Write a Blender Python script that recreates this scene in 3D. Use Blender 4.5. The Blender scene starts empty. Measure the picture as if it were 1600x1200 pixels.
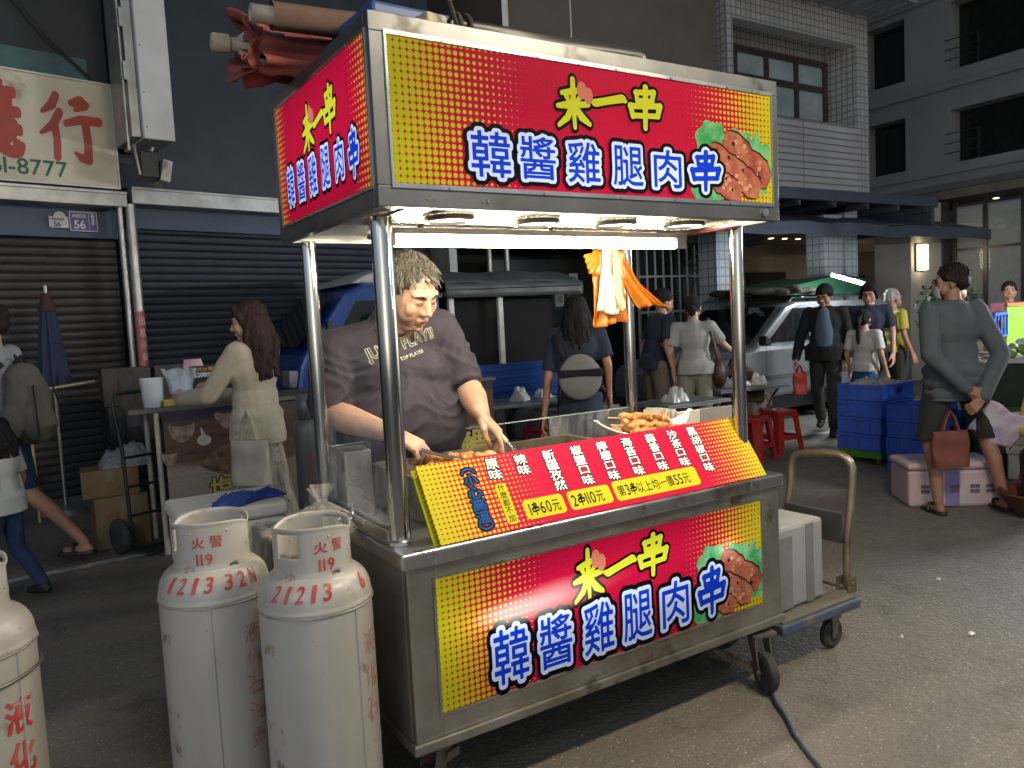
import bpy, bmesh, math, random
import numpy as np
from mathutils import Vector as V, Matrix as MX, Euler
R = math.radians
PI = math.pi
rnd = random.Random(7)
SC = bpy.context.scene
from mathutils import noise as NZ
from mathutils.bvhtree import BVHTree
COL = SC.collection
# ---------------------------------------------------------------- camera
cam = bpy.data.objects.new('camera', bpy.data.cameras.new('camera'))
COL.objects.link(cam)
cam.data.sensor_width = 36.0
cam.data.lens = 27.57
cam.data.clip_end = 300
_y, _p, _r = 0.56001, 0.079376, 0.051037
_f = V((math.sin(_y)*math.cos(_p), math.cos(_y)*math.cos(_p), -math.sin(_p)))
_ri = V((math.cos(_y), -math.sin(_y), 0))
_dn = _f.cross(_ri)
_r2 = math.cos(_r)*_ri + math.sin(_r)*_dn
_d2 = -math.sin(_r)*_ri + math.cos(_r)*_dn
_m = MX((_r2, -_d2, -_f)).transposed().to_4x4()
_m.translation = V((-0.7906, -1.8387, 1.4337))
cam.matrix_world = _m
SC.camera = cam
# ---------------------------------------------------------------- world: night sky, sun far below daylight level
SC.world = bpy.data.worlds.new('World')
SC.world.use_nodes = True
_nt = SC.world.node_tree
_sky = _nt.nodes.new('ShaderNodeTexSky')
_sky.sky_type = 'NISHITA'
_sky.sun_disc = False
_sky.sun_elevation = R(14.0)
_sky.sun_rotation = R(200)
_sky.air_density = 1.0
_sky.ozone_density = 6.0
_sky.dust_density = 0.6
_bg = _nt.nodes['Background']
_bg.inputs[1].default_value = 0.042
_hs = _nt.nodes.new('ShaderNodeHueSaturation')
_hs.inputs['Saturation'].default_value = .45
_nt.links.new(_sky.outputs[0], _hs.inputs['Color'])
_nt.links.new(_hs.outputs[0], _bg.inputs[0])
SC.view_settings.view_transform = 'Standard'
SC.view_settings.look = 'None'
SC.view_settings.exposure = 1.1
SC.view_settings.gamma = 1.0
SC.cycles.use_denoising = True
SC.cycles.max_bounces = 7
SC.cycles.diffuse_bounces = 3
SC.cycles.glossy_bounces = 4
SC.cycles.transparent_max_bounces = 12
SC.cycles.sample_clamp_indirect = 4.0
SC.cycles.caustics_reflective = False
SC.cycles.caustics_refractive = False
# ---------------------------------------------------------------- node helper
class S:
    """a socket that can be used in arithmetic"""
    def __init__(s, t, k): s.t, s.k = t, k
    def _m(s, op, *o):
        n = s.t.nodes.new('ShaderNodeMath'); n.operation = op
        for i, a in enumerate((s,)+o):
            if isinstance(a, S): s.t.links.new(a.k, n.inputs[i])
            else: n.inputs[i].default_value = a
        return S(s.t, n.outputs[0])
    def __add__(s, o): return s._m('ADD', o)
    def __sub__(s, o): return s._m('SUBTRACT', o)
    def __mul__(s, o): return s._m('MULTIPLY', o)
    def __truediv__(s, o): return s._m('DIVIDE', o)
    def fract(s): return s._m('FRACT')
    def sqrt(s): return s._m('SQRT')
    def exp(s): return s._m('EXPONENT')
    def lt(s, o): return s._m('LESS_THAN', o)
    def mx(s, o): return s._m('MAXIMUM', o)
    def mn(s, o): return s._m('MINIMUM', o)
    def clamp(s): return s._m('MAXIMUM', 0.0)._m('MINIMUM', 1.0)
def gauss(x, c, w):
    d = (x - c)/w
    return (d*d*-1.0).exp()
def new_mat(name):
    m = bpy.data.materials.new(name); m.use_nodes = True
    return m, m.node_tree, m.node_tree.nodes['Principled BSDF']
def objxyz(t):
    n = t.nodes.new('ShaderNodeTexCoord'); s = t.nodes.new('ShaderNodeSeparateXYZ')
    t.links.new(n.outputs['Object'], s.inputs[0])
    return n.outputs['Object'], S(t, s.outputs[0]), S(t, s.outputs[1]), S(t, s.outputs[2])
def noise(t, vec, scale, detail=3, rough=.5):
    n = t.nodes.new('ShaderNodeTexNoise'); n.inputs['Scale'].default_value = scale
    n.inputs['Detail'].default_value = detail; n.inputs['Roughness'].default_value = rough
    if vec is not None: t.links.new(vec, n.inputs['Vector'])
    return S(t, n.outputs[0])
def mapped(t, vec, scale=(1,1,1), rot=(0,0,0)):
    n = t.nodes.new('ShaderNodeMapping'); n.inputs['Scale'].default_value = scale; n.inputs['Rotation'].default_value = rot
    t.links.new(vec, n.inputs[0]); return n.outputs[0]
def mixc(t, f, a, b):
    n = t.nodes.new('ShaderNodeMix'); n.data_type = 'RGBA'
    for k, v in ((n.inputs[0], f), (n.inputs[6], a), (n.inputs[7], b)):
        if isinstance(v, S): t.links.new(v.k, k)
        elif hasattr(v, 'links'): t.links.new(v, k)
        elif isinstance(v, (int, float)): k.default_value = v
        else: k.default_value = (*v[:3], 1)
    return n.outputs[2]
def ramp(t, s, lo, hi):
    return ((s - lo)/(hi - lo)).clamp()
def bump(t, p, height, strength, dist=.01):
    b = t.nodes.new('ShaderNodeBump'); b.inputs['Strength'].default_value = strength; b.inputs['Distance'].default_value = dist
    t.links.new(height.k, b.inputs['Height']); t.links.new(b.outputs[0], p.inputs['Normal'])
MATS = {}
def mat(name, col, rough=.5, metal=0., var=.15, vs=6., col2=None, bmp=.0, bs=40., spec=.5, alpha=1., stretch=None, coat=0., rvar=0., patch=None, sheen=0., bd=.01):
    """plain surface with real dirt variation: col -> col2 by noise"""
    if name in MATS: return MATS[name]
    m, t, p = new_mat(name)
    vec = objxyz(t)[0]
    v2 = mapped(t, vec, stretch) if stretch else vec
    n = noise(t, v2, vs, 5, .6)
    c2 = col2 or tuple(max(0, c*(1-2.2*var)) for c in col)
    f = ramp(t, n, .38, .66)
    c = mixc(t, f if col2 else f, col, c2)
    if patch:
        n2 = noise(t, vec, patch[1], 4, .65)
        c = mixc(t, ramp(t, n2, patch[2], patch[2]+.08), c, patch[0])
    t.links.new(c, p.inputs['Base Color'])
    p.inputs['Roughness'].default_value = rough
    if rvar:
        n3 = noise(t, v2, vs*2.3, 4)
        t.links.new((n3*(2*rvar)+(rough-rvar)).clamp().k, p.inputs['Roughness'])
    p.inputs['Metallic'].default_value = metal
    p.inputs['Specular IOR Level'].default_value = spec
    p.inputs['Alpha'].default_value = alpha
    p.inputs['Coat Weight'].default_value = coat
    p.inputs['Sheen Weight'].default_value = sheen
    if bmp: bump(t, p, noise(t, v2, bs, 3), bmp, bd)
    MATS[name] = m
    return m
def emis(name, col, strength):
    if name in MATS: return MATS[name]
    m, t, p = new_mat(name)
    p.inputs['Base Color'].default_value = (*[min(.8, c) for c in col], 1)
    p.inputs['Emission Color'].default_value = (*col, 1)
    p.inputs['Emission Strength'].default_value = strength
    MATS[name] = m
    return m
def glass(name, col=(1,1,1), alpha=.12, rough=.05, smear=0.0):
    if name in MATS: return MATS[name]
    m, t, p = new_mat(name)
    p.inputs['Base Color'].default_value = (*col, 1); p.inputs['Roughness'].default_value = rough
    if smear:
        v = mapped(t, objxyz(t)[0], (3, 3, 1)); n = noise(t, v, 7, 5, .7)
        t.links.new((ramp(t, n, .4, .75)*smear + alpha).k, p.inputs['Alpha'])
    else: p.inputs['Alpha'].default_value = alpha
    MATS[name] = m
    return m
# ---------------------------------------------------------------- object helpers
def prop(o, label=None, cat=None, group=None, kind=None):
    if label: o['label'] = label
    if cat: o['category'] = cat
    if group: o['group'] = group
    if kind: o['kind'] = kind
    return o
def thing(name, label, cat, loc=(0,0,0), rz=0., group=None):
    o = bpy.data.objects.new(name, None); COL.objects.link(o)
    o.empty_display_size = .05
    o.location = loc; o.rotation_euler = (0, 0, rz)
    return prop(o, label, cat, group)
def copy_tree(o, parent=None):
    c = o.copy(); COL.objects.link(c)
    if parent: c.parent = parent
    for ch in o.children: copy_tree(ch, c)
    return c
class MB:
    """mesh collector; build() links ONE mesh object"""
    def __init__(s): s.v, s.f, s.mi, s.cur = [], [], [], 0
    def add(s, vs, fs):
        b = len(s.v); s.v += [tuple(v) for v in vs]; s.f += [tuple(i+b for i in f) for f in fs]; s.mi += [s.cur]*len(fs); return s
    def box(s, x0, y0, z0, x1, y1, z1, m=None):
        vs = [V((x, y, z)) for z in (z0, z1) for x, y in ((x0,y0),(x1,y0),(x1,y1),(x0,y1))]
        if m: vs = [m @ v for v in vs]
        return s.add(vs, [(0,3,2,1),(4,5,6,7),(0,1,5,4),(1,2,6,5),(2,3,7,6),(3,0,4,7)])
    def tube(s, pts, r, n=10, caps=True, closed=False):
        pts = [V(p) for p in pts]; rs = r if isinstance(r, (list, tuple)) else [r]*len(pts)
        rings = []; up = None; N = len(pts)
        for i, p in enumerate(pts):
            if closed: d = pts[(i+1) % N]-pts[i-1]
            else: d = pts[min(i+1, N-1)]-pts[max(i-1, 0)]
            d.normalize()
            if up is None: up = V((0,0,1)) if abs(d.z) < .9 else V((1,0,0))
            a = d.cross(up)
            if a.length < 1e-5: a = d.cross(V((0,1,.1)))
            a.normalize(); b = a.cross(d); up = b
            rings.append([p+rs[i]*(math.cos(2*PI*k/n)*a+math.sin(2*PI*k/n)*b) for k in range(n)])
        vs = [v for ring in rings for v in ring]
        fs = [(i*n+k, i*n+(k+1) % n, (i+1)*n+(k+1) % n, (i+1)*n+k) for i in range(N-1) for k in range(n)]
        if closed: fs += [((N-1)*n+k, (N-1)*n+(k+1) % n, (k+1) % n, k) for k in range(n)]
        elif caps: fs += [tuple(range(n-1, -1, -1)), tuple((N-1)*n+k for k in range(n))]
        return s.add(vs, fs)
    def lathe(s, prof, n=24, c=(0,0,0), m=None, cap=True):
        c = V(c); vs = []
        for r, z in prof:
            for k in range(n):
                v = V((r*math.cos(2*PI*k/n), r*math.sin(2*PI*k/n), z))
                vs.append((m @ v if m else v)+c)
        P = len(prof)
        fs = [(i*n+k, i*n+(k+1) % n, (i+1)*n+(k+1) % n, (i+1)*n+k) for i in range(P-1) for k in range(n)]
        if cap: fs += [tuple(range(n-1, -1, -1)), tuple((P-1)*n+k for k in range(n))]
        return s.add(vs, fs)
    def ell(s, c, r, m=None, nu=14, nv=9):
        c = V(c); r = (r,)*3 if isinstance(r, (int, float)) else r
        vs = []; fs = []
        for j in range(1, nv):
            a = PI*j/nv
            for k in range(nu):
                v = V((r[0]*math.sin(a)*math.cos(2*PI*k/nu), r[1]*math.sin(a)*math.sin(2*PI*k/nu), -r[2]*math.cos(a)))
                vs.append((m @ v if m else v)+c)
        top = V((0,0,r[2])); bot = V((0,0,-r[2]))
        vs += [(m @ bot if m else bot)+c, (m @ top if m else top)+c]
        B, T = len(vs)-2, len(vs)-1
        for j in range(nv-2):
            for k in range(nu): fs.append((j*nu+k, j*nu+(k+1) % nu, (j+1)*nu+(k+1) % nu, (j+1)*nu+k))
        for k in range(nu):
            fs.append((B, (k+1) % nu, k)); fs.append((T, (nv-2)*nu+k, (nv-2)*nu+(k+1) % nu))
        return s.add(vs, fs)
    def cap(s, p0, r0, p1, r1, n=12):
        """tapered capsule"""
        p0, p1 = V(p0), V(p1); d = p1-p0; L = d.length
        d = d/L if L > 1e-6 else V((0,0,1))
        pts, rs = [], []
        for a in (-80, -55, -28): pts.append(p0+d*(r0*math.sin(R(a)))); rs.append(r0*math.cos(R(a)))
        pts.append(p0); rs.append(r0)
        if L > 1e-6: pts.append(p1); rs.append(r1)
        for a in (28, 55, 80): pts.append(p1+d*(r1*math.sin(R(a)))); rs.append(r1*math.cos(R(a)))
        return s.tube(pts, rs, n)
    def prism(s, poly, z0, z1, m=None):
        n = len(poly); vs = [V((x, y, z)) for z in (z0, z1) for x, y in poly]
        if m: vs = [m @ v for v in vs]
        return s.add(vs, [tuple(range(n-1, -1, -1)), tuple(range(n, 2*n))]+[(k, (k+1) % n, n+(k+1) % n, n+k) for k in range(n)])
    def grid(s, fn, nu, nv, closed=False):
        vs = [fn(i/(nu-1 if not closed else nu), j/(nv-1)) for j in range(nv) for i in range(nu)]
        fs = []
        for j in range(nv-1):
            for i in range(nu if closed else nu-1):
                k = (i+1) % nu; fs.append((j*nu+i, j*nu+k, (j+1)*nu+k, (j+1)*nu+i))
        return s.add(vs, fs)
    def mesh(s, name, mats, smooth=False):
        me = bpy.data.meshes.new(name); me.from_pydata([tuple(v) for v in s.v], [], s.f)
        for m in (mats if isinstance(mats, (list, tuple)) else [mats]): me.materials.append(m)
        me.polygons.foreach_set('material_index', s.mi)
        if smooth:
            me.polygons.foreach_set('use_smooth', [True]*len(me.polygons))
        me.update(); return me
    def build(s, name, mats, parent=None, smooth=False, bevel=0., ang=40, solid=0., sub=0):
        return link(name, s.mesh(name, mats, smooth), parent, smooth, bevel, ang, solid, sub)
def link(name, me, parent=None, smooth=False, bevel=0., ang=40, solid=0., sub=0):
    o = bpy.data.objects.new(name, me); COL.objects.link(o)
    if parent:
        o.parent = parent
    if solid:
        md = o.modifiers.new('thick', 'SOLIDIFY'); md.thickness = solid; md.offset = 0
    if bevel:
        md = o.modifiers.new('bevel', 'BEVEL'); md.width = bevel; md.segments = 2; md.limit_method = 'ANGLE'; md.angle_limit = R(35)
    if sub:
        md = o.modifiers.new('sub', 'SUBSURF'); md.levels = sub; md.render_levels = sub
    if smooth and ang < 170:
        with_smooth(me, ang)
    return o
def with_smooth(me, ang):
    try: me.set_sharp_from_angle(angle=R(ang))
    except Exception: pass
def loc_of(o):
    """world offset of a thing; parts are modelled in world coordinates then shifted"""
    return o.location
def blob(mb, voxel=.012, it=4, fac=.5):
    """union of overlapping closed shapes -> one continuous skin"""
    me = mb.mesh('tmp', [], False)
    o = bpy.data.objects.new('tmp', me); COL.objects.link(o)
    r = o.modifiers.new('r', 'REMESH'); r.mode = 'VOXEL'; r.voxel_size = voxel; r.adaptivity = 0
    if it:
        sm = o.modifiers.new('s', 'SMOOTH'); sm.factor = fac; sm.iterations = it
    dg = bpy.context.evaluated_depsgraph_get()
    out = bpy.data.meshes.new_from_object(o.evaluated_get(dg))
    bpy.data.objects.remove(o); bpy.data.meshes.remove(me)
    out.polygons.foreach_set('use_smooth', [True]*len(out.polygons))
    return out
# ---------------------------------------------------------------- lettering: outlines -> distance field -> clean flat meshes at any weight
_tc = bpy.data.curves.new('glyph', 'FONT'); _to = bpy.data.objects.new('glyph', _tc); COL.objects.link(_to)
_gc = {}
def outline(ch):
    if ch in _gc: return _gc[ch]
    _tc.body = ch; _tc.resolution_u = 5
    dg = bpy.context.evaluated_depsgraph_get(); dg.update()
    ev = _to.evaluated_get(dg); me = ev.to_mesh()
    cnt = {}
    for p in me.polygons:
        for k in p.edge_keys: cnt[k] = cnt.get(k, 0)+1
    co = [(v.co.x, v.co.y) for v in me.vertices]
    # welding by position: the filled mesh repeats vertices
    key = lambda i: (round(co[i][0], 5), round(co[i][1], 5))
    c2 = {}
    for (a, b), n in cnt.items():
        k = tuple(sorted((key(a), key(b))))
        if k[0] != k[1]: c2[k] = c2.get(k, 0)+n
    E = np.array([(*k[0], *k[1]) for k, n in c2.items() if n == 1], float)
    ev.to_mesh_clear()
    _gc[ch] = E
    return E
def field_edges(E, pad, h):
    x0, y0 = E[:, [0,2]].min()-pad-h, E[:, [1,3]].min()-pad-h
    x1, y1 = E[:, [0,2]].max()+pad+h, E[:, [1,3]].max()+pad+h
    xs = np.arange(x0, x1+h, h); ys = np.arange(y0, y1+h, h)+1.7e-6
    X, Y = np.meshgrid(xs, ys)
    D = np.full(X.shape, 9.); IN = np.zeros(X.shape, bool)
    for ax, ay, bx, by in E:
        dx, dy = bx-ax, by-ay; L = dx*dx+dy*dy+1e-12
        t = np.clip(((X-ax)*dx+(Y-ay)*dy)/L, 0, 1)
        D = np.minimum(D, (X-ax-t*dx)**2+(Y-ay-t*dy)**2)
        c = (ay > Y) != (by > Y)
        if dy != 0: IN ^= c & (X < ax+(Y-ay)*dx/dy)
    D = np.sqrt(D); D[IN] *= -1
    return x0, ys[0], h, D
def field_strokes(st, pad, h):
    P = np.array([p[:2] for s_ in st for p in s_])
    x0, y0 = P.min(0)-pad-.15; x1, y1 = P.max(0)+pad+.15
    xs = np.arange(x0, x1+h, h); ys = np.arange(y0, y1+h, h); X, Y = np.meshgrid(xs, ys)
    D = np.full(X.shape, 9.)
    for s_ in st:
        for (ax, ay, ra), (bx, by, rb) in zip(s_, s_[1:]):
            dx, dy = bx-ax, by-ay; L = dx*dx+dy*dy+1e-12
            t = np.clip(((X-ax)*dx+(Y-ay)*dy)/L, 0, 1)
            D = np.minimum(D, np.hypot(X-ax-t*dx, Y-ay-t*dy)-(ra+t*(rb-ra)))
    return x0, y0, h, D
def contour(fld, level):
    x0, y0, h, D = fld
    G = level-D
    IN = G > 0
    vs, fs = [], []
    ny, nx = G.shape
    full = IN[:-1,:-1] & IN[1:,:-1] & IN[:-1,1:] & IN[1:,1:]
    anyc = IN[:-1,:-1] | IN[1:,:-1] | IN[:-1,1:] | IN[1:,1:]
    for j in range(ny-1):
        row = full[j].astype(np.int8); d = np.diff(np.concatenate(([0], row, [0])))
        for a, b in zip(np.where(d == 1)[0], np.where(d == -1)[0]):
            k = len(vs); vs += [(x0+a*h, y0+j*h), (x0+b*h, y0+j*h), (x0+b*h, y0+(j+1)*h), (x0+a*h, y0+(j+1)*h)]; fs.append((k, k+1, k+2, k+3))
    for j, i in zip(*np.where(anyc & ~full)):
        c = [(i, j), (i+1, j), (i+1, j+1), (i, j+1)]
        g = [G[b, a] for a, b in c]; poly = []
        for q in range(4):
            p2 = (q+1) % 4
            if g[q] > 0: poly.append((x0+c[q][0]*h, y0+c[q][1]*h))
            if (g[q] > 0) != (g[p2] > 0):
                t = g[q]/(g[q]-g[p2])
                poly.append((x0+(c[q][0]+t*(c[p2][0]-c[q][0]))*h, y0+(c[q][1]+t*(c[p2][1]-c[q][1]))*h))
        if len(poly) >= 3:
            k = len(vs); vs += poly; fs.append(tuple(range(k, k+len(poly))))
    return vs, fs
_fc = {}
def glyph(ch, level, pad=.16, h=.016):
    k = (ch, level, h)
    if k not in _fc:
        src = STROKES.get(ch) if isinstance(ch, str) else ch
        fk = (ch, 'f', pad, h)
        if fk not in _fc: _fc[fk] = field_strokes(src, pad, h) if src else field_edges(outline(ch), pad, h)
        _fc[k] = contour(_fc[fk], level)
    return _fc[k]
STROKES = {}
_bb = {}
def put(mb, ch, x0, y0, x1, y1, z, level=0., shear=0., pad=.16, h=.016, fn=None):
    """glyph `ch` fitted into the rectangle (its bare outline fills it), grown by `level` em"""
    vs, fs = glyph(ch, level, pad, h)
    if ch in STROKES:
        P = np.array([p[:2] for s_ in STROKES[ch] for p in s_]); bx0, by0 = P.min(0); bx1, by1 = P.max(0)
    else:
        E = outline(ch); bx0, bx1 = E[:, [0,2]].min(), E[:, [0,2]].max(); by0, by1 = E[:, [1,3]].min(), E[:, [1,3]].max()
    if bx1-bx0 < .2 and (by1-by0) > .4: pass
    sx = (x1-x0)/max(bx1-bx0, .05); sy = (y1-y0)/max(by1-by0, .05)
    out = []
    for a, b in vs:
        yy = y0+(b-by0)*sy
        p = V((x0+(a-bx0)*sx+shear*(yy-y0), yy, z))
        out.append(fn(p) if fn else p)
    mb.add(out, fs)
def textrow(mb, s, x0, y0, height, z, level=.0, gap=.06, squash=1., fn=None, h=.02):
    """latin / mixed row of text, height = cap height; returns end x"""
    x = x0
    for ch in s:
        if ch == ' ': x += height*.4; continue
        E = outline(ch); bx0, bx1 = E[:, [0,2]].min(), E[:, [0,2]].max(); by0, by1 = E[:, [1,3]].min(), E[:, [1,3]].max()
        cjk = ord(ch) > 0x2e80
        k = height/(.88 if cjk else .70)
        w = (bx1-bx0)*k*squash
        yb = y0+(by0+.06 if cjk else by0)*k
        put(mb, ch, x, yb, x+w, yb+max((by1-by0), .05)*k, z, level, h=h, fn=fn)
        x += w+gap*height
    return x
# ================================================================ materials shared by the stall
STEEL = mat('stainless_steel', (.55, .55, .54), .3, 1., var=.1, vs=5, rvar=.12, patch=((.32,.29,.24), 3.5, .56), bmp=.04, bs=9)
HSTEEL = mat('header_steel', (.20, .205, .205), .38, .85, vs=3, col2=(.13,.135,.135), rvar=.1, patch=((.09,.085,.08), 4, .62), bmp=.06, bs=10)
STEELD = mat('dull_stainless', (.36, .345, .31), .42, .85, vs=4, col2=(.22,.2,.16), rvar=.1, patch=((.13,.10,.065), 5, .6), bmp=.06, bs=14)
CHROME = mat('polished_tube', (.72, .72, .72), .13, 1., vs=8, col2=(.55,.53,.5), rvar=.06, bmp=.03, bs=30, stretch=(1,1,.12))
BLACKP = mat('black_plastic', (.018, .018, .02), .45, vs=12, var=.2)
RUBBER = mat('rubber', (.02, .02, .02), .8, vs=20, col2=(.05,.048,.042))
TUBE = emis('tube_light', (1.0, .90, .68), 54)
def shifted(p):
    """parts of a thing may be modelled in world coordinates"""
    return p
_link = link
def wlink(root):
    """children of root modelled in world coordinates: shift them back by the root's place"""
    for ch in root.children: ch.location = V(ch.location)-V(root.location)
# ---------------------------------------------------------------- printed, back-lit sign faces
RED, YEL = (.50, .006, .042), (.50, .50, .012)
def painted_backlight(t, kind, W, H):  # uneven backlight glow painted into the emission as bands and hot spots
    _, x, y, _z = objxyz(t)
    if kind == 'front':
        return gauss(y, .10*H, .42*H)*.60*(gauss(x, .52*W, .42*W)*.7+.40)+.24
    if kind == 'side':
        return gauss(y, .55*H, .5*H)*.55*(gauss(x, .6*W, .5*W)*.6+.6)+.55
    b = gauss(y-x*.02, .62*H, .30*H)*(gauss(x, .45*W, .40*W)*.9+.25)*.95
    hot = (gauss(x, .17*W, .09*W)*gauss(y, .60*H, .10*H))*1.3+(gauss(x, .30*W, .10*W)*gauss(y, .62*H, .14*H))*.8+(gauss(x, .87*W, .05*W)*gauss(y, .62*H, .14*H))*1.0
    return b+hot+.3
def sign_mat(name, kind, W, H, pitch=None, left=.29, right=.28, col=None, gain=1.0, col2=None):
    m, t, p = new_mat(name)
    vec, x, y, _ = objxyz(t)
    prof = painted_backlight(t, kind, W, H) if kind != 'board' else None
    if pitch:
        u = (x/pitch).fract()-.5; v = (y/pitch).fract()-.5
        cx = x-u*pitch
        d = (u*u+v*v).sqrt()
        rl = ((cx*-1.0+left*W)/(left*W)).clamp(); rr = ((cx-(1-right)*W)/(right*W)).clamp()
        r = rl.mx(rr)
        rad = r._m('POWER', .82)*(.555 if kind != 'side' else .36)*(r*20.).clamp()
        # tiny lozenges stay red where dots merge
        c = mixc(t, ((rad-d)*9.+.5).clamp(), RED, YEL)
    elif col2:
        c = mixc(t, ramp(t, noise(t, vec, 14 if kind != 'side' else 24, 4, .7), .40, .62), col, col2)
    else: c = mixc(t, 0., col, col)
    t.links.new(mixc(t, .6 if kind != 'board' else 0., c, (0,0,0)), p.inputs['Base Color'])
    p.inputs['Roughness'].default_value = .6
    p.inputs['Specular IOR Level'].default_value = .10 if kind == 'board' else .04
    if kind != 'board':
        # wash of unmodelled backlight tubes, painted into the emission colour at the brightest spots
        pw = (prof-(1.35 if kind == 'lower' else 1.6)).clamp()*.35
        c = mixc(t, pw, c, (1, .95, .85))
        t.links.new(c, p.inputs['Emission Color'])
        t.links.new((prof*(gain*.36)).k, p.inputs['Emission Strength'])
    MATS[name] = m
    return m
# brush characters of the stall's name, drawn as tapered strokes
STROKES['来'] = [[(.14,.70,0.037),(.45,.75,0.061),(.80,.80,0.043)], [(.28,.66,0.061),(.36,.55,0.037)], [(.74,.68,0.055),(.62,.56,0.037)],
    [(.0,.42,0.037),(.3,.46,0.073),(.98,.52,0.049)], [(.50,1.0,0.061),(.50,.6,0.073),(.52,.0,0.043)],
    [(.46,.44,0.073),(.30,.2,0.067),(.02,.02,0.037)], [(.54,.46,0.049),(.74,.24,0.085),(1.0,.10,0.043)]]
STROKES['一'] = [[(.02,.42,0.061),(.12,.38,0.110),(.5,.5,0.104),(.9,.62,0.122),(1.,.56,0.061)]]
STROKES['串'] = [[(.24,.86,0.049),(.26,.64,0.043)], [(.22,.84,0.055),(.76,.90,0.055)], [(.76,.90,0.067),(.70,.66,0.049)], [(.26,.66,0.049),(.72,.68,0.049)],
    [(.06,.52,0.061),(.12,.26,0.055)], [(.05,.50,0.061),(.94,.58,0.061)], [(.94,.58,0.073),(.86,.32,0.055)], [(.12,.28,0.055),(.88,.33,0.055)], [(.52,1.0,0.061),(.50,.6,0.067),(.48,.0,0.049)]]
def food_print(parent, W, H, mats, x0, z=.0012):
    """flat printed photo of grilled chicken on lettuce in the corner of a sign"""
    def leaf(cx, cy, rx, ry, seed):
        r_ = random.Random(seed); pts = []
        for k in range(30):
            a = 2*PI*k/30; w = 1+.13*math.sin(7*a+seed)+.06*r_.uniform(-1, 1)
            pts.append((min(W, max(x0, cx+rx*w*math.cos(a))), min(H*.80, max(.001, cy+ry*w*math.sin(a)))))
        return pts
    g = MB()
    for i, a in enumerate(((x0+.10,H*.50,.075,H*.20,1),(x0+.22*1,H*.50,.08,H*.15,2),(x0+.31,H*.34,.075,H*.27,3),(x0+.08,H*.14,.09,H*.2,4))):
        g.prism(leaf(*a), z+.0001*i, z+.0001*i+.0002)
    g.build('printed_lettuce', mats['leaf'], parent)
    c = MB()
    def bar(ax, ay, bx, by, w, zz, seed):
        r_ = random.Random(seed); d = V((bx-ax, by-ay)); n = V((-d.y, d.x)).normalized(); pts = []
        N = 12
        for k in range(N+1):
            t = k/N; ww = w*(min(1, 4*t+.35)*min(1, 4*(1-t)+.35))**.5*(1+.12*r_.uniform(-1, 1)); q = V((ax, ay))+d*t+n*ww; pts.append((q.x, q.y))
        for k in range(N, -1, -1):
            t = k/N; ww = w*(min(1, 4*t+.35)*min(1, 4*(1-t)+.35))**.5*(1+.12*r_.uniform(-1, 1)); q = V((ax, ay))+d*t-n*ww; pts.append((q.x, q.y))
        pts = [(min(W, max(x0-.02, a)), min(H, max(.001, b))) for a, b in pts]
        c.prism(pts, zz, zz+.0002)
    k = (W-x0)/.375
    dk = MB()
    _bar = bar
    def bar(ax, ay, bx, by, w, zz, seed):
        nonlocal c
        keep = c; c = dk; _bar(ax-.0*k, ay, bx, by, w*1.16, zz-.00025, seed); c = keep
        _bar(ax, ay, bx, by, w, zz, seed)
        r2 = random.Random(seed+40); d = V((bx-ax, by-ay)); n = V((-d.y, d.x)).normalized()
        for q in range(9):
            p = V((ax, ay))+d*r2.uniform(.1,.9)+n*w*r2.uniform(-.75,.75); rr = w*r2.uniform(.10,.30)
            hi.prism([(max(x0-.02, min(W, p.x+rr*math.cos(a)*r2.uniform(.6,1.3))), max(.001, min(H, p.y+rr*.7*math.sin(a)))) for a in [2*PI*z_/9 for z_ in range(9)]], zz+.00022, zz+.00026)
        for q in range(5):
            p = V((ax, ay))+d*r2.uniform(.1,.9)+n*w*r2.uniform(-.6,.6); rr = w*r2.uniform(.10,.22)
            dk.prism([(max(x0-.02, min(W, p.x+rr*math.cos(a)*r2.uniform(.6,1.3))), max(.001, min(H, p.y+rr*math.sin(a)))) for a in [2*PI*z_/9 for z_ in range(9)]], zz+.00028, zz+.00032)
    hi = MB()
    bar(x0+.15*k, H*.56, x0+.36*k, H*.20, .045*k, z+.0008, 5)
    bar(x0+.08*k, H*.44, x0+.31*k, H*.10, .042*k, z+.0011, 6)
    bar(x0+.06*k, H*.26, x0+.22*k, H*.06, .036*k, z+.0014, 7)
    c.build('printed_chicken', mats['meat'], parent); dk.build('printed_char', mats['char'], parent); hi.build('printed_glaze', mats['glaze'], parent)
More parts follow.
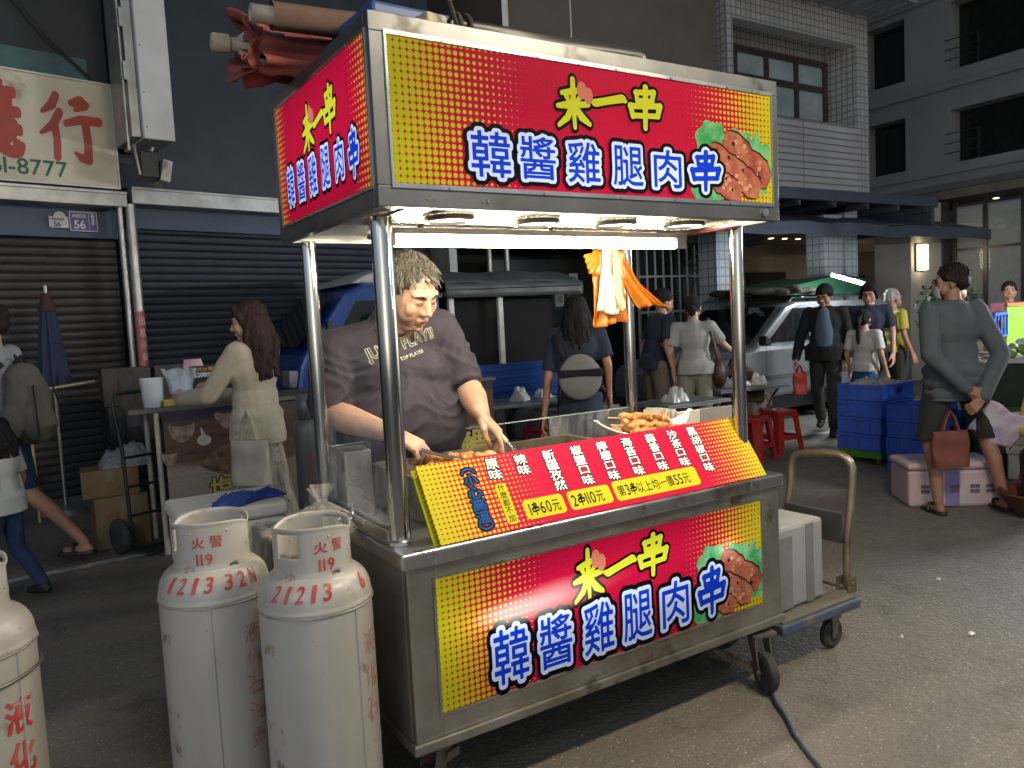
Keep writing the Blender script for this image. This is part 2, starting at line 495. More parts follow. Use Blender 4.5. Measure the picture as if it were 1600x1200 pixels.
def make_sign(root, name, kind, W, H, M4, top, low, pitch, left, right, food):
    base = sign_mat(kind+'_print', kind, W, H, pitch, left, right)
    o = MB().box(0, 0, -.004, W, H, 0).build(name, base, root)
    o.matrix_local = M4
    mk = sign_mat(kind+'_black', kind, W, H, col=(.004, .004, .006))
    mw = sign_mat(kind+'_pale', kind, W, H, col=(.62, .72, 1.0), gain=1.05)
    mb_ = sign_mat(kind+'_blue', kind, W, H, col=(.004, .045, .55), gain=1.05)
    my = sign_mat(kind+'_yellow', kind, W, H, col=(.60, .62, .03), gain=1.1)
    if food:
        mats = {'leaf': sign_mat(kind+'_leaf', kind, W, H, col=(.05, .33, .10), col2=(.22, .52, .25)),
                'meat': sign_mat(kind+'_meat', kind, W, H, col=(.30, .07, .045), col2=(.50, .19, .10)), 'char': sign_mat(kind+'_char', kind, W, H, col=(.07, .016, .014)), 'glaze': sign_mat(kind+'_glaze', kind, W, H, col=(.62, .30, .20))}
        food_print(o, W, H, mats, food)
    bk, pl, bl, yl, yb = MB(), MB(), MB(), MB(), MB()
    for ch, (x0, y0, x1, y1) in zip('韓醬雞腿肉串', low):
        x0, x1, y0, y1 = x0+.02*(x1-x0), x1-.02*(x1-x0), y0+.01*(y1-y0), y1-.01*(y1-y0)
        put(bk, ch, x0, y0, x1, y1, .0030, .178, h=.016, pad=.24); put(pl, ch, x0, y0, x1, y1, .0036, .086, h=.014, pad=.24)
        put(bl, ch, x0, y0, x1, y1, .0042, .010, h=.012, pad=.24)
    for ch, (x0, y0, x1, y1) in zip('来一串', top):
        put(yb, ch, x0, y0, x1, y1, .0020, .085, pad=.2); put(yl, ch, x0, y0, x1, y1, .0026, .012, pad=.2)
    bk.build('lettering_outline', mk, o); pl.build('lettering_edge', mw, o); bl.build('lettering', mb_, o)
    yb.build('brush_outline', mk, o); yl.build('brush_lettering', my, o)
    # the little drumstick painted on the first brush character
    x0, y0, x1, y1 = top[0]; w = x1-x0; h = y1-y0; e = MB()
    e.lathe([(.001,0),(.16*w,0)], 18, (x0+.78*w, y0+h*.80, .0031), MX.Diagonal((1, 1.2*h/w, 1)).to_3x3(), cap=False)
    e.lathe([(.001,0),(.15*w,0)], 18, (x0+.98*w, y0+h*.70, .0034), MX.Diagonal((1, 1.2*h/w, 1)).to_3x3(), cap=False)
    e.build('painted_drumstick', sign_mat(kind+'_pink', kind, W, H, col=(.62, .20, .13)), o)
    return o
# ================================================================ the food cart
cart = thing('food_cart', 'stainless steel street food cart with glowing red and yellow signs, tube light and four posts', 'food cart', (.8, .5, 0))
CX0, CX1, CY0, CY1, CZ0, CZ1 = .058, 1.59, .108, .93, .241, .8146
b = MB()
# carcass
b.box(CX0, CY0+.03, CZ0+.03, CX1, CY1, CZ1-.03)
# front face frame round the lit panel
b.box(CX0, CY0, CZ0+.03, .142, CY0+.03, CZ1-.03)
b.box(1.49, CY0, CZ0+.03, CX1, CY0+.03, CZ1-.03)
b.box(.142, CY0+.001, .728, 1.49, CY0+.03, CZ1-.03)
b.box(.142, CY0+.001, CZ0+.03, 1.49, CY0+.03, .335)
b.build('cabinet', STEELD, cart, bevel=.003)
b = MB()
b.box(CX0-.012, CY0-.012, CZ0, CX1+.012, CY1+.012, CZ0+.03)
b.box(.4, .2, .19, .62, .42, CZ0); b.box(1.0, .5, .2, 1.3, .8, CZ0)
b.build('base_rim', STEELD, cart, bevel=.004)
b = MB()
b.box(.042, .094, CZ1-.045, 1.603, CY1+.02, CZ1)
b.build('counter_top', STEEL, cart, bevel=.006)
b = MB()   # thin trim round the lit panel
for a in ((.134, .1045, .330, .142, .1085, .734), (1.485, .1045, .330, 1.493, .1085, .734), (.142, .1045, .728, 1.485, .1085, .734), (.142, .1045, .330, 1.485, .1085, .338)): b.box(*a)
for x in (.3, .62, .95, 1.28):
    for z in (.7312, .334): b.lathe([(.004,0),(.003,.003)], 8, (x, .1045, z), MX.Rotation(R(90), 3, 'X'))
for z in (.45, .6): b.lathe([(.004,0),(.003,.003)], 8, (1.489, .1045, z), MX.Rotation(R(90), 3, 'X'))
b.build('panel_trim', STEEL, cart)
for x in (.9, 1.42): MB().box(x, .0925, .778, x+.014, .0935, .81).build('lip_seam', STEELD, cart)
for px_, py_, nm in ((.088, .213, 0), (1.513, .213, 0), (.088, .836, 0), (1.513, .836, 0)):
    p = MB().tube([(px_, py_, CZ1), (px_, py_, 1.742)], .0255, 24, caps=False)
    po = p.build('post', CHROME, cart, smooth=True)
    MB().lathe([(.034, 0), (.034, .012), (.027, .016)], 20, (px_, py_, CZ1+.001)).build('flange', STEEL, po, smooth=True)
# slim glass-holding rods beside the front posts
g = MB().tube([(1.553, .235, CZ1), (1.553, .235, 1.742)], .009, 10).build('rod', CHROME, cart, smooth=True)
g = MB().tube([(.088+.032, .215, CZ1), (.12, .215, 1.742)], .006, 8).build('rod', CHROME, cart, smooth=True)
# glass guards: left side and back right, in channels
GL = glass('greasy_glass', (.9, .92, .9), .035, .08, .14)
gg = MB().box(.072, .245, CZ1+.03, .077, .80, 1.17).build('glass_guard', GL, cart)
c = MB(); c.box(.055, .22, CZ1+.0005, .062, .93, CZ1+.042); c.box(.088, .245, CZ1+.0005, .095, .8, CZ1+.042); c.box(.062, .22, CZ1+.0005, .088, .93, CZ1+.012)
c.build('glass_channel', STEEL, gg, bevel=.001)
c = MB(); c.tube([(.06, .5, CZ1+.07), (.06, .5, CZ1+.03), (.03, .5, CZ1+.02)], .007, 8); c.tube([(.035, .47, CZ1+.03), (.035, .53, CZ1+.045)], .006, 8); c.lathe([(.015,0),(.02,.01),(.012,.03)], 12, (.04, .56, CZ1+.01))
c.build('clamp', CHROME, gg, smooth=True)
g2 = MB().box(1.06, .834, CZ1+.03, 1.50, .839, 1.03).build('glass_guard', GL, cart)
MB().box(.12, .834, 1.025, 1.49, .84, 1.029).build('top_edge', glass('glass_edge', (.75,.85,.8), .45), g2)
# griddle with raised splash walls
GRI = mat('burnt_steel', (.30, .27, .21), .45, .6, vs=6, col2=(.12, .095, .06), rvar=.15, patch=((.05,.035,.02), 7, .6), bmp=.08, bs=25)
GREASE = mat('greasy_griddle', (.22, .16, .09), .22, .4, vs=9, col2=(.10, .06, .03), rvar=.1, bmp=.1, bs=30)
b = MB()
gx0, gx1, gy0, gy1, gz = .24, 1.12, .36, .80, .955
b.box(gx0, gy0, CZ1+.0005, gx1, gy0+.018, gz); b.box(gx0, gy1-.018, CZ1+.0005, gx1, gy1, gz)
b.box(gx0, gy0+.018, CZ1+.0005, gx0+.018, gy1-.018, gz); b.box(gx1-.018, gy0+.018, CZ1+.0005, gx1, gy1-.018, gz)
gr = b.build('griddle', GRI, cart, bevel=.002)
MB().box(gx0+.018, gy0+.018, .86, gx1-.018, gy1-.018, .915).build('hot_plate', GREASE, gr)
MB().box(gx0-.012, gy0-.01, gz-.004, gx1+.012, gy0+.02, gz+.006).build('griddle_rim', STEEL, gr, bevel=.002)
# --- header box
HX, HY, H0, H1 = 1.499, .854, 1.7365, 2.2107
b = MB()
def frame(bx):
    for a in bx: b.box(*a)
frame([(0, 0, 2.163, HX, .03, H1), (0, 0, H0, HX, .03, 1.789), (0, 0, 1.789, .045, .03, 2.163), (1.463, 0, 1.789, HX, .03, 2.163),
       (0, .03, 2.17, .03, HY, H1), (0, .03, H0, .03, HY, 1.786), (0, .806, 1.786, .03, HY, 2.17), (0, .03, 1.786, .03, .034, 2.17),
       (HX-.02, .03, H0, HX, HY, H1), (.03, HY-.02, H0, HX-.02, HY, H1), (.03, .03, H1-.012, HX-.02, HY-.02, H1-.002)])
hd = b.build('header_box', HSTEEL, cart, bevel=.003)
b = MB()
for a in ((.038, -.004, 1.783, .045, .0, 2.169), (1.463, -.004, 1.783, 1.47, 0, 2.169), (.045, -.004, 2.158, 1.463, 0, 2.169), (.045, -.004, 1.783, 1.463, 0, 1.795)): b.box(*a)
for a in ((-.004, .024, 1.783, 0, .031, 2.174), (-.004, .803, 1.783, 0, .813, 2.174), (-.004, .031, 2.165, 0, .803, 2.174), (-.004, .031, 1.783, 0, .803, 1.79)): b.box(*a)
for x in (.2, .5, .78, 1.0, 1.25, 1.4):
    for z in (2.163, 1.788): b.lathe([(.0045,0),(.003,.003)], 8, (x, -.004, z), MX.Rotation(R(90), 3, 'X'))
for y in (.15, .4, .65):
    for z in (2.169, 1.786): b.lathe([(.0045,0),(.003,.003)], 8, (-.004, y, z), MX.Rotation(R(-90), 3, 'Y'))
b.build('sign_trim', STEEL, hd)
b = MB()
for x in (.135, .155, .30, .316): MB().lathe([(.0035,0),(.002,.003)], 8, (x, -.0002, 1.757), MX.Rotation(R(90), 3, 'X')).build('rivet', STEEL, hd)
b.lathe([(.016,0),(.014,.008),(.004,.009)], 14, (1.42, -.0002, 1.762), MX.Rotation(R(90), 3, 'X'))
b.build('bolt_head', STEEL, hd, smooth=True)
# ceiling of the header: ribbed reflector sheet, side skirts, round lamp plates
RIB = mat('ribbed_reflector', (.8, .78, .72), .25, .85, vs=8, var=.05)
b = MB()
b.box(.03, .03, 1.752, HX-.02, HY-.02, 1.756)
for k in range(96):
    x = .12+k*.0135; b.box(x, .06, 1.746, x+.006, .42, 1.7522)
ce = b.build('ceiling_sheet', RIB, cart)
WARM = emis('warm_plate', (1.0, .9, .68), 4.5)
for x, y in ((.30, .20), (.62, .22), (.92, .20), (1.20, .17), (.30, .62), (.9, .62)):
    d = MB().lathe([(.075, 0), (.078, -.012), (.068, -.016), (.066, -.006)], 28, (x, y, 1.7458), cap=False).build('lamp_ring', STEEL, cart, smooth=True)
    MB().lathe([(.001, 0), (.066, 0)], 24, (x, y, 1.739), cap=False).build('lamp_plate', WARM, d)
# tube light on a batten hung below the header
ty, tz = .40, 1.697
t_ = MB().tube([(.215, ty, tz), (1.375, ty, tz)], .017, 16).build('tube_light', TUBE, cart, smooth=True)
b = MB(); b.box(.18, ty-.02, tz+.021, 1.43, ty+.02, tz+.04); b.box(.18, ty-.018, tz-.016, .212, ty+.018, tz+.021); b.box(1.378, ty-.018, tz-.016, 1.43, ty+.018, tz+.021)
for x in (.3, .8, 1.3): b.box(x, ty-.006, tz+.04, x+.012, ty+.006, 1.748)
b.build('light_batten', mat('white_enamel', (.75,.73,.68), .4), t_)
b = MB()
b.tube([(.20, ty, tz+.03), (.16, ty-.03, tz+.01), (.12, .3, 1.73), (.11, .24, 1.70)], .004, 6)
b.build('light_wire', mat('red_wire', (.25, .03, .02), .5), t_); b = MB()
b.tube([(1.43, ty, tz+.03), (1.47, .35, 1.74), (1.45, .2, 1.735), (1.50, .12, 1.74)], .004, 6)
b.build('light_wire', mat('red_wire', (.25, .03, .02), .5), t_)
wlink(cart)
# signs
S1 = make_sign(cart, 'header_sign', 'front', 1.418, .363, MX.Translation(V((.045, -.0002, 1.795))-V(cart.location)) @ MX.Rotation(R(90), 4, 'X'),
    [(.515, .185, .628, .318), (.640, .262, .765, .284), (.785, .205, .905, .328)],
    [(.222,.028,.348,.150), (.378,.030,.500,.148), (.540,.028,.660,.146), (.707,.028,.827,.146), (.869,.030,.988,.146), (1.030,.030,1.158,.152)], .0185, .29, .285, 1.03)
S2 = make_sign(cart, 'side_sign', 'side', .772, .376, MX.Translation(V((-.0002, .803, 1.79))-V(cart.location)) @ MX.Rotation(R(-90), 4, 'Z') @ MX.Rotation(R(90), 4, 'X'),
    [(.265, .185, .36, .31), (.365, .243, .450, .262), (.46, .195, .55, .318)],
    [(.082,.050,.150,.168), (.190,.052,.258,.165), (.298,.052,.368,.165), (.412,.055,.480,.165), (.526,.056,.592,.160), (.632,.048,.698,.162)], .0180, .12, .17, None)
S3 = make_sign(cart, 'lower_sign', 'lower', 1.343, .390, MX.Translation(V((.142, .1065, .338))-V(cart.location)) @ MX.Rotation(R(90), 4, 'X'),
    [(.478, .205, .590, .362), (.603, .275, .727, .300), (.747, .228, .868, .362)],
    [(.172,.024,.296,.192), (.336,.026,.460,.188), (.505,.024,.628,.188), (.667,.026,.792,.186), (.838,.028,.964,.184), (1.012,.030,1.140,.192)], .0180, .285, .30, .985)
# casters
def caster(x, y, rz):
    m = MX.Translation((x, y, 0)) @ MX.Rotation(rz, 4, 'Z')
    b = MB()
    for s in (-.03, .03):
        b.box(-.075+.02, s-.003, .075, .0, s+.003, .10, m); b.prism([(-.06,.05),(-.04,.05),(.03,.2),(-.03,.2)], s-.0029, s+.0029, m @ MX.Rotation(R(90), 4, 'X'))
    b.box(-.04, -.034, .2, .04, .034, .212, m); b.box(-.05, -.05, .2125, .05, .05, .222, m)
    b.tube([m @ V((-.05, -.04, .075)), m @ V((-.05, .04, .075))], .01, 10)
    b.box(.0, -.045, .16, .05, -.038, .185, m)
    fo = b.build('caster', mat('rusty_steel', (.22,.19,.16), .6, .6, col2=(.12,.07,.04)), cart)
    fo.location = -V(cart.location)
    w = MB(); mm = m @ MX.Translation((-.05, 0, .075)) @ MX.Rotation(R(90), 4, 'X')
    w.lathe([(.03,-.02),(.06,-.022),(.072,-.014),(.075,0),(.072,.014),(.06,.022),(.03,.02)], 26, (0,0,0), None)
    w.v = [tuple(mm @ V(v)) for v in w.v]
    w.build('wheel', RUBBER, fo, smooth=True)
caster(1.50, .145, R(70)); caster(.16, .2, R(20)); caster(1.48, .8, R(60)); caster(.2, .82, R(10))
# ground
def ground_mat():
    m, t, p = new_mat('asphalt')
    vec = objxyz(t)[0]
    n1 = noise(t, vec, .45, 4, .6); n2 = noise(t, vec, 5, 6, .7); n3 = noise(t, vec, 120, 2, .6); n4 = noise(t, vec, 26, 3, .6)
    c = mixc(t, ramp(t, n1, .35, .65), (.165, .147, .118), (.118, .106, .088))
    c = mixc(t, ramp(t, n2, .55, .72), c, (.080, .073, .062))
    c = mixc(t, ramp(t, n3, .60, .70), c, (.30, .285, .25))
    v = t.nodes.new('ShaderNodeTexVoronoi'); v.inputs['Scale'].default_value = 55; t.links.new(vec, v.inputs['Vector'])
    v2 = S(t, v.outputs['Distance']); wn = noise(t, vec, 61, 0)
    c = mixc(t, v2.lt(.20)*ramp(t, wn, .56, .58), c, (.42, .40, .36))
    st = noise(t, mapped(t, vec, (1,1,1), (0,0,.6)), 1.7, 6, .75)
    c = mixc(t, ramp(t, st, .60, .66)*.55, c, (.055,.05,.045))
    n5 = noise(t, mapped(t, vec, (.35,1.2,1), (0,0,.5)), .9, 5, .6)
    c = mixc(t, ramp(t, n5, .50, .56)*.35, c, (.085,.08,.072))
    t.links.new(c, p.inputs['Base Color'])
    t.links.new((ramp(t, n2, .3, .8)*.3+.5).k, p.inputs['Roughness'])
    bump(t, p, n3*.55+n4*.6+v2*.5, .62, .012)
    return m
g = MB(); g.grid(lambda u, v: V((-30+90*u, -30+90*v, 0)), 2, 2)
prop(g.build('ground', ground_mat()), kind='structure')
# ================================================================ buildings
def place(root, x0, y0, rz):
    return MX.Translation((x0, y0, 0)) @ MX.Rotation(rz, 4, 'Z')
NAVY = mat('navy_paint', (.026, .034, .048), .5, vs=3, col2=(.017, .023, .033), rvar=.1, spec=.4)
SHUT_R = mat('navy_shutter', (.014, .023, .037), .55, .1, vs=2, col2=(.009, .015, .025), rvar=.12)
SHUT_L = mat('grey_brown_shutter', (.034, .032, .030), .55, .15, vs=2.5, col2=(.021, .020, .019), rvar=.12, patch=((.02,.018,.016), 2.2, .58))
ALU = mat('aluminium', (.42, .42, .41), .4, .7, vs=4, col2=(.28, .27, .25), rvar=.1)
WHITE = mat('white_paint', (.62, .62, .60), .45, vs=4, col2=(.48, .47, .43))
DARKW = mat('dark_wall', (.034, .036, .038), .8, vs=1.2, col2=(.022, .024, .026), bmp=.1, bs=12)
# ---- shuttered shop on the left, facade turned 13 degrees
shop = thing('shuttered_shop', 'dark shop front with closed roller shutters, navy upper wall and aluminium beam behind the market', 'building', (-.8, 6.22, 0), R(13))
b = MB(); b.box(-7, .12, 2.9, 5.0, 5, 10); b.box(-7, .5, 0, 5.0, 5, 2.9); b.box(-7, .02, 0, -5.9, .5, 2.9)
b.build('wall', NAVY, shop)
b = MB(); b.box(-7, .06, 3.72, .98, .119, 10); b.build('upper_panel', DARKW, shop)
b = MB(); b.box(-3.0, .03, 3.75, .80, .058, 4.02); b.build('teal_fascia', mat('faded_teal', (.05, .12, .12), .6, col2=(.03,.07,.07), vs=3), shop)
b = MB(); b.tube([(.1, .0, 4.6), (.45, -.02, 4.15), (.92, .0, 3.75)], .012, 6); b.build('cable', BLACKP, shop)
b = MB(); b.box(-7, -.06, 2.69, 1.02, .5, 2.82); b.box(1.07, -.06, 2.73, 5.0, .5, 2.88); b.box(-7, -.075, 2.80, 1.02, -.06, 2.83); b.box(1.07, -.075, 2.86, 5.0, -.06, 2.885)
b.build('beam', ALU, shop, bevel=.004)
def shutter(u0, u1, z1, m, pitch=.078):
    pr = []; z = 0.
    while z < z1: pr += [(.30, z), (.293, z+pitch*.12), (.288, z+pitch*.4), (.290, z+pitch*.75), (.303, z+pitch*.96)]; z += pitch
    g = MB(); n = len(pr)
    g.add([V((u, v, z)) for u in (u0, u1) for v, z in pr], [(i, n+i, n+i+1, i+1) for i in range(n-1)])
    return g.build('roller_shutter', m, shop)
shutter(-5.85, 1.0, 2.44, SHUT_L); shutter(1.1, 4.95, 2.55, SHUT_R)
b = MB(); b.box(-5.9, .2, 2.42, 1.0, .499, 2.69); b.box(1.1, .2, 2.53, 5.0, .499, 2.73); b.build('lintel', mat('lintel_blue', (.035, .066, .12), .5, vs=2, col2=(.022,.045,.085)), shop)
b = MB(); b.tube([(1.05, -.03, 0), (1.05, -.03, 2.72)], .045, 14); b.build('pillar', ALU, shop, smooth=True)
b = MB(); b.tube([(.965, .0, 0), (.965, .0, 2.70)], .028, 10); b.build('downpipe', ALU, shop, smooth=True)
b = MB(); b.grid(lambda u, v: V((1.05+.0475*math.cos(-PI/2+(u-.5)*2.6), -.03+.0475*math.sin(-PI/2+(u-.5)*2.6), 1.19+.52*v)), 10, 2)
stk = b.build('sticker', mat('pink_sticker', (.42, .12, .15), .5, vs=9, col2=(.30,.08,.10)), shop)
b = MB()
for k, ch in enumerate('出租停車'): put(b, ch, 1.025, 1.58-.115*k, 1.075, 1.66-.115*k, -.080, .02, fn=lambda p: V((p.x, p.z, p.y)))
b.build('sticker_lettering', mat('sticker_white', (.55,.45,.45), .5), stk)
b = MB(); b.box(4.99, -.05, 0, 5.12, .5, 2.9); b.build('end_pillar', ALU, shop)
# signs on it (things of their own)
def flatxy(u0, v0): return lambda p: V((p.x, -p.z, p.y))
XZ = lambda p: V((p.x, -p.z, p.y))
sg = thing('shop_sign', 'old cream shop sign board with red brush characters and green telephone digits', 'shop sign', (-.8, 6.22, 0), R(13))
b = MB(); b.box(-2.6, -.02, 2.87, .97, .055, 3.80)
b.build('board', mat('cream_board', (.56, .52, .40), .5, vs=1.6, col2=(.44, .40, .29), patch=((.33,.27,.17), 2.4, .62)), sg, bevel=.006)
b = MB(); b.box(-2.62, -.03, 2.855, .985, .05, 2.87); b.box(-2.62, -.03, 3.80, .985, .05, 3.815); b.box(.97, -.03, 2.87, .985, .05, 3.80); b.build('frame', WHITE, sg)
STROKES['行'] = [[(.30,.98,.05),(.22,.84,.06),(.05,.72,.02)], [(.34,.74,.05),(.22,.54,.06),(.0,.40,.015)], [(.24,.58,.05),(.26,.3,.05),(.24,.06,.05)],
    [(.56,.90,.04),(.72,.94,.07),(.84,.90,.03)], [(.62,.80,.02),(.80,.88,.05)], [(.44,.58,.04),(.7,.66,.055),(1.02,.66,.06)], [(.78,.64,.06),(.80,.3,.06),(.78,.06,.065)], [(.78,.06,.065),(.66,.08,.05),(.56,.15,.01)]]
b = MB(); put(b, '行', .36, 3.10, .84, 3.64, .0225, .015, fn=XZ); put(b, '義', -.36, 3.08, .20, 3.70, .0225, .045, fn=XZ); put(b, '信', -1.1, 3.08, -.55, 3.70, .0225, .045, fn=XZ)
b.build('brush_lettering', mat('red_sign_paint', (.36, .045, .030), .5, vs=8, col2=(.28,.04,.03)), sg)
b = MB(); textrow(b, '7-561-8777', -.31, 2.925, .135, .0225, .012, .13, fn=XZ); b.build('digits', mat('green_sign_paint', (.015, .12, .055), .5), sg)
vs_ = thing('projecting_sign', 'tall blank white projecting box sign above the aluminium beam', 'box sign', (.40, 6.1, 3.2), R(8))
MB().box(-.13, -.30, 0, .14, .35, 4.2).build('casing', mat('sign_white', (.50, .51, .52), .5, vs=2, col2=(.42,.42,.41)), vs_, bevel=.012)
b = MB(); b.box(-.21, -.24, .02, -.135, .3, 4.2); b.tube([(-.235, -.2, -.1), (-.235, -.2, 4.2)], .014, 8)
for z in (.5, .95, 1.3): b.box(-.24, -.26, z, -.21, -.1, z+.16)
b.build('bracket', ALU, vs_, bevel=.004)
b = MB()
for z in (.1, .4, .8, 1.2): b.ell((.145, -.29, z), .008); b.ell((-.1, -.301, z), .006)
b.build('screws', BLACKP, vs_)
fl = thing('floodlight', 'black floodlight with grey louvred side hung under the projecting sign', 'floodlight', (.40, 6.12, 2.9), R(10))
b = MB(); b.box(-.12, -.12, 0, .03, .12, .24); b.build('housing', BLACKP, fl, bevel=.01)
b = MB(); b.box(.031, -.13, -.01, .12, .12, .19, MX.Rotation(R(12), 4, 'Y'))
sd = b.build('side_plate', ALU, fl, bevel=.006)
b = MB()
for k in range(5): b.box(.04+.014*k, -.134, .06+.012*k, .045+.014*k, -.1305, .16)
b.build('louvre_slots', BLACKP, sd)
b = MB(); b.tube([(0,0,.24), (.03,0,.32)], .02, 8); b.tube([(-.13,-.1,.02), (-.15,-.05,.3)], .015, 8); b.build('arm', ALU, fl, smooth=True)
pl = thing('house_number_plate', 'purple house number plate reading 56 on the blue lintel', 'number plate', (-.8, 6.22, 0), R(13))
b = MB(); b.box(.575, .165, 2.475, .815, .199, 2.655); b.build('plate', mat('plate_white', (.55,.55,.56), .4), pl)
MB().box(.583, .1625, 2.483, .807, .1645, 2.647).build('purple_face', mat('plate_purple', (.075, .05, .20), .4), pl)
b = MB(); zf = lambda p: V((p.x, .1615-p.z, p.y))
textrow(b, '56', .612, 2.50, .075, 0, .018, .12, fn=zf)
for k, ch in enumerate('建國四路'): put(b, ch, .60+.031*k, 2.60, .626+.031*k, 2.632, 0, .005, fn=zf)
for k, ch in enumerate('鹽埕區'): put(b, ch, .760, 2.605-.034*k, .79, 2.635-.034*k, 0, .005, fn=zf)
b.box(.738, .161, 2.50, .7405, .1622, 2.64)
b.build('digits', mat('plate_digits', (.62,.62,.66), .4), pl)
pl = thing('house_number_plate', 'small white house number plate reading 56 with a green arc on top', 'number plate', (-.8, 6.22, 0), R(13))
b = MB(); b.box(.405, .165, 2.50, .565, .199, 2.60); b.lathe([(.001,0),(.05,0),(.05,.02)], 20, (.50, .199, 2.60), MX.Rotation(R(90), 3, 'X')); b.build('plate', mat('plate_white', (.55,.55,.56), .4), pl)
b = MB(); textrow(b, '56', .44, 2.51, .045, 0, .02, .12, fn=zf)
for k in range(5): b.box(.425+.022*k, .161, 2.568, .44+.022*k, .1632, 2.585)
b.build('digits', mat('plate_dark', (.03,.06,.05), .4), pl)
# ---- olive rendered building in the middle with an open arcade below
TAN = mat('olive_render', (.115, .10, .078), .8, vs=.7, col2=(.085, .075, .058), bmp=.06, bs=20)
mid = thing('rendered_building', 'plain olive brown rendered building above a dark open arcade', 'building', (7.0, 8.3, 0))
b = MB(); b.box(-2.0, -1.15, 2.75, 2.0, 5, 12); b.build('wall', TAN, mid)
b = MB(); b.box(-2.02, -1.162, 2.75, -1.93, -1.15, 12); b.box(-.9, -1.158, 2.75, -.88, -1.15, 12); b.build('corner_trim', WHITE, mid)
b = MB(); b.box(-4.0, 1.6, 0, 5.2, 5, 2.75); b.box(-4.0, -.4, 2.60, 3.9, 1.6, 2.749); b.build('arcade', DARKW, mid)
for x in (-1.9, -1.6): MB().tube([(x, -.3, 0), (x, -.3, 2.6)], .04, 10).build('arcade_post', ALU, mid, smooth=True)
b = MB(); b.box(-1.2, .9, 0, .9, 1.0, 2.45); b.build('arcade_door', mat('dark_door', (.028,.03,.033), .3, var=.2), mid)
b = MB(); b.box(.98, -.22, .4, 1.02, -.2, 2.6)
for k in range(8): b.box(1.0+.185*k, -.22, 1.0, 1.03+.185*k, -.2, 2.62)
b.box(.98, -.219, 1.45, 2.4, -.201, 1.49); b.box(.98, -.219, 2.05, 2.4, -.201, 2.08); b.build('window_bars', mat('bar_white', (.42,.42,.42), .4, var=.1), mid)
b = MB(); b.box(.9, -.05, 0, 2.6, .1, 2.6); b.build('barred_window', mat('dark_glass', (.02,.022,.025), .12, var=.1), mid)
BRK = None
def tile_mat(name, c1, c2, mortar, sx, sz, axis='XZ'):
    m, t, p = new_mat(name)
    vec, x, y, z = objxyz(t)
    cb = t.nodes.new('ShaderNodeCombineXYZ')
    if axis == 'XZ': t.links.new((x+y).k, cb.inputs[0])
    t.links.new(z.k, cb.inputs[1])
    br = t.nodes.new('ShaderNodeTexBrick'); t.links.new(cb.outputs[0], br.inputs[0])
    br.inputs['Color1'].default_value = (*c1, 1); br.inputs['Color2'].default_value = (*c2, 1); br.inputs['Mortar'].default_value = (*mortar, 1)
    br.inputs['Scale'].default_value = 1; br.inputs['Mortar Size'].default_value = .012; br.inputs['Brick Width'].default_value = sx; br.inputs['Row Height'].default_value = sz
    br.offset = 0.; br.inputs['Bias'].default_value = 0
    n = noise(t, vec, .8, 4)
    c = mixc(t, ramp(t, n, .4, .7), br.outputs[0], mixc(t, .35, br.outputs[0], mortar))
    t.links.new(c, p.inputs['Base Color']); p.inputs['Roughness'].default_value = .35
    bump(t, p, S(t, br.outputs['Fac'])*-1., .5, .01)
    return m
TILE = tile_mat('white_tile', (.44, .43, .42), (.38, .37, .36), (.17, .165, .16), .115, .115)
SLATE = tile_mat('white_strip_tile', (.44, .43, .42), (.40, .39, .38), (.15, .145, .14), 2.2, .115)
til = thing('tiled_building', 'pale tiled apartment building with brown framed window and recessed balcony', 'building', (10.9, 7.0, 0))
b = MB(); b.box(-1.85, 0, 2.9, -1.70, 6, 12); b.box(1.52, 0, 2.9, 1.85, 6, 12); b.box(-1.70, .7, 2.9, 1.52, 6, 4.86); b.box(-1.70, .7, 5.92, 1.52, 6, 12); b.box(-1.70, 0, 6.05, 1.52, .25, 12)
b.build('wall', TILE, til)
b = MB(); b.box(-1.699, 0.01, 3.3, 1.518, .2, 4.62); b.build('parapet', SLATE, til)
b = MB(); b.box(-1.699, 0.02, 3.12, 1.518, .2, 3.28); b.box(-1.9, -.5, 2.80, 1.9, 6, 2.89); b.build('slab', mat('slab_grey', (.2,.2,.2), .7), til)
b = MB(); b.box(-1.9, -.75, 6.60, 2.1, -.0005, 6.66); b.box(-1.9, -.8, 6.60, 2.1, -.75, 6.80)
for k in range(9): b.box(-1.8+.45*k, -.74, 6.56, -1.77+.45*k, -.001, 6.595)
b.build('rain_canopy', mat('canopy_sheet', (.24,.25,.27), .5), til)
wn = MB(); wf = mat('brown_window_frame', (.05, .032, .03), .4)
for a in ((-1.0,4.86,-.92,5.92), (-.22,4.86,-.12,5.92), (.58,4.86,.68,5.92), (1.40,4.86,1.52,5.92), (-.92,5.82,-.22,5.92), (-.12,5.82,.58,5.92), (.68,5.82,1.40,5.92), (-.92,5.36,-.22,5.47), (-.12,5.36,.58,5.47), (.68,5.36,1.40,5.47), (-1.70,4.86,-1.0,5.92)): wn.box(a[0], .60, a[1], a[2], .70, a[3])
w = wn.build('window', wf, til)
g = MB(); g.box(-.92, .64, 4.86, 1.40, .66, 5.82); g.build('pane', mat('frosted_glass', (.30, .36, .37), .22, vs=1.5, col2=(.20,.25,.26)), w)
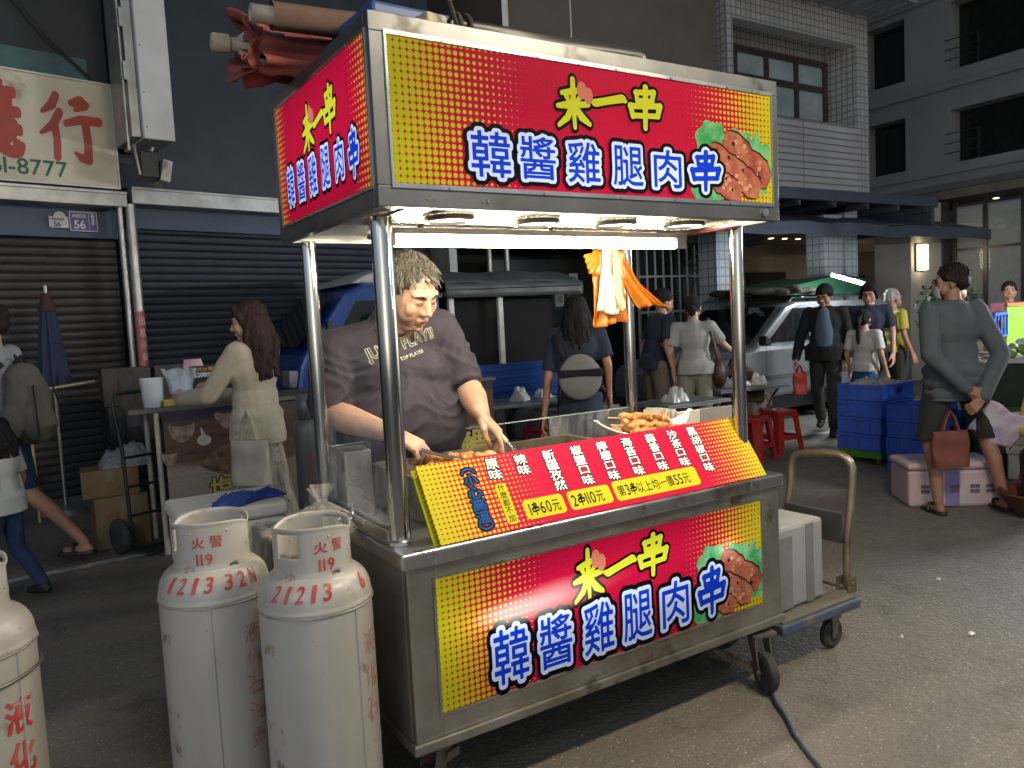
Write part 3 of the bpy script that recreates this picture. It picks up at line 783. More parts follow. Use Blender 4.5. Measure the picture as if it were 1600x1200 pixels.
# ---- grey stone building on the right
STONE = mat('grey_stone', (.18, .178, .172), .7, vs=.6, col2=(.14, .138, .134), bmp=.05, bs=10)
gry = thing('stone_building', 'large dark grey stone hotel with recessed window bays, arch and lobby glass', 'building', (16, 6, 0))
def wall_x(mb, x0, x1, y0, y1, z0, z1, holes):
    ys = sorted({y0, y1, *[h[0] for h in holes], *[h[1] for h in holes]}); zs = sorted({z0, z1, *[h[2] for h in holes], *[h[3] for h in holes]})
    for i in range(len(zs)-1):
        run = None
        for j in range(len(ys)-1):
            cy, cz = (ys[j]+ys[j+1])/2, (zs[i]+zs[i+1])/2
            hole = any(h[0] < cy < h[1] and h[2] < cz < h[3] for h in holes)
            if not hole: run = [run[0] if run else ys[j], ys[j+1]]
            if (hole or j == len(ys)-2) and run: mb.box(x0, run[0], zs[i], x1, run[1], zs[i+1]); run = None
HB = [(2.26, 3.2, 6.2, 7.52), (2.26, 3.2, 4.28, 5.42), (-1.4, 1.28, 6.15, 7.5), (-1.4, 1.28, 4.26, 5.34), (-1.4, 1.28, 8.2, 9.6), (-4.6, -2.0, 6.15, 7.5), (-4.6, -2.0, 4.26, 5.34)]
b = MB(); wall_x(b, 0, .4, -6, 5, 3.45, 13, HB); b.build('wall', STONE, gry)
b = MB(); b.box(-.06, -6, 4.04, 0, 5, 4.12); b.box(-.06, -6, 5.78, 0, 5, 5.9); b.box(-.04, -6, 3.72, 0, 5, 3.78); b.box(-.05, -6, 7.66, 0, 5, 7.75); b.build('cornice', STONE, gry)
DG = mat('dark_window_glass', (.012, .012, .011), .15, var=.2)
b = MB(); b.box(.36, -6, 3.5, .38, 5, 13); b.build('window_glass', DG, gry)
b = MB()
for y0, y1, z0, z1 in HB[2:]:
    b.box(.05, y1-.55, z0, .08, y1-.52, z0+.62)
    for z in (.2, .4, .6): b.box(-.02, y1-.6, z0+z, .0, y1+.1, z0+z+.015)
    b.box(.3, (y0+y1)/2, z0, .34, (y0+y1)/2+.06, z1)
b.build('balcony_rail', BLACKP, gry)
b = MB()   # ground floor arch beam
arch = [(-6, 3.449), (5, 3.449), (5, 2.6), (1.75, 2.6)]+[(1.75-1.3*math.sin(a*PI/2/8), 2.6+.45*(1-math.cos(a*PI/2/8))) for a in range(1, 9)]+[(-1.0, 3.15), (-6, 3.2)]
b.add([V((x, y, z)) for x in (-.3, .3) for y, z in arch], [tuple(range(len(arch)-1, -1, -1)), tuple(range(len(arch), 2*len(arch)))]+[(k, (k+1) % len(arch), len(arch)+(k+1) % len(arch), len(arch)+k) for k in range(len(arch))])
b.build('arch_beam', STONE, gry)
b = MB(); b.box(2, -6, 0, 2.2, 5, 3.4); b.box(-2.3, -6, 3.25, 2, 2.4, 3.4); b.build('lobby_wall', mat('lobby_wall', (.10,.085,.065), .6, var=.2), gry)
gl = MB()
for y in (-3.6, -2.4, -1.6, -1.05, -.42, .12): gl.box(-2.03, y-.035, 0, -1.97, y+.035, 3.2)
for z in (2.3, 1.2, 3.1): gl.box(-2.025, -3.6, z, -1.975, .12, z+.05)
fr = gl.build('lobby_window_frame', mat('dark_frame', (.02,.02,.024), .4), gry)
MB().box(-2.004, -3.6, 0, -1.996, .12, 3.1).build('lobby_glass', glass('lobby_glass', (.5,.55,.55), .18, .06), fr)
SPOT = emis('spot_light', (1, .85, .6), 7)
b = MB()
for x, y in ((-1.2, -1.0), (-.4, -.8), (-.7, -1.8), (.2, -1.6), (.6, -.4), (1., -2.2), (.9, -.9), (-1.5, -2.3), (-1.3,-.25)): b.lathe([(.001,0),(.05,0)], 12, (x, y, 3.243), cap=False)
b.build('ceiling_lights', SPOT, gry)
# pillar with a lit wall lamp
pil = thing('stone_pillar', 'pale stone pillar carrying a glowing rectangular wall lamp', 'pillar', (13.25, 6.3, 0))
MB().box(-.55, -.1, 0, .62, .6, 3.2).build('shaft', mat('pale_stone', (.30,.28,.25), .6, vs=2, col2=(.24,.22,.2)), pil, bevel=.01)
MB().box(.42, -.13, 0, .66, -.1005, 3.2).build('dark_edge', mat('dark_frame', (.02,.02,.024), .4), pil)
wl = thing('wall_lamp', 'glowing warm rectangular lamp fixed on the pale stone pillar', 'wall lamp', (12.95, 6.2, 1.96))
b = MB(); b.box(-.13, -.03, 0, .13, 0, .48); b.build('back_plate', BLACKP, wl)
MB().box(-.10, -.12, .02, .10, -.0305, .46).build('shade', emis('lamp_shade', (1, .80, .50), 9), wl, bevel=.01)
# arcade interior behind the van: warm wall, downlights
arc = thing('lit_arcade', 'beige back wall of the lit arcade with rows of small ceiling downlights', 'arcade', (13, 9.4, 0))
b = MB(); b.box(-2.0, 0, 0, 4.6, .2, 2.9); b.build('wall', mat('beige_wall', (.30, .24, .16), .6, vs=1, col2=(.24,.19,.12)), arc)
b = MB(); b.box(-2.0, -3.2, 2.78, 3.0, 0, 2.849); b.build('ceiling', mat('beige_wall'  , (.30, .24, .16)), arc)
b = MB()
for x in (-1.3, -.9, -.5, -.1): b.lathe([(.001,0),(.05,0)], 12, (x, -1.0, 2.776), cap=False)
for x in (.6, 1.2): b.lathe([(.001,0),(.05,0)], 12, (x, -1.6, 2.776), cap=False)
b.build('ceiling_lights', SPOT, arc)
b = MB(); b.box(1.9, -.2, 1.75, 1.97, -.15, 2.05); b.box(1.9, -.2, 2.12, 1.97, -.15, 2.4); b.box(1.9,-.2,1.5,1.97,-.15,1.68); b.build('strip_light', emis('strip', (1,.85,.6), 5), arc)
for a, c_, z in ((-.9, .3, 2.2), (2.4, 3.1, 2.1)): MB().box(a, -.06, 0, c_, -.001, z).build('doorway', BLACKP, arc)
# awnings and pillars in front of the tiled building
AWN = mat('navy_awning', (.040, .048, .066), .55, vs=2, col2=(.028,.034,.048), bmp=.03, bs=8)
aw = thing('canopy', 'flat dark blue steel canopy over the arcade beside the cart header', 'canopy', (10.3, 5.6, 2.9))
b = MB(); b.box(-2.3, 0, .10, 2.1, 1.39, .22); b.box(-2.34, -.04, .08, 2.14, -.0, .24); b.build('roof', AWN, aw, bevel=.006)
for k in range(6): MB().box(-2.2+.82*k, .02, .0, -2.15+.82*k, 1.35, .098).build('rib', AWN, aw)
MB().box(2.0, .0, -.3, 2.1, 1.38, .099).build('end_panel', AWN, aw)
aw = thing('awning', 'dark folding fabric awning sloping down over the van', 'awning', (10.3, 5.6, 2.4))
b = MB(); b.grid(lambda u, v: V((-3.6+6.9*u, 1.2*(v)-.3, .26-.05*(1-v)+.28*v-.03*math.sin(u*40)*.4)), 90, 5)
b.build('fabric', AWN, aw, solid=.015)
b = MB(); b.grid(lambda u, v: V((-3.6+6.9*u, -.305-.01*math.sin(u*60), .205-.17*v+.012*math.sin(u*30))), 120, 3); b.build('valance', AWN, aw, solid=.012)
for x in (-2.5, 0., 2.9): MB().tube([(x, -.28, .19), (x, .9, .30)], .018, 8).build('arm', ALU, aw, smooth=True)
BT = tile_mat('pale_blue_tile', (.40, .45, .50), (.36, .41, .46), (.22,.24,.26), .12, .12)
for x0, x1, z1, lab in ((10.02, 10.46, 2.85, 'wide pale tiled column under the canopy behind the van'), (10.56, 10.87, 3.0, 'narrow pale tiled column to the right of the wide column'), (7.62, 7.95, 2.6, 'pale tiled column seen just left of the right front post of the cart')):
    c = MB().box(-(x1-x0)/2, 0, 0, (x1-x0)/2, .35, z1).build('column', BT, bevel=.008); c.location = ((x0+x1)/2, 6.0, 0)
    prop(c, lab, 'column')
# white road lines
LN = mat('road_paint', (.42, .42, .40), .6, vs=9, col2=(.16,.16,.155))
def road_line(x0, y0, x1, y1, w):
    d = V((x1-x0, y1-y0, 0)).normalized(); n = V((-d.y, d.x, 0))*w/2
    a, c = V((x0, y0, .004)), V((x1, y1, .004)); o = MB().add([a-n, c-n, c+n, a+n], [(0,1,2,3)]).build('road_line', LN); prop(o, kind='structure')
road_line(-2.2, 3.72, .35, 3.93, .09); road_line(5.4, 3.98, 8.6, 3.43, .10)
# ---- unseen lamps added outside the frame; light inferred, fixtures invented
def unseen_lamp(x, y, z, rz, L, col, pw, lab, name):
    t = thing('added_lamp_stand', lab, 'lamp stand', (x, y, 0), rz)
    b = MB(); b.tube([(0, .12, 0), (0, .12, z+.1), (0, 0, z+.1)], .016, 10); b.lathe([(.22,0),(.22,.02),(.03,.05)], 20, (0, .12, 0)); b.build('stand', ALU, t, smooth=True)
    b = MB(); b.box(-L/2-.05, -.03, z+.035, L/2+.05, .03, z+.085); b.build('batten', WHITE, t)
    MB().tube([(-L/2, 0, z), (L/2, 0, z)], .03, 14).build('tube_light', emis(name, col, pw), t, smooth=True)
hl = thing('added_hanging_lamp', 'unseen warm tube light added above the viewer, hung on wires from a cable', 'hanging lamp', (1.7, -1.45, 3.3), R(8))
MB().tube([(-.6, 0, 0), (.6, 0, 0)], .03, 14).build('tube_light', emis('warm_tube', (1.0, .85, .62), 205), hl, smooth=True)
MB().box(-.65, -.03, .035, .65, .03, .085).build('batten', WHITE, hl)
for x in (-.45, .45): MB().tube([(x, 0, .085), (x*.2, 0, 2.3)], .004, 6).build('wire', BLACKP, hl)
ov = thing('overhead_cable', 'unseen black cable added across the street to carry the hanging tube light', 'cable', (1.7, -1.45, 5.6), R(8))
MB().tube([(-1.2, 8.2, .9), (-.5, 4, .2), (0, 0, 0), (.6, -4, .2), (1.2, -9, 1.0)], .008, 6).build('cable', BLACKP, ov, smooth=True)
unseen_lamp(-3.2, -2.2, 2.7, R(-40), 1.2, (.86, .92, 1.0), 75, 'unseen cool tube light added on a stand behind the viewer to the left', 'cool_tube')
unseen_lamp(8.2, .4, 2.3, R(80), 1.2, (.95, .97, 1.0), 430, 'unseen cool tube light added on a stand past the far right', 'cool_tube_right')
# the visible bare tube in the crowd
tl = thing('tube_lamp', 'bare cold white tube light shining above the heads of the crowd', 'tube lamp', (8.1, 4.3, 1.72))
MB().tube([(-.16, .1, .09), (.28, -.1, -.06)], .016, 10).build('tube_light', emis('cold_tube', (.85, .95, 1.0), 220), tl, smooth=True)
MB().tube([(-.17, .1, .12), (.29, -.1, -.03)], .012, 8).build('batten', WHITE, tl)
MB().tube([(.29, -.1, -.03), (.35, -.12, -.4), (.36, -.1, -1.71)], .012, 8).build('pole', ALU, tl)
# ================================================================ things on and around the cart
# ---- menu board
_mo = V((.169, .11, .8165)); _uy = V((0, .14, .208)).normalized(); _n = V((1, 0, 0)).cross(_uy)
_mm = MX(((1, 0, 0), _uy, _n)).transposed().to_4x4()
menu = thing('menu_board', 'red and yellow flavour menu board leaning on the front edge of the cart counter', 'menu board', _mo)
menu.rotation_euler = _mm.to_euler()
MW, MH = 1.361, .2507
o = MB().box(0, 0, -.005, MW, MH, 0).build('board', sign_mat('menu_print', 'board', MW, MH, .0155, .30, .22), menu)
o2 = MB().box(-.012, .0, -.022, MW-.03, MH-.006, -.016).build('back_board', sign_mat('menu_print_back', 'board', MW, MH, .0155, .30, .22), menu)
o2.rotation_euler = (0, 0, R(-.4))
INK, PAP, MBL, MYE = mat('ink', (.008,.008,.010), .65, var=0, spec=.1), mat('menu_white', (.78,.78,.76), .65, var=0, spec=.1), mat('menu_blue', (.010,.075,.30), .65, var=0, spec=.1), mat('menu_yellow', (.58,.53,.015), .65, var=0, spec=.1)
bk, wh = MB(), MB()
for txt, u in zip(('原味','辣味','新疆孜然','椒鹽口味','檸檬口味','海苔口味','蒜香口味','沙茶口味','黑胡椒口味'), (.228,.333,.441,.553,.661,.770,.880,.985,1.083)):
    for k, ch in enumerate(txt):
        v1 = .236-.0362*k
        a = (u, v1-.0335, u+.043, v1)
        if ch == '口': a = (u+.003, v1-.030, u+.040, v1-.003)
        put(bk, ch, *a, .0006, .105, h=.022); put(wh, ch, *a, .0012, .026, h=.018)
bk.build('flavour_outline', INK, o); wh.build('flavour_lettering', PAP, o)
py, pb = MB(), MB()
def pill(u0, v0, u1, v1, r):
    pts = []
    for cx, cy, a0 in ((u1-r, v1-r, 0), (u0+r, v1-r, 90), (u0+r, v0+r, 180), (u1-r, v0+r, 270)):
        for k in range(7): a = R(a0+15*k); pts.append((cx+r*math.cos(a), cy+r*math.sin(a)))
    py.prism(pts, .0002, .0008)
pill(.232, .018, .270, .152, .012); pill(.303, .020, .452, .084, .014); pill(.470, .020, .640, .084, .014); pill(.655, .018, 1.035, .088, .014)
for k, ch in enumerate('什麼都不加'): put(pb, ch, .239, .127-.0255*k, .263, .149-.0255*k, .0012, .008, h=.02)
textrow(pb, '1串60元', .320, .032, .038, .0012, .010, .15, .72); textrow(pb, '2串110元', .482, .032, .038, .0012, .010, .15, .74); textrow(pb, '第3串以上均一價55元', .670, .033, .037, .0012, .009, .13, .76)
py.build('price_plate', MYE, o); pb.build('price_lettering', INK, o)
bk, bl = MB(), MB()
for k, ch in enumerate('小心高溫'):
    a = (.137, .158-.040*k, .182, .196-.040*k); put(bk, ch, *a, .0008, .13, h=.02, pad=.18); put(bl, ch, *a, .0014, .022, h=.018)
for s, v in ((1, .207), (-1, .026)):
    arc_ = lambda rr, ww: [[(.5+.42*math.cos(R(a)), .3*s*math.sin(R(a)), ww) for a in range(10, 171, 20)]]
    STROKES['arc%d' % s] = arc_(0, .05)
    put(bk, 'arc%d' % s, .138, v-.006, .182, v+.008, .0008, .10); put(bl, 'arc%d' % s, .138, v-.006, .182, v+.008, .0014, .0)
bk.build('warning_outline', INK, o); bl.build('warning_lettering', MBL, o)
# ---- gas cylinders
GASW = mat('gas_bottle_paint', (.43, .41, .37), .36, vs=3.5, col2=(.34, .32, .28), rvar=.12, patch=((.20,.13,.075), 10, .63), bmp=.07, bs=7, stretch=(1,1,.22))
GASR = mat('stencil_red', (.42, .035, .03), .5, vs=18, col2=(.50, .12, .10))
GASF = mat('faded_stencil', (.36, .10, .075), .55, vs=22, col2=(.46, .36, .31))
SEAM = mat('dirty_seam', (.20, .18, .15), .6, vs=12, col2=(.38,.36,.31))
def gas(x, y, cam_ang, label, front=None, front_at=0, shoulder=(), body=None, body_at=0, body_m=None, seam_at=0, hole_at=None, ring=False, body_z=.56, rc=.099, bsz=.062):
    t = thing('gas_cylinder', label, 'gas cylinder', (x, y, 0), 0, 'white gas cylinders')
    ang = lambda d: R(cam_ang+d)
    prof = [(.13,0),(.145,.012),(.149,.03),(.149,.708)]+[(.149,.714),(.1515,.718),(.1515,.724),(.149,.728),(.149,.734)]
    sh = [(.090+.058*math.cos(R(a)), .736+.068*math.sin(R(a))) for a in range(10, 91, 10)]
    prof += sh+[(.06, .808), (.03, .811)]
    b = MB().lathe(prof, 64); body_o = b.build('bottle', GASW, t, smooth=True, ang=60)
    # collar with cut-outs
    b = MB(); N, M_ = 72, 20; zc0, zc1 = .790, .932
    def hole(a, z):
        for hc, hw, z0, z1 in [(hole_at if hole_at is not None else 95, 21, .852, .908), ((hole_at or 95)+180, 21, .852, .908), (-38, 9, .79, .813), (32, 9, .79, .812), (150, 9, .79, .813), (-150, 9, .79, .813)]:
            da = (a-hc+180) % 360-180
            if abs(da) < hw and z0 < z < z1: return True
        return False
    def rad(z): return rc+(.006*max(0, (.815-z)/.025) if z < .815 else 0)
    def top(a): return zc1-.022*(1-abs(math.cos(R(a+15))))**2
    vs, fs = [], []
    for j in range(M_+1):
        for k in range(N):
            a = 360*k/N; z = zc0+(top(a)-zc0)*j/M_; r_ = rad(z)+(.004 if j == M_ else 0)
            vs.append(V((r_*math.cos(ang(a)), r_*math.sin(ang(a)), z)))
    for j in range(M_):
        for k in range(N):
            zc = zc0+(zc1-.01-zc0)*(j+.5)/M_
            if not hole(360*(k+.5)/N if 360*(k+.5)/N < 180 else 360*(k+.5)/N-360, zc): fs.append((j*N+k, j*N+(k+1) % N, (j+1)*N+(k+1) % N, (j+1)*N+k))
    b.add(vs, fs); co = b.build('collar', GASW, t, smooth=True, solid=.004)
    for k in range(9):
        a = ang(25+38*k); z = .905-.05*(k % 2); MB().ell((rc*math.cos(a)*1.02, rc*math.sin(a)*1.02, z), .004, nu=8, nv=6).build('collar_bolt', GASW, co, smooth=True)
    b = MB(); b.tube([(0,0,.79), (0,0,.86)], .022, 14); b.tube([(0,0,.855), (.045*math.cos(ang(120)), .045*math.sin(ang(120)), .855)], .012, 10); b.tube([(0,0,.86), (0,0,.885)], .012, 10); b.lathe([(.03,.885),(.033,.89),(.033,.90),(.028,.905)], 14)
    b.build('valve', mat('brass_valve', (.40,.30,.14), .4, .8, col2=(.25,.18,.09)), t, smooth=True)
    b = MB(); a = ang(seam_at); b.tube([V((.1495*math.cos(a), .1495*math.sin(a), z)) for z in (.02, .3, .714)], .0035, 6); b.build('weld_seam', GASW, body_o, smooth=True)
    b = MB(); b.tube([(.1515*math.cos(2*PI*k/48), .1515*math.sin(2*PI*k/48), .7135) for k in range(48)], .0022, 6, closed=True); b.build('dirt_line', SEAM, body_o)
    if ring:
        b = MB(); b.tube([(.156*math.cos(2*PI*k/48), .156*math.sin(2*PI*k/48), .63+.025*math.sin(2*PI*k/48+2)) for k in range(48)], .004, 8, closed=True); b.build('wire_hoop', mat('wire', (.30,.28,.24), .4, .8), t, smooth=True)
    if front:
        b = MB()
        fn = lambda p: V(((rc+.0035)*math.cos(ang(front_at)+p.x/rc), (rc+.0035)*math.sin(ang(front_at)+p.x/rc), p.y))
        put(b, '火', -.043, .865, -.010, .894, 0, .026, fn=fn); put(b, '警', .003, .864, .036, .897, 0, .004, fn=fn); textrow(b, '119', -.033, .818, .031, 0, .02, .25, .9, fn=fn)
        b.build('collar_stencil', GASR, co)
    for txt, at, step in shoulder:
        b = MB()
        for k, ch in enumerate(txt):
            def fn(p, k=k):
                th = R(12+ 62*(p.y)); r_ = .090+.060*math.cos(th); z = .736+.0690*math.sin(th)
                a = ang(at+k*step)+p.x/r_; return V((r_*math.cos(a), r_*math.sin(a), z))
            put(b, ch, -.010 if ch != '1' else -.004, .05, .010 if ch != '1' else .004, .66, 0, .018, shear=.012, fn=fn)
        b.build('shoulder_stencil', GASR, body_o)
    if body:
        b = MB(); fn = lambda p: V((.1506*math.cos(ang(body_at)+p.x/.1506), .1506*math.sin(ang(body_at)+p.x/.1506), p.y))
        for k, ch in enumerate(body): put(b, ch, -bsz*.42, body_z-bsz*1.30*k-bsz, bsz*.42, body_z-bsz*1.30*k, 0, .022 if body_m is GASR else .004, fn=fn)
        b.build('body_stencil', body_m, body_o)
    return t
gas(-.371, .475, -101, 'white gas cylinder in front of the foam box, stencilled 119 on its collar', True, -4, (('1213', -52, 15), ('32N', 14, 15)), '液化石油氣', 35, GASF, -6, 100, bsz=.057, body_z=.65)
gas(-.165, .212, -107, 'white gas cylinder touching the cart side, with a cut-out in its collar', True, 27, (('21213', -45, 14), ('6', 58, 12)), '液化石', 60, GASF, 41, -40, bsz=.07, body_z=.64)
gas(-.958, .439, -86, 'white gas cylinder with a wire hoop, cut by the left edge of the picture', None, 0, (), '液化石油氣', 38, GASR, 42, 100, ring=True, bsz=.082, body_z=.605)
gy = thing('gas_cylinder', 'slim dark grey gas cylinder with red lettering behind the woman in beige', 'gas cylinder', (.55, 2.50, 0))
GG = mat('grey_bottle_paint', (.085, .09, .09), .4, vs=5, col2=(.06,.062,.062))
MB().lathe([(.06,0),(.072,.02),(.072,.86),(.070,.90),(.055,.94),(.04,.95)], 30).build('bottle', GG, gy, smooth=True)
b = MB(); b.grid(lambda u, v: V((.046*math.cos(2*PI*u*.8), .046*math.sin(2*PI*u*.8), .94+.15*v)), 24, 3); b.build('collar', GG, gy, smooth=True, solid=.004)
b = MB(); fn = lambda p: V((.0728*math.cos(R(-106)+p.x/.072), .0728*math.sin(R(-106)+p.x/.072), p.y))
for k, ch in enumerate('液化石油氣'): put(b, ch, -.017, .72-.058*k, .017, .765-.058*k, 0, .01, fn=fn)
b.build('stencil', mat('dark_red_stencil', (.22,.03,.03), .5), gy)
# ---- styrofoam box on a crate, with cloth and scissors
FOAM = mat('styrofoam', (.66, .64, .55), .6, vs=4, col2=(.58, .55, .45), bmp=.10, bs=120, bd=.004)
st = thing('stool_crate', 'dark plastic crate hidden behind the gas cylinder, carrying the foam box', 'crate', (-.12, 1.33, 0), R(-2))
b = MB(); b.box(-.14, -.13, 0, .14, .13, .545)
for z in (.08, .2, .32, .44): b.box(-.143, -.133, z, .143, .133, z+.03)
b.build('shell', BLACKP, st)
fb = thing('foam_box', 'white styrofoam box with lid behind the gas cylinders, blue cloth on top', 'foam box', (-.155, 1.315, .546), R(-2))
MB().box(-.19, -.175, 0, .19, .175, .20).build('tub', FOAM, fb, bevel=.018)
b = MB(); b.box(-.20, -.185, .2005, .20, .185, .254); b.build('lid', FOAM, fb, bevel=.014)
def crumple(u, v, sx, sy, h, seed, k=5.):
    a = NZ.noise(V((u*k*.5+seed*3.1, v*k*.5, seed))); b_ = NZ.noise(V((u*k*1.3, v*k*1.3+seed*2, seed))); c_ = NZ.noise(V((u*k*3.1+seed, v*k*3.1, seed)))
    z = h*(.42+.5*a+.45*(1-2.4*abs(b_))*.6+.16*(1-2*abs(c_)))
    e = min(1, 4.5*min(u, 1-u, v, 1-v)); q = 1+.10*NZ.noise(V((u*3+seed, v*3, 4.)))
    return V(((u-.5)*sx*q+.02*sx*c_, (v-.5)*sy*q+.03*sy*b_, .003+max(0, z)*e**.7))
CLB = mat('blue_cloth', (.015, .045, .20), .8, vs=20, col2=(.02,.06,.26), bmp=.2, bs=150, bd=.003)
cl = thing('cloth', 'crumpled blue rag lying on the lid of the foam box', 'cloth', (-.09, 1.23, .80), R(14))
MB().grid(lambda u, v: (lambda p: V((p.x+.02*math.sin(9*v), p.y*(1+.35*math.sin(5*u+1)), p.z)))(crumple(u, v, .24, .11, .045, 1.3)), 60, 40).build('rag', CLB, cl, smooth=True, ang=180, solid=.003)
sc_ = thing('scissors', 'scissors with blue handles beside the rag on the foam box', 'scissors', (-.10, 1.34, .803), R(35))
b = MB()
for s in (-1, 1):
    b.tube([(.03+.022*math.cos(a*PI/8)*1.5, s*.016+.016*math.sin(a*PI/8), .006) for a in range(16)], .004, 8, closed=True)
b.build('handles', mat('blue_plastic', (.02,.10,.28), .4), sc_, smooth=True)
b = MB(); b.prism([(-.13,.002),(0,-.006),(.005,.004)], .003, .005); b.prism([(-.13,-.004),(0,.008),(.005,-.004)], .0055, .0075); b.build('blade', STEEL, sc_)
# crate with wrapped plastic between foam box and cart
CARD = mat('cardboard', (.22, .15, .075), .75, vs=3, col2=(.17, .11, .05), bmp=.04, bs=30)
PLAS = glass('clear_plastic', (.62, .60, .52), .16, .16, .35)
cb = thing('wrapped_carton', 'brown carton under a sheet of clear plastic at the left end of the cart', 'carton', (-.045, .86, 0))
b = MB(); b.box(-.075, -.21, 0, .075, .22, .735); b.build('carton', CARD, cb, bevel=.006)
b = MB()
def drape(u, v):
    x = -.095+.19*u; y = -.235+.47*v
    e = min(u, 1-u, v, 1-v)
    z = .742+.012*math.sin(11*u+5*v)*math.sin(7*v)-(.18*(max(0, .07-e)/.07)**1.3 if e < .07 else 0)
    k = 1+.10*(max(0, .07-e)/.07)
    return V((x*k, y*k, z+.01*math.sin(30*u+22*v)*(1-e)))
b.grid(drape, 60, 60); b.build('plastic_sheet', PLAS, cb, smooth=True, ang=180)
pb_ = thing('plastic_bag', 'crumpled clear plastic bag bunched on the left end of the counter', 'plastic bag', (.004, .62, .80), R(20))
b = MB()
for k in range(16):
    a = R(160+8*k); b.add([V((0,0,.02)), V((.22*math.cos(a), .22*math.sin(a)*.9, -.06+.012*(k % 2))), V((.22*math.cos(a+R(8)), .22*math.sin(a+R(8))*.9, -.06+.012*((k+1) % 2)))], [(0,1,2)])
b.v = [(x, y, z+.075) for x, y, z in b.v]
b.build('bag', PLAS, pb_, smooth=True)
MB().grid(lambda u, v: V((.03*math.cos(2*PI*u)*(1+.3*math.sin(5*u*2*PI))*(.4+v), .03*math.sin(2*PI*u)*(1+.3*math.cos(4*u*2*PI))*(.4+v), .085+.05*v)), 30, 5, True).build('knot', PLAS, pb_, smooth=True)
# plastic film stuck on the lower half of the side guard
fi = thing('plastic_film', 'wrinkled clear plastic film hanging inside the left glass guard', 'plastic film', (.083, .52, .846))
MB().grid(lambda u, v: V((.004*math.sin(17*u+6*v)+.004*math.sin(40*u*v+3), -.28+.56*u, (.03+.17*(u**1.4))*v)), 60, 24).build('film', glass('film', (.75,.75,.7), .10, .12, .25), fi, smooth=True, ang=180)
# ---- steel bin behind the glass
bi = thing('steel_bin', 'tall square stainless bin standing behind the left glass guard', 'bin', (.148, .70, .8155), R(-8))
b = MB()
for a in ((-.045,-.07,0,.045,-.066,.215), (-.045,.066,0,.045,.07,.215), (-.045,-.066,0,-.041,.066,.215), (.041,-.066,0,.045,.066,.215), (-.041,-.066,0,.041,.066,.006)): b.box(*a)
b.build('bin', STEEL, bi, bevel=.001)
# ---- plate of skewers and food on the griddle
CHK = mat('grilled_chicken', (.42, .165, .035), .38, vs=28, col2=(.50, .26, .07), bmp=.5, bs=70, patch=((.13,.035,.010), 38, .56), bd=.006, coat=.3)
BAM = mat('bamboo', (.55, .42, .22), .6, vs=20)
pl = thing('plate', 'white boat shaped plate piled with grilled chicken skewers behind the menu board', 'plate', (1.26, .47, .945), R(-5))
MB().grid(lambda u, v: (lambda x, y: V((x, y, .10*abs(x/.23)**2.2+.035*(y/.09)**2)))((u-.5)*.46, (v-.5)*.18*max(.12, (1-abs(2*u-1)**2.2))), 30, 12).build('dish', mat('white_melamine', (.78,.78,.76), .25, var=.03), pl, smooth=True, ang=180, solid=.005)
sp = thing('plate_stand', 'steel tray block under the plate of skewers', 'tray', (1.27, .47, .8155))
b = MB(); b.box(-.12, -.06, 0, .12, .22, .10); b.box(-.13, -.07, .1005, .13, .23, .125); b.build('tray', STEEL, sp, bevel=.003)
def skewer_mb(seed, L=.20):
    r_ = random.Random(seed); b = MB()
    for k in range(7):
        t = k/6; b.ell((-.08+L*.85*t, r_.uniform(-.008, .008), r_.uniform(-.004, .006)), (.024+r_.uniform(0, .010), .022+r_.uniform(0, .008), .014+r_.uniform(0, .006)), MX.Rotation(r_.uniform(-.6, .6), 3, 'Z') @ MX.Rotation(r_.uniform(-.5,.5), 3, 'Y'), 10, 7)
    return b
sk_mesh = [blob(skewer_mb(s), .005, 2) for s in (1, 2, 3)]
for me in sk_mesh:
    for v in me.vertices: v.co += v.normal*(.006*NZ.noise(v.co*70)+.003*NZ.noise(v.co*170))
SKL = ['uppermost grilled chicken skewer on the plate', 'grilled chicken skewer second from the top of the pile', 'grilled chicken skewer in the middle of the pile', 'grilled chicken skewer at the front of the plate', 'grilled chicken skewer at the bottom right of the pile', 'grilled chicken skewer at the back of the plate']
for i, (x, y, z, a, ty_) in enumerate(((1.24,.46,1.035,-8,.10), (1.225,.44,1.008,-3,.12), (1.265,.46,1.003,-12,.05), (1.225,.405,.980,4,.08), (1.31,.43,.978,-14,-.02), (1.25,.51,.985,-6,.06))):
    t = thing('chicken_skewer', SKL[i], 'skewer', (x, y, z), R(a), 'grilled chicken skewers'); t.rotation_euler = (R(20*i), ty_, R(a))
    me = sk_mesh[i % 3].copy(); me.materials.clear(); me.materials.append(CHK); me.name = 'meat'
    link('meat', me, t)
    MB().tube([(-.155, 0, 0), (.11, 0, 0)], .003, 6).build('stick', BAM, t)
fd = thing('chicken_pieces', 'chopped chicken pieces frying on the griddle under the tongs', 'food', (.50, .62, .916))
r_ = random.Random(4); b = MB()
for k in range(60): b.ell((r_.gauss(0,.075), r_.gauss(0,.05), r_.uniform(.008,.05)), (.022,.016,.014), MX.Rotation(r_.uniform(0,3), 3, 'Z') @ MX.Rotation(r_.uniform(-.6,.6),3,'X'), 8, 6)
me = blob(b, .006, 2); me.materials.append(CHK); link('pieces', me, fd); prop(fd, kind='stuff')
pa = thing('paper_bags', 'stack of folded cream paper bags standing behind the skewer plate', 'paper bags', (1.62, .66, .8155), R(-6))
PAPER = mat('cream_paper', (.62, .58, .47), .7, vs=3, col2=(.52,.48,.38)); PAPER2 = mat('grey_paper', (.30, .29, .26), .7, vs=3)
b = MB()
for k in range(9): b.box(-.165+.012*k, -.06+.004*(k % 3), 0, -.158+.012*k, .05, .195+.008*(k % 2), MX.Rotation(R(6), 4, 'Y'))
b.build('bundle', PAPER, pa)
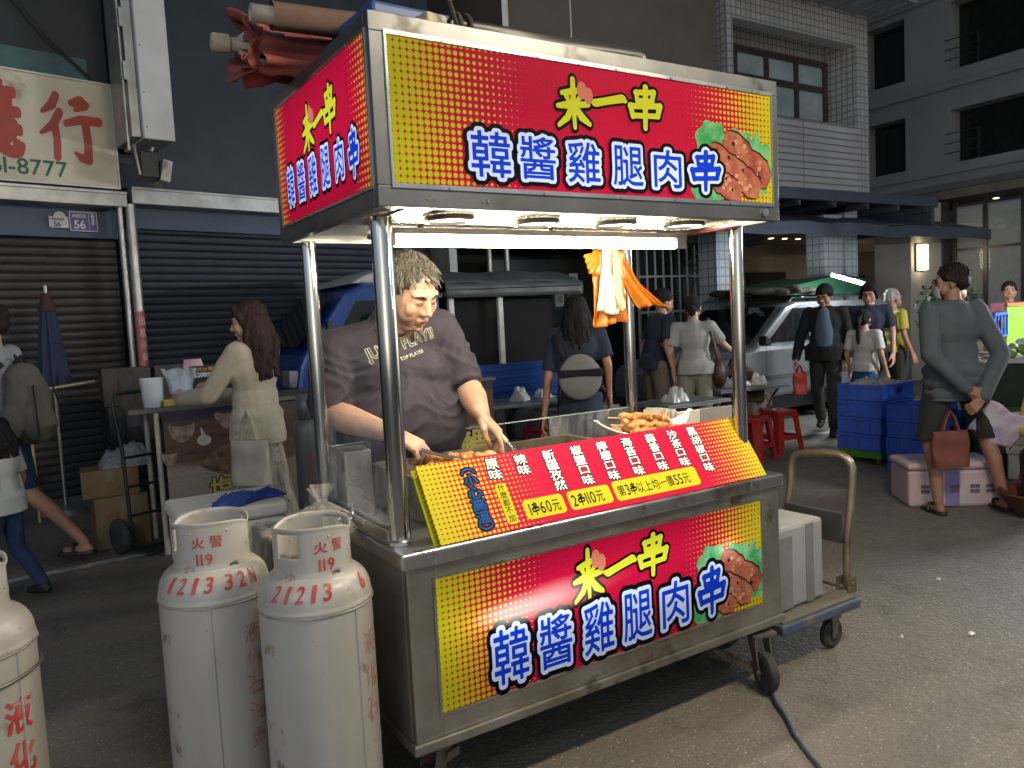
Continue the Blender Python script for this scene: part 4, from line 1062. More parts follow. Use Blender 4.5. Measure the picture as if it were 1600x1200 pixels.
b = MB(); b.box(-.05, -.055, 0, .07, -.04, .20, MX.Rotation(R(3), 4, 'X')); b.build('front_bag', PAPER, pa, bevel=.002)
b = MB(); b.box(.072, -.045, 0, .26, -.03, .20, MX.Rotation(R(3), 4, 'X')); b.build('grey_bag', PAPER2, pa, bevel=.002)
# ---- bags hanging from the header
ORG = mat('orange_plastic', (.70, .22, .012), .35, vs=5, col2=(.55,.15,.01), bmp=.15, bs=14)
def hang(u, v, w0, w1, L, sw, seed):
    w = w0+(w1-w0)*v; x = (u-.5)*w+sw*v*v; return V((x, .010*math.sin(8*u+seed)*(.3+v)+.006*math.sin(23*u+4*v+seed)+.012*NZ.noise(V((u*5, v*7, seed))), -L*v-.010*math.sin(5*u+seed)*v))
hb = thing('orange_bags', 'bundle of orange plastic bags hanging from the back right corner of the header', 'bags', (1.36, .765, 1.715))
MB().grid(lambda u, v: hang(u, v, .16, .19, .315, -.00, 1), 40, 24).build('bag', ORG, hb, smooth=True, ang=180, solid=.002)
MB().grid(lambda u, v: hang(u, v, .03, .15, .24, .17, 2.4)+V((.10, .03, -.01)), 30, 20).build('bag', ORG, hb, smooth=True, ang=180, solid=.002)
b = MB()
for k in range(4): b.cap((-.03,.0,-.02), .013, (-.135+.008*k, -.01, -.028-.022*k), .011)
me = blob(b, .005, 2); me.materials.append(ORG); link('glove_fingers', me, hb)
MB().grid(lambda u, v: V((-.10+.08*u, -.012+.01*math.sin(8*u), -.01-.10*v)), 12, 8).build('bag', ORG, hb, smooth=True, ang=180, solid=.002)
wb = thing('white_bags', 'white plastic bags hanging in front of the orange bags', 'bags', (1.33, .735, 1.715))
MB().grid(lambda u, v: hang(u, v, .075, .115, .265, -.02, 4), 36, 24).build('bag', mat('white_plastic', (.62, .60, .54), .4, vs=6, col2=(.5,.48,.43), bmp=.15, bs=12), wb, smooth=True, ang=180, solid=.002)
MB().grid(lambda u, v: hang(u, v, .03, .045, .25, .02, 5)+V((.02,-.018,0)), 16, 24).build('bag', mat('cream_plastic', (.62, .55, .30), .4, vs=6), wb, smooth=True, ang=180, solid=.002)
MB().tube([(0, .03, -.005), (0, .03, .025), (0, .03, .04)], .003, 6).build('hook', CHROME, wb)
# ---- things on the roof
RED_C = mat('rust_red_canvas', (.22, .055, .040), .75, vs=6, col2=(.17,.035,.028), bmp=.12, bs=40)
BRWN = mat('brown_canvas', (.13, .075, .05), .8, vs=5, col2=(.10,.055,.04), bmp=.1, bs=40)
um = thing('folded_umbrella', 'folded rust red market umbrella with wooden pole end lying across the cart roof', 'umbrella', (-.2, .70, 2.325), R(-2))
b = MB()
def uroll(u, v):
    x = .10+1.15*v; a = 2*PI*u
    r_ = .075*(1+.16*math.sin(5*a+3*v)+.1*math.sin(9*a+7*v))*(.85+.3*math.sin(PI*min(1, v*1.6))); 
    if v < .06: r_ *= 1+.35*math.sin(4*a)*(1-v/.06)+.18
    return V((x-.03*math.sin(3*a)*(1-v)**4, r_*math.cos(a), r_*.92*math.sin(a)-.02))
b.grid(uroll, 60, 40, True); b.build('canopy', RED_C, um, smooth=True, ang=180)
b = MB()
for k, (a, l) in enumerate(((80, .10), (150, .07), (215, .08), (285, .11), (345, .09))):
    c_, s_ = math.cos(R(a)), math.sin(R(a))
    b.grid(lambda u, v: V((.13-l*.8*v+.012*math.sin(5*u+k), .062*c_*(1+.35*v+.3*v*v)-(u-.5)*.10*max(.05,1-v**3)**.5*s_, .062*s_*(1+.35*v+.3*v*v)+(u-.5)*.10*max(.05,1-v**3)**.5*c_+.014*math.sin(7*u+k)*v)), 14, 12)
b.build('canvas_flap', RED_C, um, smooth=True, ang=180, solid=.004)
b = MB(); b.lathe([(.024,0),(.028,.006),(.028,.05),(.022,.056),(.02,.3)], 18, (-.012,0,0), MX.Rotation(R(90), 3, 'Y'))
b.build('pole_end', mat('pale_wood', (.45,.40,.26), .6, vs=6), um, smooth=True)
b = MB()
for k in range(6):
    a = R(60*k+20); b.tube([(.07, .018*math.cos(a), .018*math.sin(a)), (.10, .045*math.cos(a), .045*math.sin(a)), (.2, .05*math.cos(a), .05*math.sin(a))], .011, 6)
b.build('rib', mat('pale_wood2', (.38,.34,.24), .6), um, smooth=True)
ro = thing('canvas_roll', 'dark brown rolled canvas with a pale pole end above the folded umbrella', 'canvas roll', (-.13, .55, 2.372), R(-4))
b = MB(); b.grid(lambda u, v: V((.06+.95*v, .042*(1+.06*math.sin(3*2*PI*u+4*v))*math.cos(2*PI*u), .042*math.sin(2*PI*u)*(1+.06*math.sin(2*2*PI*u+9*v)))), 28, 20, True); b.build('canvas', BRWN, ro, smooth=True, ang=180)
b = MB(); b.tube([(.0,0,0),(.3,0,0)], .024, 16, caps=False); b.build('pole', mat('pale_plastic_pipe', (.42,.36,.28), .5), ro, smooth=True, solid=.004)
br = thing('black_roll', 'long black tarpaulin roll tied along the front of the cart roof', 'tarpaulin roll', (.32, .12, 2.246))
b = MB(); b.grid(lambda u, v: V((.65*v, .034*(1+.1*math.sin(6*PI*u+7*v))*math.cos(2*PI*u), .034*(1+.08*math.sin(4*PI*u+5*v))*math.sin(2*PI*u))), 26, 24, True)
b.build('tarpaulin', BLACKP, br, smooth=True, ang=180)
b = MB(); b.lathe([(.006,0),(.032,.0),(.034,.012),(.02,.03)], 18, (.65,0,0), MX.Rotation(R(90),3,'Y')); b.build('end_cap', BLACKP, br, smooth=True)
b = MB()
for x in (-.012, .02): b.tube([(x, .042*math.cos(2*PI*k/14), .042*math.sin(2*PI*k/14)) for k in range(14)], .006, 6, closed=True)
b.tube([(-.02,-.04,-.02),(-.05,-.05,.05),(-.03,-.02,.09)], .006, 6); b.build('tie_rope', mat('rope', (.05,.04,.03), .9), br, smooth=True)
wk = thing('wood_block', 'pale wooden block wedged beside the black roll on the roof', 'block', (.245, .13, 2.2125), R(12))
MB().box(-.04, -.03, 0, .03, .05, .062).build('block', mat('pale_wood', (.45,.40,.26)), wk, bevel=.006)
bt = thing('blue_tarp', 'folded blue tarpaulin on the cart roof behind the black roll', 'tarpaulin', (.45, .42, 2.2125), R(3))
b = MB(); b.box(-.35, -.1, 0, .3, .2, .10); b.box(-.32, -.12, .101, .28, .18, .15); b.box(.285, -.1, .02, .35, .12, .158); b.build('folds', mat('blue_tarp', (.03,.07,.22), .5, vs=4, col2=(.02,.05,.16)), bt, bevel=.012)
rc_ = thing('red_cloth', 'flat red cloth lying on the right end of the cart roof', 'cloth', (1.36, .25, 2.2125), R(4))
MB().grid(lambda u, v: crumple(u, v, .30, .30, .055, .4, 3.), 24, 24).build('cloth', mat('dull_red_cloth', (.20,.03,.025), .8), rc_, smooth=True, ang=180, solid=.003)
# ---- platform trolley with foam box
BLUEP = mat('scuffed_blue', (.055, .085, .16), .55, .2, vs=5, col2=(.09,.10,.12), patch=((.16,.13,.09), 8, .58))
DECK = mat('worn_deck', (.15, .13, .10), .7, vs=4, col2=(.10,.085,.06), bmp=.08, bs=40)
BRONZE = mat('worn_tube', (.30, .25, .17), .38, .75, vs=8, col2=(.16,.13,.09), rvar=.1)
tr = thing('platform_trolley', 'blue edged platform trolley with worn bent tube handle standing right of the cart', 'trolley', (1.75, .32, 0))
b = MB(); b.box(-.135, -.20, .165, .36, .53, .205); b.build('deck_rim', BLUEP, tr, bevel=.008)
b = MB(); b.box(-.12, -.185, .2055, .345, .515, .215)
for y in (-.1, .02, .14): b.box(-.115, y, .2155, .34, y+.008, .219)
b.build('deck', DECK, tr, bevel=.002)
b = MB(); pts = [(.385, -.115, .23)]+[(.392, -.115, .45), (.425, -.115, .60), (.435, -.115, .70)]+[(.44, -.115+.07*(1-math.cos(R(a))), .72+.065*math.sin(R(a))) for a in (15, 35, 55, 75, 90)]+[(.44, .03, .785), (.44, .10, .775)]+[(.44, .13+.07*math.sin(R(a)), .705+.065*math.cos(R(a))) for a in (15, 35, 55, 75, 90)]+[(.43, .20, .62), (.40, .20, .5), (.385, .20, .23)]
b.tube(pts, .0165, 14); b.build('handle', BRONZE, tr, smooth=True)
b = MB(); b.box(.372, -.10, .415, .384, .19, .545); b.ell((.37, .02, .48), (.004, .03, .03)); b.build('handle_plate', mat('dark_grey_metal', (.07,.07,.065), .5, .3, col2=(.045,.045,.04)), tr, bevel=.004)
b = MB()
for y in (-.115, .20):
    b.box(.35, y-.03, .206, .41, y-.022, .275); b.box(.35, y+.022, .206, .41, y+.03, .275); b.tube([(.385, y-.035, .245), (.385, y+.035, .245)], .01, 8)
b.tube([(.37, -.14, .225), (.37, .2, .225)], .008, 8); b.build('hinge', BRONZE, tr, bevel=.002)
for x, y in ((.25, -.13), (-.05, .15), (-.05, .45), (.25, .45)):
    b = MB(); b.box(x-.03, y-.03, .13, x+.03, y+.03, .1645); b.box(x-.02, y-.025, .05, x+.02, y-.02, .13); b.box(x-.02, y+.02, .05, x+.02, y+.025, .13); fk = b.build('caster', STEELD, tr)
    w = MB(); mm = MX.Translation((x, y, .062)) @ MX.Rotation(R(90), 4, 'X'); w.lathe([(.02,-.014),(.05,-.018),(.062,-.01),(.062,.01),(.05,.018),(.02,.014)], 24); w.v = [tuple(mm @ V(v)) for v in w.v]; w.build('wheel', RUBBER, fk, smooth=True)
f2 = thing('foam_box', 'white styrofoam box with grey tape standing on the platform trolley', 'foam box', (1.79, .33, .2195), R(2))
b = MB(); b.box(-.16, -.13, 0, .19, .33, .34); b.build('tub', mat('grey_styrofoam', (.30,.305,.30), .65, vs=4, col2=(.25,.25,.245), bmp=.1, bs=120, bd=.004), f2, bevel=.015)
b = MB(); b.box(-.10, -.1325, .004, -.02, -.1305, .30); b.box(.07, -.1325, .004, .12, -.1305, .33); b.build('tape', mat('grey_tape', (.20,.20,.195), .4), f2)
# ---- cable on the ground
cbl = thing('power_cable', 'dark blue power cable snaking over the asphalt from the right front caster', 'cable', (1.50, .14, .008))
pts = [V(p) for p in ((1.50,.14), (1.47,.06), (1.42,.0), (1.37,-.08), (1.30,-.17), (1.24,-.27), (1.19,-.36), (1.16,-.47), (1.10,-.62), (1.0,-.9))]
b = MB(); b.tube([(p.x-1.5, p.y-.14, .003*math.sin(k)) for k, p in enumerate(pts)], .009, 8); b.build('cord', mat('navy_cable', (.035,.035,.065), .5), cbl, smooth=True)

for i, (x, y, s_, lab) in enumerate(((2.55, -.10, .032, 'largest white scrap standing for a glint on the asphalt right of the trolley'), (2.30, .06, .018, 'small white scrap standing for a glint near the trolley wheel'), (3.1, .35, .02, 'tiny pale scrap standing for a glint on the open asphalt at the right'))):  # white scraps stand in for glints of light on the asphalt
    t = thing('glint_scrap', lab, 'glint scrap', (x, y, .0025), R(50*i)); MB().grid(lambda u, v: crumple(u, v, s_, s_*.6, .012, 2.+i, 4.), 10, 8).build('scrap', PAP, t, smooth=True, ang=180)
# ================================================================ people
def skin_mat(name, c):
    m = mat(name, c, .48, vs=14, col2=tuple(x*k for x, k in zip(c, (.95, .90, .88))), bmp=.05, bs=180, bd=.002)
    m.node_tree.nodes['Principled BSDF'].inputs['Subsurface Weight'].default_value = .12
    m.node_tree.nodes['Principled BSDF'].inputs['Subsurface Radius'].default_value = (.012, .005, .003)
    return m
SKIN = skin_mat('skin', (.44, .235, .145)); SKIN2 = skin_mat('tanned_skin', (.30, .155, .095)); SKIN3 = skin_mat('fair_skin', (.50, .30, .21))
EYE = mat('eye_dark', (.012,.009,.008), .2, var=0); LIP = mat('lips', (.34,.12,.09), .4, var=0); EYEW = mat('eye_white', (.55,.52,.48), .3, var=0)
def hair_mat(name, c, c2):
    return mat(name, c, .72, vs=60, col2=c2, bmp=.8, bs=120, stretch=(1,1,.15), bd=.005, spec=.2)
HBLK = hair_mat('black_hair', (.010,.009,.009), (.022,.018,.016)); HBRN = hair_mat('brown_hair', (.020,.012,.010), (.045,.025,.020)); HGRY = hair_mat('greying_hair', (.055,.047,.038), (.15,.135,.112)); HWHT = hair_mat('white_hair', (.42,.40,.36), (.28,.26,.24))
def basis(x, z):
    x = V(x).normalized(); z = V(z); y = z.cross(x)
    if y.length < 1e-4: y = V((0,1,.1)).cross(x)
    y.normalize(); z = x.cross(y)
    return MX((x, y, z)).transposed().to_4x4()
def make_hand(curls, thumb, spread=1., voxel=.0038):
    b = MB()
    b.cap((-.03,0,0), .026, (.01,0,0), .024)
    for y, L, c in zip((.029,.010,-.010,-.028), (.074,.083,.077,.060), curls):
        b.cap((.0, y*.55, 0), .018, (.082, y, .002), .0122)
        p = V((.084, y, .001)); a = 0.; r0 = .0098
        d0 = V((1, (y*3.)*spread, 0)).normalized()
        for k, fr in enumerate((.45, .31, .24)):
            a += c*(1, 1.15, .7)[k]
            d = V((d0.x*math.cos(a), d0.y*math.cos(a), -math.sin(a)))
            q = p+d*L*fr*1.08; b.cap(p, r0, q, r0*.92, 10); p = q; r0 *= .92
    b.cap((.012,.018,-.008), .018, thumb[0], .0135); b.cap(thumb[0], .0125, thumb[1], .0108); b.cap(thumb[1], .0105, thumb[2], .0085)
    return blob(b, voxel, 2)
HANDS = {'relaxed': make_hand((.22,.28,.34,.40), ((.045,.044,-.014), (.072,.053,-.024), (.096,.053,-.034))),
         'grip': make_hand((.85,.95,1.0,1.05), ((.04,.040,-.022), (.066,.040,-.042), (.085,.026,-.054))),
         'hold': make_hand((.35,.62,.80,.90), ((.05,.040,-.022), (.080,.036,-.038), (.105,.026,-.044)))}
def make_head(fat=0., age=0., voxel=.0048):
    b = MB()
    b.ell((0,.012,.032), (.077,.097,.084), nu=24, nv=16); b.ell((0,-.028,-.02), (.066+.006*fat,.070,.082), nu=24, nv=16)
    b.ell((0,-.040,-.072), (.048+.012*fat,.048,.036+.004*fat), nu=18, nv=12); b.ell((0,-.080,-.098), (.020,.018,.016))
    b.cap((0,-.092,.008), .0085, (0,-.114,-.030), .0125); b.ell((.013,-.101,-.035), (.0105,.012,.009)); b.ell((-.013,-.101,-.035), (.0105,.012,.009))
    for s in (-1, 1):
        b.cap((s*.014,-.086,.026), .0135, (s*.048,-.073,.026), .012)
        b.ell((s*.043,-.070,-.028), (.024+.004*fat,.020,.026+.004*fat)); b.ell((s*.031,-.082,.004), (.016,.012,.010))
        b.ell((s*.078,.008,-.012), (.011,.022,.033), MX.Rotation(R(-12), 3, 'X')); b.ell((s*.076,.002,-.036), (.010,.012,.014))
    b.cap((-.020,-.0935,-.063), .0078, (.020,-.0935,-.063), .0078); b.cap((-.016,-.0915,-.074), .0088, (.016,-.0915,-.074), .0088)
    for s in (-1, 1): b.ell((s*.037,-.050,-.050), (.035,.036,.040), nu=16, nv=10); b.ell((s*.030,-.066,.006), (.030,.022,.020))
    if fat: b.ell((0,-.035,-.105), (.05,.045,.022))
    return blob(b, voxel, 4, .5)
HEAD = make_head(); HEADF = make_head(1.)
def join(parts, name):
    bm = bmesh.new()
    for me, M in parts:
        m2 = me.copy(); m2.transform(M)
        if M.determinant() < 0: m2.flip_normals()
        bm.from_mesh(m2); bpy.data.meshes.remove(m2)
    out = bpy.data.meshes.new(name); bm.to_mesh(out); bm.free()
    out.polygons.foreach_set('use_smooth', [True]*len(out.polygons))
    return out
def wrinkle(me, amp, fx=8., fz=3., seed=0., zlim=None):
    me.update()
    N = [v.normal.copy() for v in me.vertices]
    for v, n in zip(me.vertices, N):
        c = v.co
        a = NZ.noise(V((c.x*fx+seed, c.y*fx, c.z*fz+c.x*2.5))); b_ = NZ.noise(V((c.x*fx*2.1, c.y*fx*2.1+seed, c.z*fz*2.6+c.x*6)))
        h = (1-2.2*abs(a))*.6+(1-2*abs(b_))*.4
        v.co = c+n*(amp*h)
    me.update(); return me
def trim(me, cuts):
    for v in me.vertices:
        for p, n, r_ in cuts:
            d = (v.co-p).dot(n)
            if d > 0 and (v.co-p-n*d).length < r_ and d < .45: v.co -= n*d
    me.polygons.foreach_set('use_smooth', [True]*len(me.polygons)); me.update()
def skinned(b, voxel, name, m, parent, it=4, wr=0., fx=8., fz=3., seed=0.):
    me = blob(b, voxel, it); me.name = name
    if wr: wrinkle(me, wr, fx, fz, seed)
    me.polygons.foreach_set('use_smooth', [True]*len(me.polygons))
    me.materials.append(m); return link(name, me, parent)
def hair_cap(b, style, Mh, r_):
    T = lambda p: Mh @ V(p)
    R3 = Mh.to_3x3()
    if style in ('short', 'crop', 'bald'):
        g = .004 if style == 'crop' else .010
        b.ell(T((0,.022,.042)), (.079+g,.094+g,.082+g), R3, 20, 14)
        b.ell(T((0,.060,-.005)), (.066+g,.052+g,.060), R3, 16, 10)
        for s in (-1, 1): b.cap(T((s*.074,-.030,.035)), .012+g*.5, T((s*.074,.02,-.0)), .014+g*.5)
        if style == 'short':
            for k in range(22):
                a = r_.uniform(-1.1, 1.1); b.cap(T((.066*math.sin(a), -.062*math.cos(a)-.006, .085)), .012, T((.074*math.sin(a+.1), -.088*math.cos(a), .052+r_.uniform(-.008,.012))), .006)
    elif style == 'cap':
        b.ell(T((0,.018,.045)), (.090,.106,.088), R3, 20, 14); b.cap(T((0,.085,-.01)), .05, T((0,.08,-.05)), .035)
    else:   # long, bob or ponytail
        b.ell(T((0,.024,.042)), (.088,.102,.090), R3, 20, 14); b.ell(T((0,.060,-.01)), (.078,.062,.075), R3, 16, 10)
        for s in (-1, 1): b.cap(T((s*.072,-.038,.045)), .020, T((s*.078,-.01,-.05)), .018)
        for k in range(10):
            a = -1+2*k/9; b.cap(T((.05*a, -.055, .095)), .016, T((.074*a, -.078+.03*a*a, .052)), .009)
def person(label, x, y, rz, H=1.68, group=None, skin=SKIN, hair=('short', HBLK), top=None, bottom=None, shoe=None, wid=1., lean=0., twist=0.,
           head=(0., 0.), J=None, face=True, vox=.013, hands=('relaxed', 'relaxed'), seed=1, palm=None, belly=0.):
    """facing -Y when rz = 0; joints in metres of a 1.68 m body"""
    r_ = random.Random(seed)
    t = thing('person', label, 'person', (x, y, 0), rz, group); k = H/1.68; t.scale = (k, k, k)
    j = dict(pel=V((0,0,.93)), cheL=None)
    j = {'pel': (0,.0,.93), 'hipL': (.088,0,.90), 'hipR': (-.088,0,.90), 'knL': (.095,-.02,.50), 'knR': (-.095,-.02,.50), 'anL': (.10,.03,.085), 'anR': (-.10,.03,.085),
         'che': (0,.0,1.24), 'nk': (0,.012,1.42), 'shL': (.175*wid,.01,1.375), 'shR': (-.175*wid,.01,1.375), 'elL': (.235*wid,.03,1.11), 'elR': (-.235*wid,.03,1.11), 'wrL': (.25*wid,-.07,.88), 'wrR': (-.25*wid,-.07,.88)}
    if lean:
        for q in ('che','nk','shL','shR','elL','elR','wrL','wrR'):
            v = V(j[q])-V(j['pel']); j[q] = tuple(V(j['pel'])+MX.Rotation(lean, 3, 'X') @ v)
    if J: j.update(J)
    j = {a: V(b_) for a, b_ in j.items()}
    up = (j['nk']-j['che']).normalized()
    hc = j['nk']+up*.045+V((0,-.012,.105))+V((0,-.05*math.sin(head[1]), -.02*abs(math.sin(head[1]))))
    Mh = MX.Translation(hc) @ MX.Rotation(head[0], 4, 'Z') @ MX.Rotation(head[1], 4, 'X') @ MX.Scale(.98, 4)
    # --- body, one continuous skin
    b = MB()
    b.ell(j['che'], (.145*wid,.095,.17)); b.ell((j['che']+j['pel'])/2, (.125*wid,.09,.16)); b.ell(j['pel'], (.145*wid,.10,.12))
    for s in 'LR':
        b.cap(j['che']+V((0,0,.08)), .07, j['sh'+s], .048); b.cap(j['sh'+s], .047, j['el'+s], .037); b.cap(j['el'+s], .037, j['wr'+s], .024)
        b.cap(j['hip'+s], .083, j['kn'+s], .052); b.cap(j['kn'+s], .052, (j['kn'+s]*.62+j['an'+s]*.38)+V((0,.018,0)), .051); b.cap((j['kn'+s]*.62+j['an'+s]*.38)+V((0,.018,0)), .05, j['an'+s], .033)
        f = j['an'+s]; b.cap(f+V((0,.03,-.05)), .03, f+V((0,-.12,-.058)), .026)
    b.cap(j['nk']-up*.05, .062, hc+V((0,.012,-.06)), .052)
    parts = [(blob(b, vox, 3), MX.Identity(4)), (HEAD, Mh)]
    for i, s in enumerate('LR'):
        d = (j['wr'+s]-j['el'+s]).normalized(); sg = 1 if s == 'L' else -1
        if palm and palm[i]:
            d, z = V(palm[i][0]), V(palm[i][1])
        else: z = V((sg, -.1, 0))
        Bm = basis(d, z)
        flip = MX.Diagonal((1, -1, 1, 1)) if s == 'L' else MX.Identity(4)
        parts.append((HANDS[hands[i]], MX.Translation(j['wr'+s]+d*.012) @ Bm @ flip @ MX.Scale(.98, 4)))
    me = join(parts, 'body'); me.materials.append(skin); link('body', me, t)
    # --- hair
    if hair:
        hb = MB(); hair_cap(hb, hair[0], Mh, r_)
        if len(hair) > 2: hair[2](hb, Mh, j)
        skinned(hb, .0075, 'hair' if hair[0] != 'cap' else 'cap', hair[1], t, 2, .0075, 42, 13, seed)
    if hair and hair[0] in ('short', 'crop'):
        lk = MB()
        for q in range(170):
            a, e = r_.uniform(-PI, PI), r_.uniform(-.15, 1.5); d = V((math.sin(a)*math.cos(e), -math.cos(a)*math.cos(e), math.sin(e)))
            if d.y < -.5 and d.z < .35: continue
            p = V((.084*d.x, .022+.100*d.y, .042+.088*d.z)); f_ = V((d.x*.3+r_.uniform(-.4,.4), .35*d.y-.3+r_.uniform(-.4,.4), -.5+.5*d.z+r_.uniform(-.2,.3))); L = r_.uniform(.012,.028)*(1 if hair[0] == 'short' else .7)
            lk.tube([Mh @ (p-d*.004), Mh @ (p+d*.005+f_*L*.5), Mh @ (p+d*.004+f_*L)], [.0055,.0045,.0006], 4, caps=False)
        lk.build('hair_locks', hair[1], t, smooth=True)
    if face:
        for s in (-1, 1):
            eb = MB(); ew = MB()
            eb.ell(Mh @ V((s*.031,-.0925,.004)), (.0125,.005,.0048), Mh.to_3x3(), 10, 6); ew.cap(Mh @ V((s*.017,-.097,.024)), .0042, Mh @ V((s*.047,-.084,.025)), .0032)
            eb.build('eye', EYE, t, smooth=True); ew.build('eyebrow', hair[1] if hair else HBLK, t, smooth=True)
        mb_ = MB(); mb_.cap(Mh @ V((-.018,-.1,-.0685)), .0045, Mh @ V((.018,-.1,-.0685)), .0045); mb_.build('lips', LIP, t, smooth=True)
    # --- clothes
    if top:
        kind, m = top[0], top[1]; inf = top[2] if len(top) > 2 else .018
        b = MB()
        b.ell(j['che']+V((0,0,.02)), (.152*wid+inf,.105+inf,.17+inf)); b.ell((j['che']*.45+j['pel']*.55)+V((0,-belly*.5,0)), (.140*wid+inf+belly*.3,.100+inf+belly,.17)); b.ell(j['pel']+V((0,0,.0)), (.150*wid+inf,.108+inf,.11))
        hem = top[3] if len(top) > 3 else 0.
        if hem: b.cap(j['pel'], .135*wid+inf, j['pel']+V((0,0,-hem)), .145*wid+inf)
        b.cap(j['nk']-up*.06, .085, j['nk']-up*.008, .062)
        for s in 'LR':
            b.cap(j['che']+V((0,0,.085)), .085+inf*.5, j['sh'+s], .055+inf*.4)
            if kind == 'short': q = j['sh'+s]*.28+j['el'+s]*.72; b.cap(j['sh'+s], .054+inf*.35, q*1.15-j['sh'+s]*.15, .053+inf*.4)
            elif kind == 'long': b.cap(j['sh'+s], .055+inf*.5, j['el'+s], .047+inf*.4); b.cap(j['el'+s], .047+inf*.4, j['wr'+s]*.94+j['el'+s]*.06, .035+inf*.4)
        cuts = [(j['pel']+V((0,0,-.035-hem)), V((0,0,-1)), .45)]
        for q in range(4): b.ell(j['pel']+V((0,.004,.04-(.10+hem)*q/3)), ((.168 if bottom and bottom[0] == 'skirt' else .200)*wid+inf, (.118 if bottom and bottom[0] == 'skirt' else .140)+inf, .09))
        if kind == 'short': cuts += [(j['sh'+s]*.25+j['el'+s]*.75, (j['el'+s]-j['sh'+s]).normalized(), .12) for s in 'LR']
        me = blob(b, vox, 4); wrinkle(me, .0055 if inf < .027 or kind == 'short' else .0038, 8, 2.2, seed); trim(me, cuts); me.name = 'shirt'; me.materials.append(m); link('shirt', me, t)
    if bottom:
        kind, m = bottom[0], bottom[1]; b = MB()
        if kind == 'skirt':
            L = bottom[2]; p = j['pel']
            g = MB(); g.grid(lambda u, v: V(((.135+.125*v)*math.cos(2*PI*u)*(1+.07*v*math.sin(2*PI*u*14)+.03*v*math.sin(2*PI*u*5)), p.y+(.10+.125*v)*math.sin(2*PI*u)*(1+.07*v*math.sin(2*PI*u*14+1)), p.z+.04-L*v)), 140, 16, True)
            g.build('skirt', m, t, smooth=True, ang=180, solid=.006)
        else:
            b.ell(j['pel'], (.158*wid,.115,.12))
            for s in 'LR':
                if kind == 'shorts': b.cap(j['hip'+s], .10, j['kn'+s]*1.0+V((0,0,.02)), .082)
                else:
                    b.cap(j['hip'+s], .096, j['kn'+s], .070); b.cap(j['kn'+s], .070, j['an'+s]+V((0,0,.02)), .054)
            me = blob(b, vox, 3); wrinkle(me, .007, 8, 4, seed+3)
            trim(me, [((j['kn'+s] if kind == 'shorts' else j['an'+s]+V((0,0,.005))), V((0,0,-1)), .16) for s in 'LR'])
            nm = 'shorts' if kind == 'shorts' else 'trousers'; me.name = nm; me.materials.append(m); link(nm, me, t)
    if shoe:
        for s in 'LR':
            f = j['an'+s]; b = MB()
            if shoe[0] == 'sandal':
                b.cap(f+V((0,.04,-.078)), .036, f+V((0,-.13,-.078)), .042)
                b.v = [(a, c, max(f.z-.085, min(f.z-.062, z))) for a, c, z in b.v]
                b.tube([f+V((-.045,-.05,-.07)), f+V((-.03,-.06,-.022)), f+V((.03,-.06,-.022)), f+V((.045,-.05,-.07))], .010, 8)
            else:
                b.cap(f+V((0,.035,-.045)), .042, f+V((0,-.13,-.052)), .036); b.cap(f+V((0,.02,-.02)), .046, f+V((0,-.05,-.03)), .042)
                b.v = [(a, c, max(f.z-.085, z)) for a, c, z in b.v]
            b.build(shoe[0], shoe[1], t, smooth=True)
    return t, j, Mh
def wpt(t, p):
    return MX.Translation(t.location) @ MX.Rotation(t.rotation_euler.z, 4, 'Z') @ MX.Scale(t.scale.x, 4) @ V(p)
def cloth(name, c, c2=None, **k): return mat(name, c, .85, vs=k.pop('vs', 5), col2=c2 or tuple(x*.88 for x in c), bmp=.12, bs=220, bd=.002, sheen=.05, spec=.25, **k)
# ---------------------------------------------------------------- the vendor (modelled in world coordinates)
ven = thing('person', 'stout vendor with greying hair in a dark purple grey T-shirt cooking behind the cart', 'person', (.44, 1.06, 0))
VS = skin_mat('vendor_skin', (.46, .275, .185))
shR, shL, nk = V((.205,1.0,1.365)), V((.655,1.0,1.425)), V((.425,.965,1.475))
elR, wrR = V((.150,.93,1.135)), V((.305,.675,1.058)); elL, wrL = V((.705,.86,1.165)), V((.655,.685,1.088))
hc = V((.462,.845,1.565)); Mh = MX.Translation(hc) @ MX.Rotation(R(20), 4, 'Z') @ MX.Rotation(R(30), 4, 'X') @ MX.Rotation(R(-5), 4, 'Y') @ MX.Scale(1.09, 4)
b = MB()
b.ell((.44,1.02,1.20), (.20,.14,.22)); b.ell((.45,.99,1.0), (.22,.19,.2)); b.cap((.35,1.06,.85), .13, (.34,1.04,.5), .075); b.cap((.53,1.06,.85), .13, (.54,1.04,.5), .075)
b.cap((.34,1.04,.5), .07, (.33,1.07,.1), .045); b.cap((.54,1.04,.5), .07, (.55,1.07,.1), .045); b.cap((.33,1.1,.04), .04, (.33,.93,.035), .035); b.cap((.55,1.1,.04), .04, (.55,.93,.035), .035)
b.cap((.42,.99,1.36), .10, shR, .07); b.cap((.42,.99,1.36), .10, shL, .07); b.cap(nk-V((0,0,.06)), .085, hc+V((-.01,.02,-.05)), .066)
for s_, e_, w_ in ((shR, elR, wrR), (shL, elL, wrL)):
    b.cap(s_, .066, e_, .054, 16); m_ = e_*.72+w_*.28; b.cap(e_, .053, m_, .055, 16); b.cap(m_, .055, w_, .030, 16)
body = blob(b, .008, 4)
def handM(w, d, z, flip): return MX.Translation(w) @ basis(d, z) @ (MX.Diagonal((1,-1,1,1)) if flip else MX.Identity(4)) @ MX.Scale(1.0, 4)
HV = make_hand((.50,.62,.72,.80), ((.05,.040,-.020), (.084,.034,-.034), (.112,.020,-.040)), .6, .0032)
HV2 = make_hand((.22,.55,.72,.85), ((.05,.040,-.022), (.080,.034,-.040), (.104,.018,-.048)), .5, .0032)
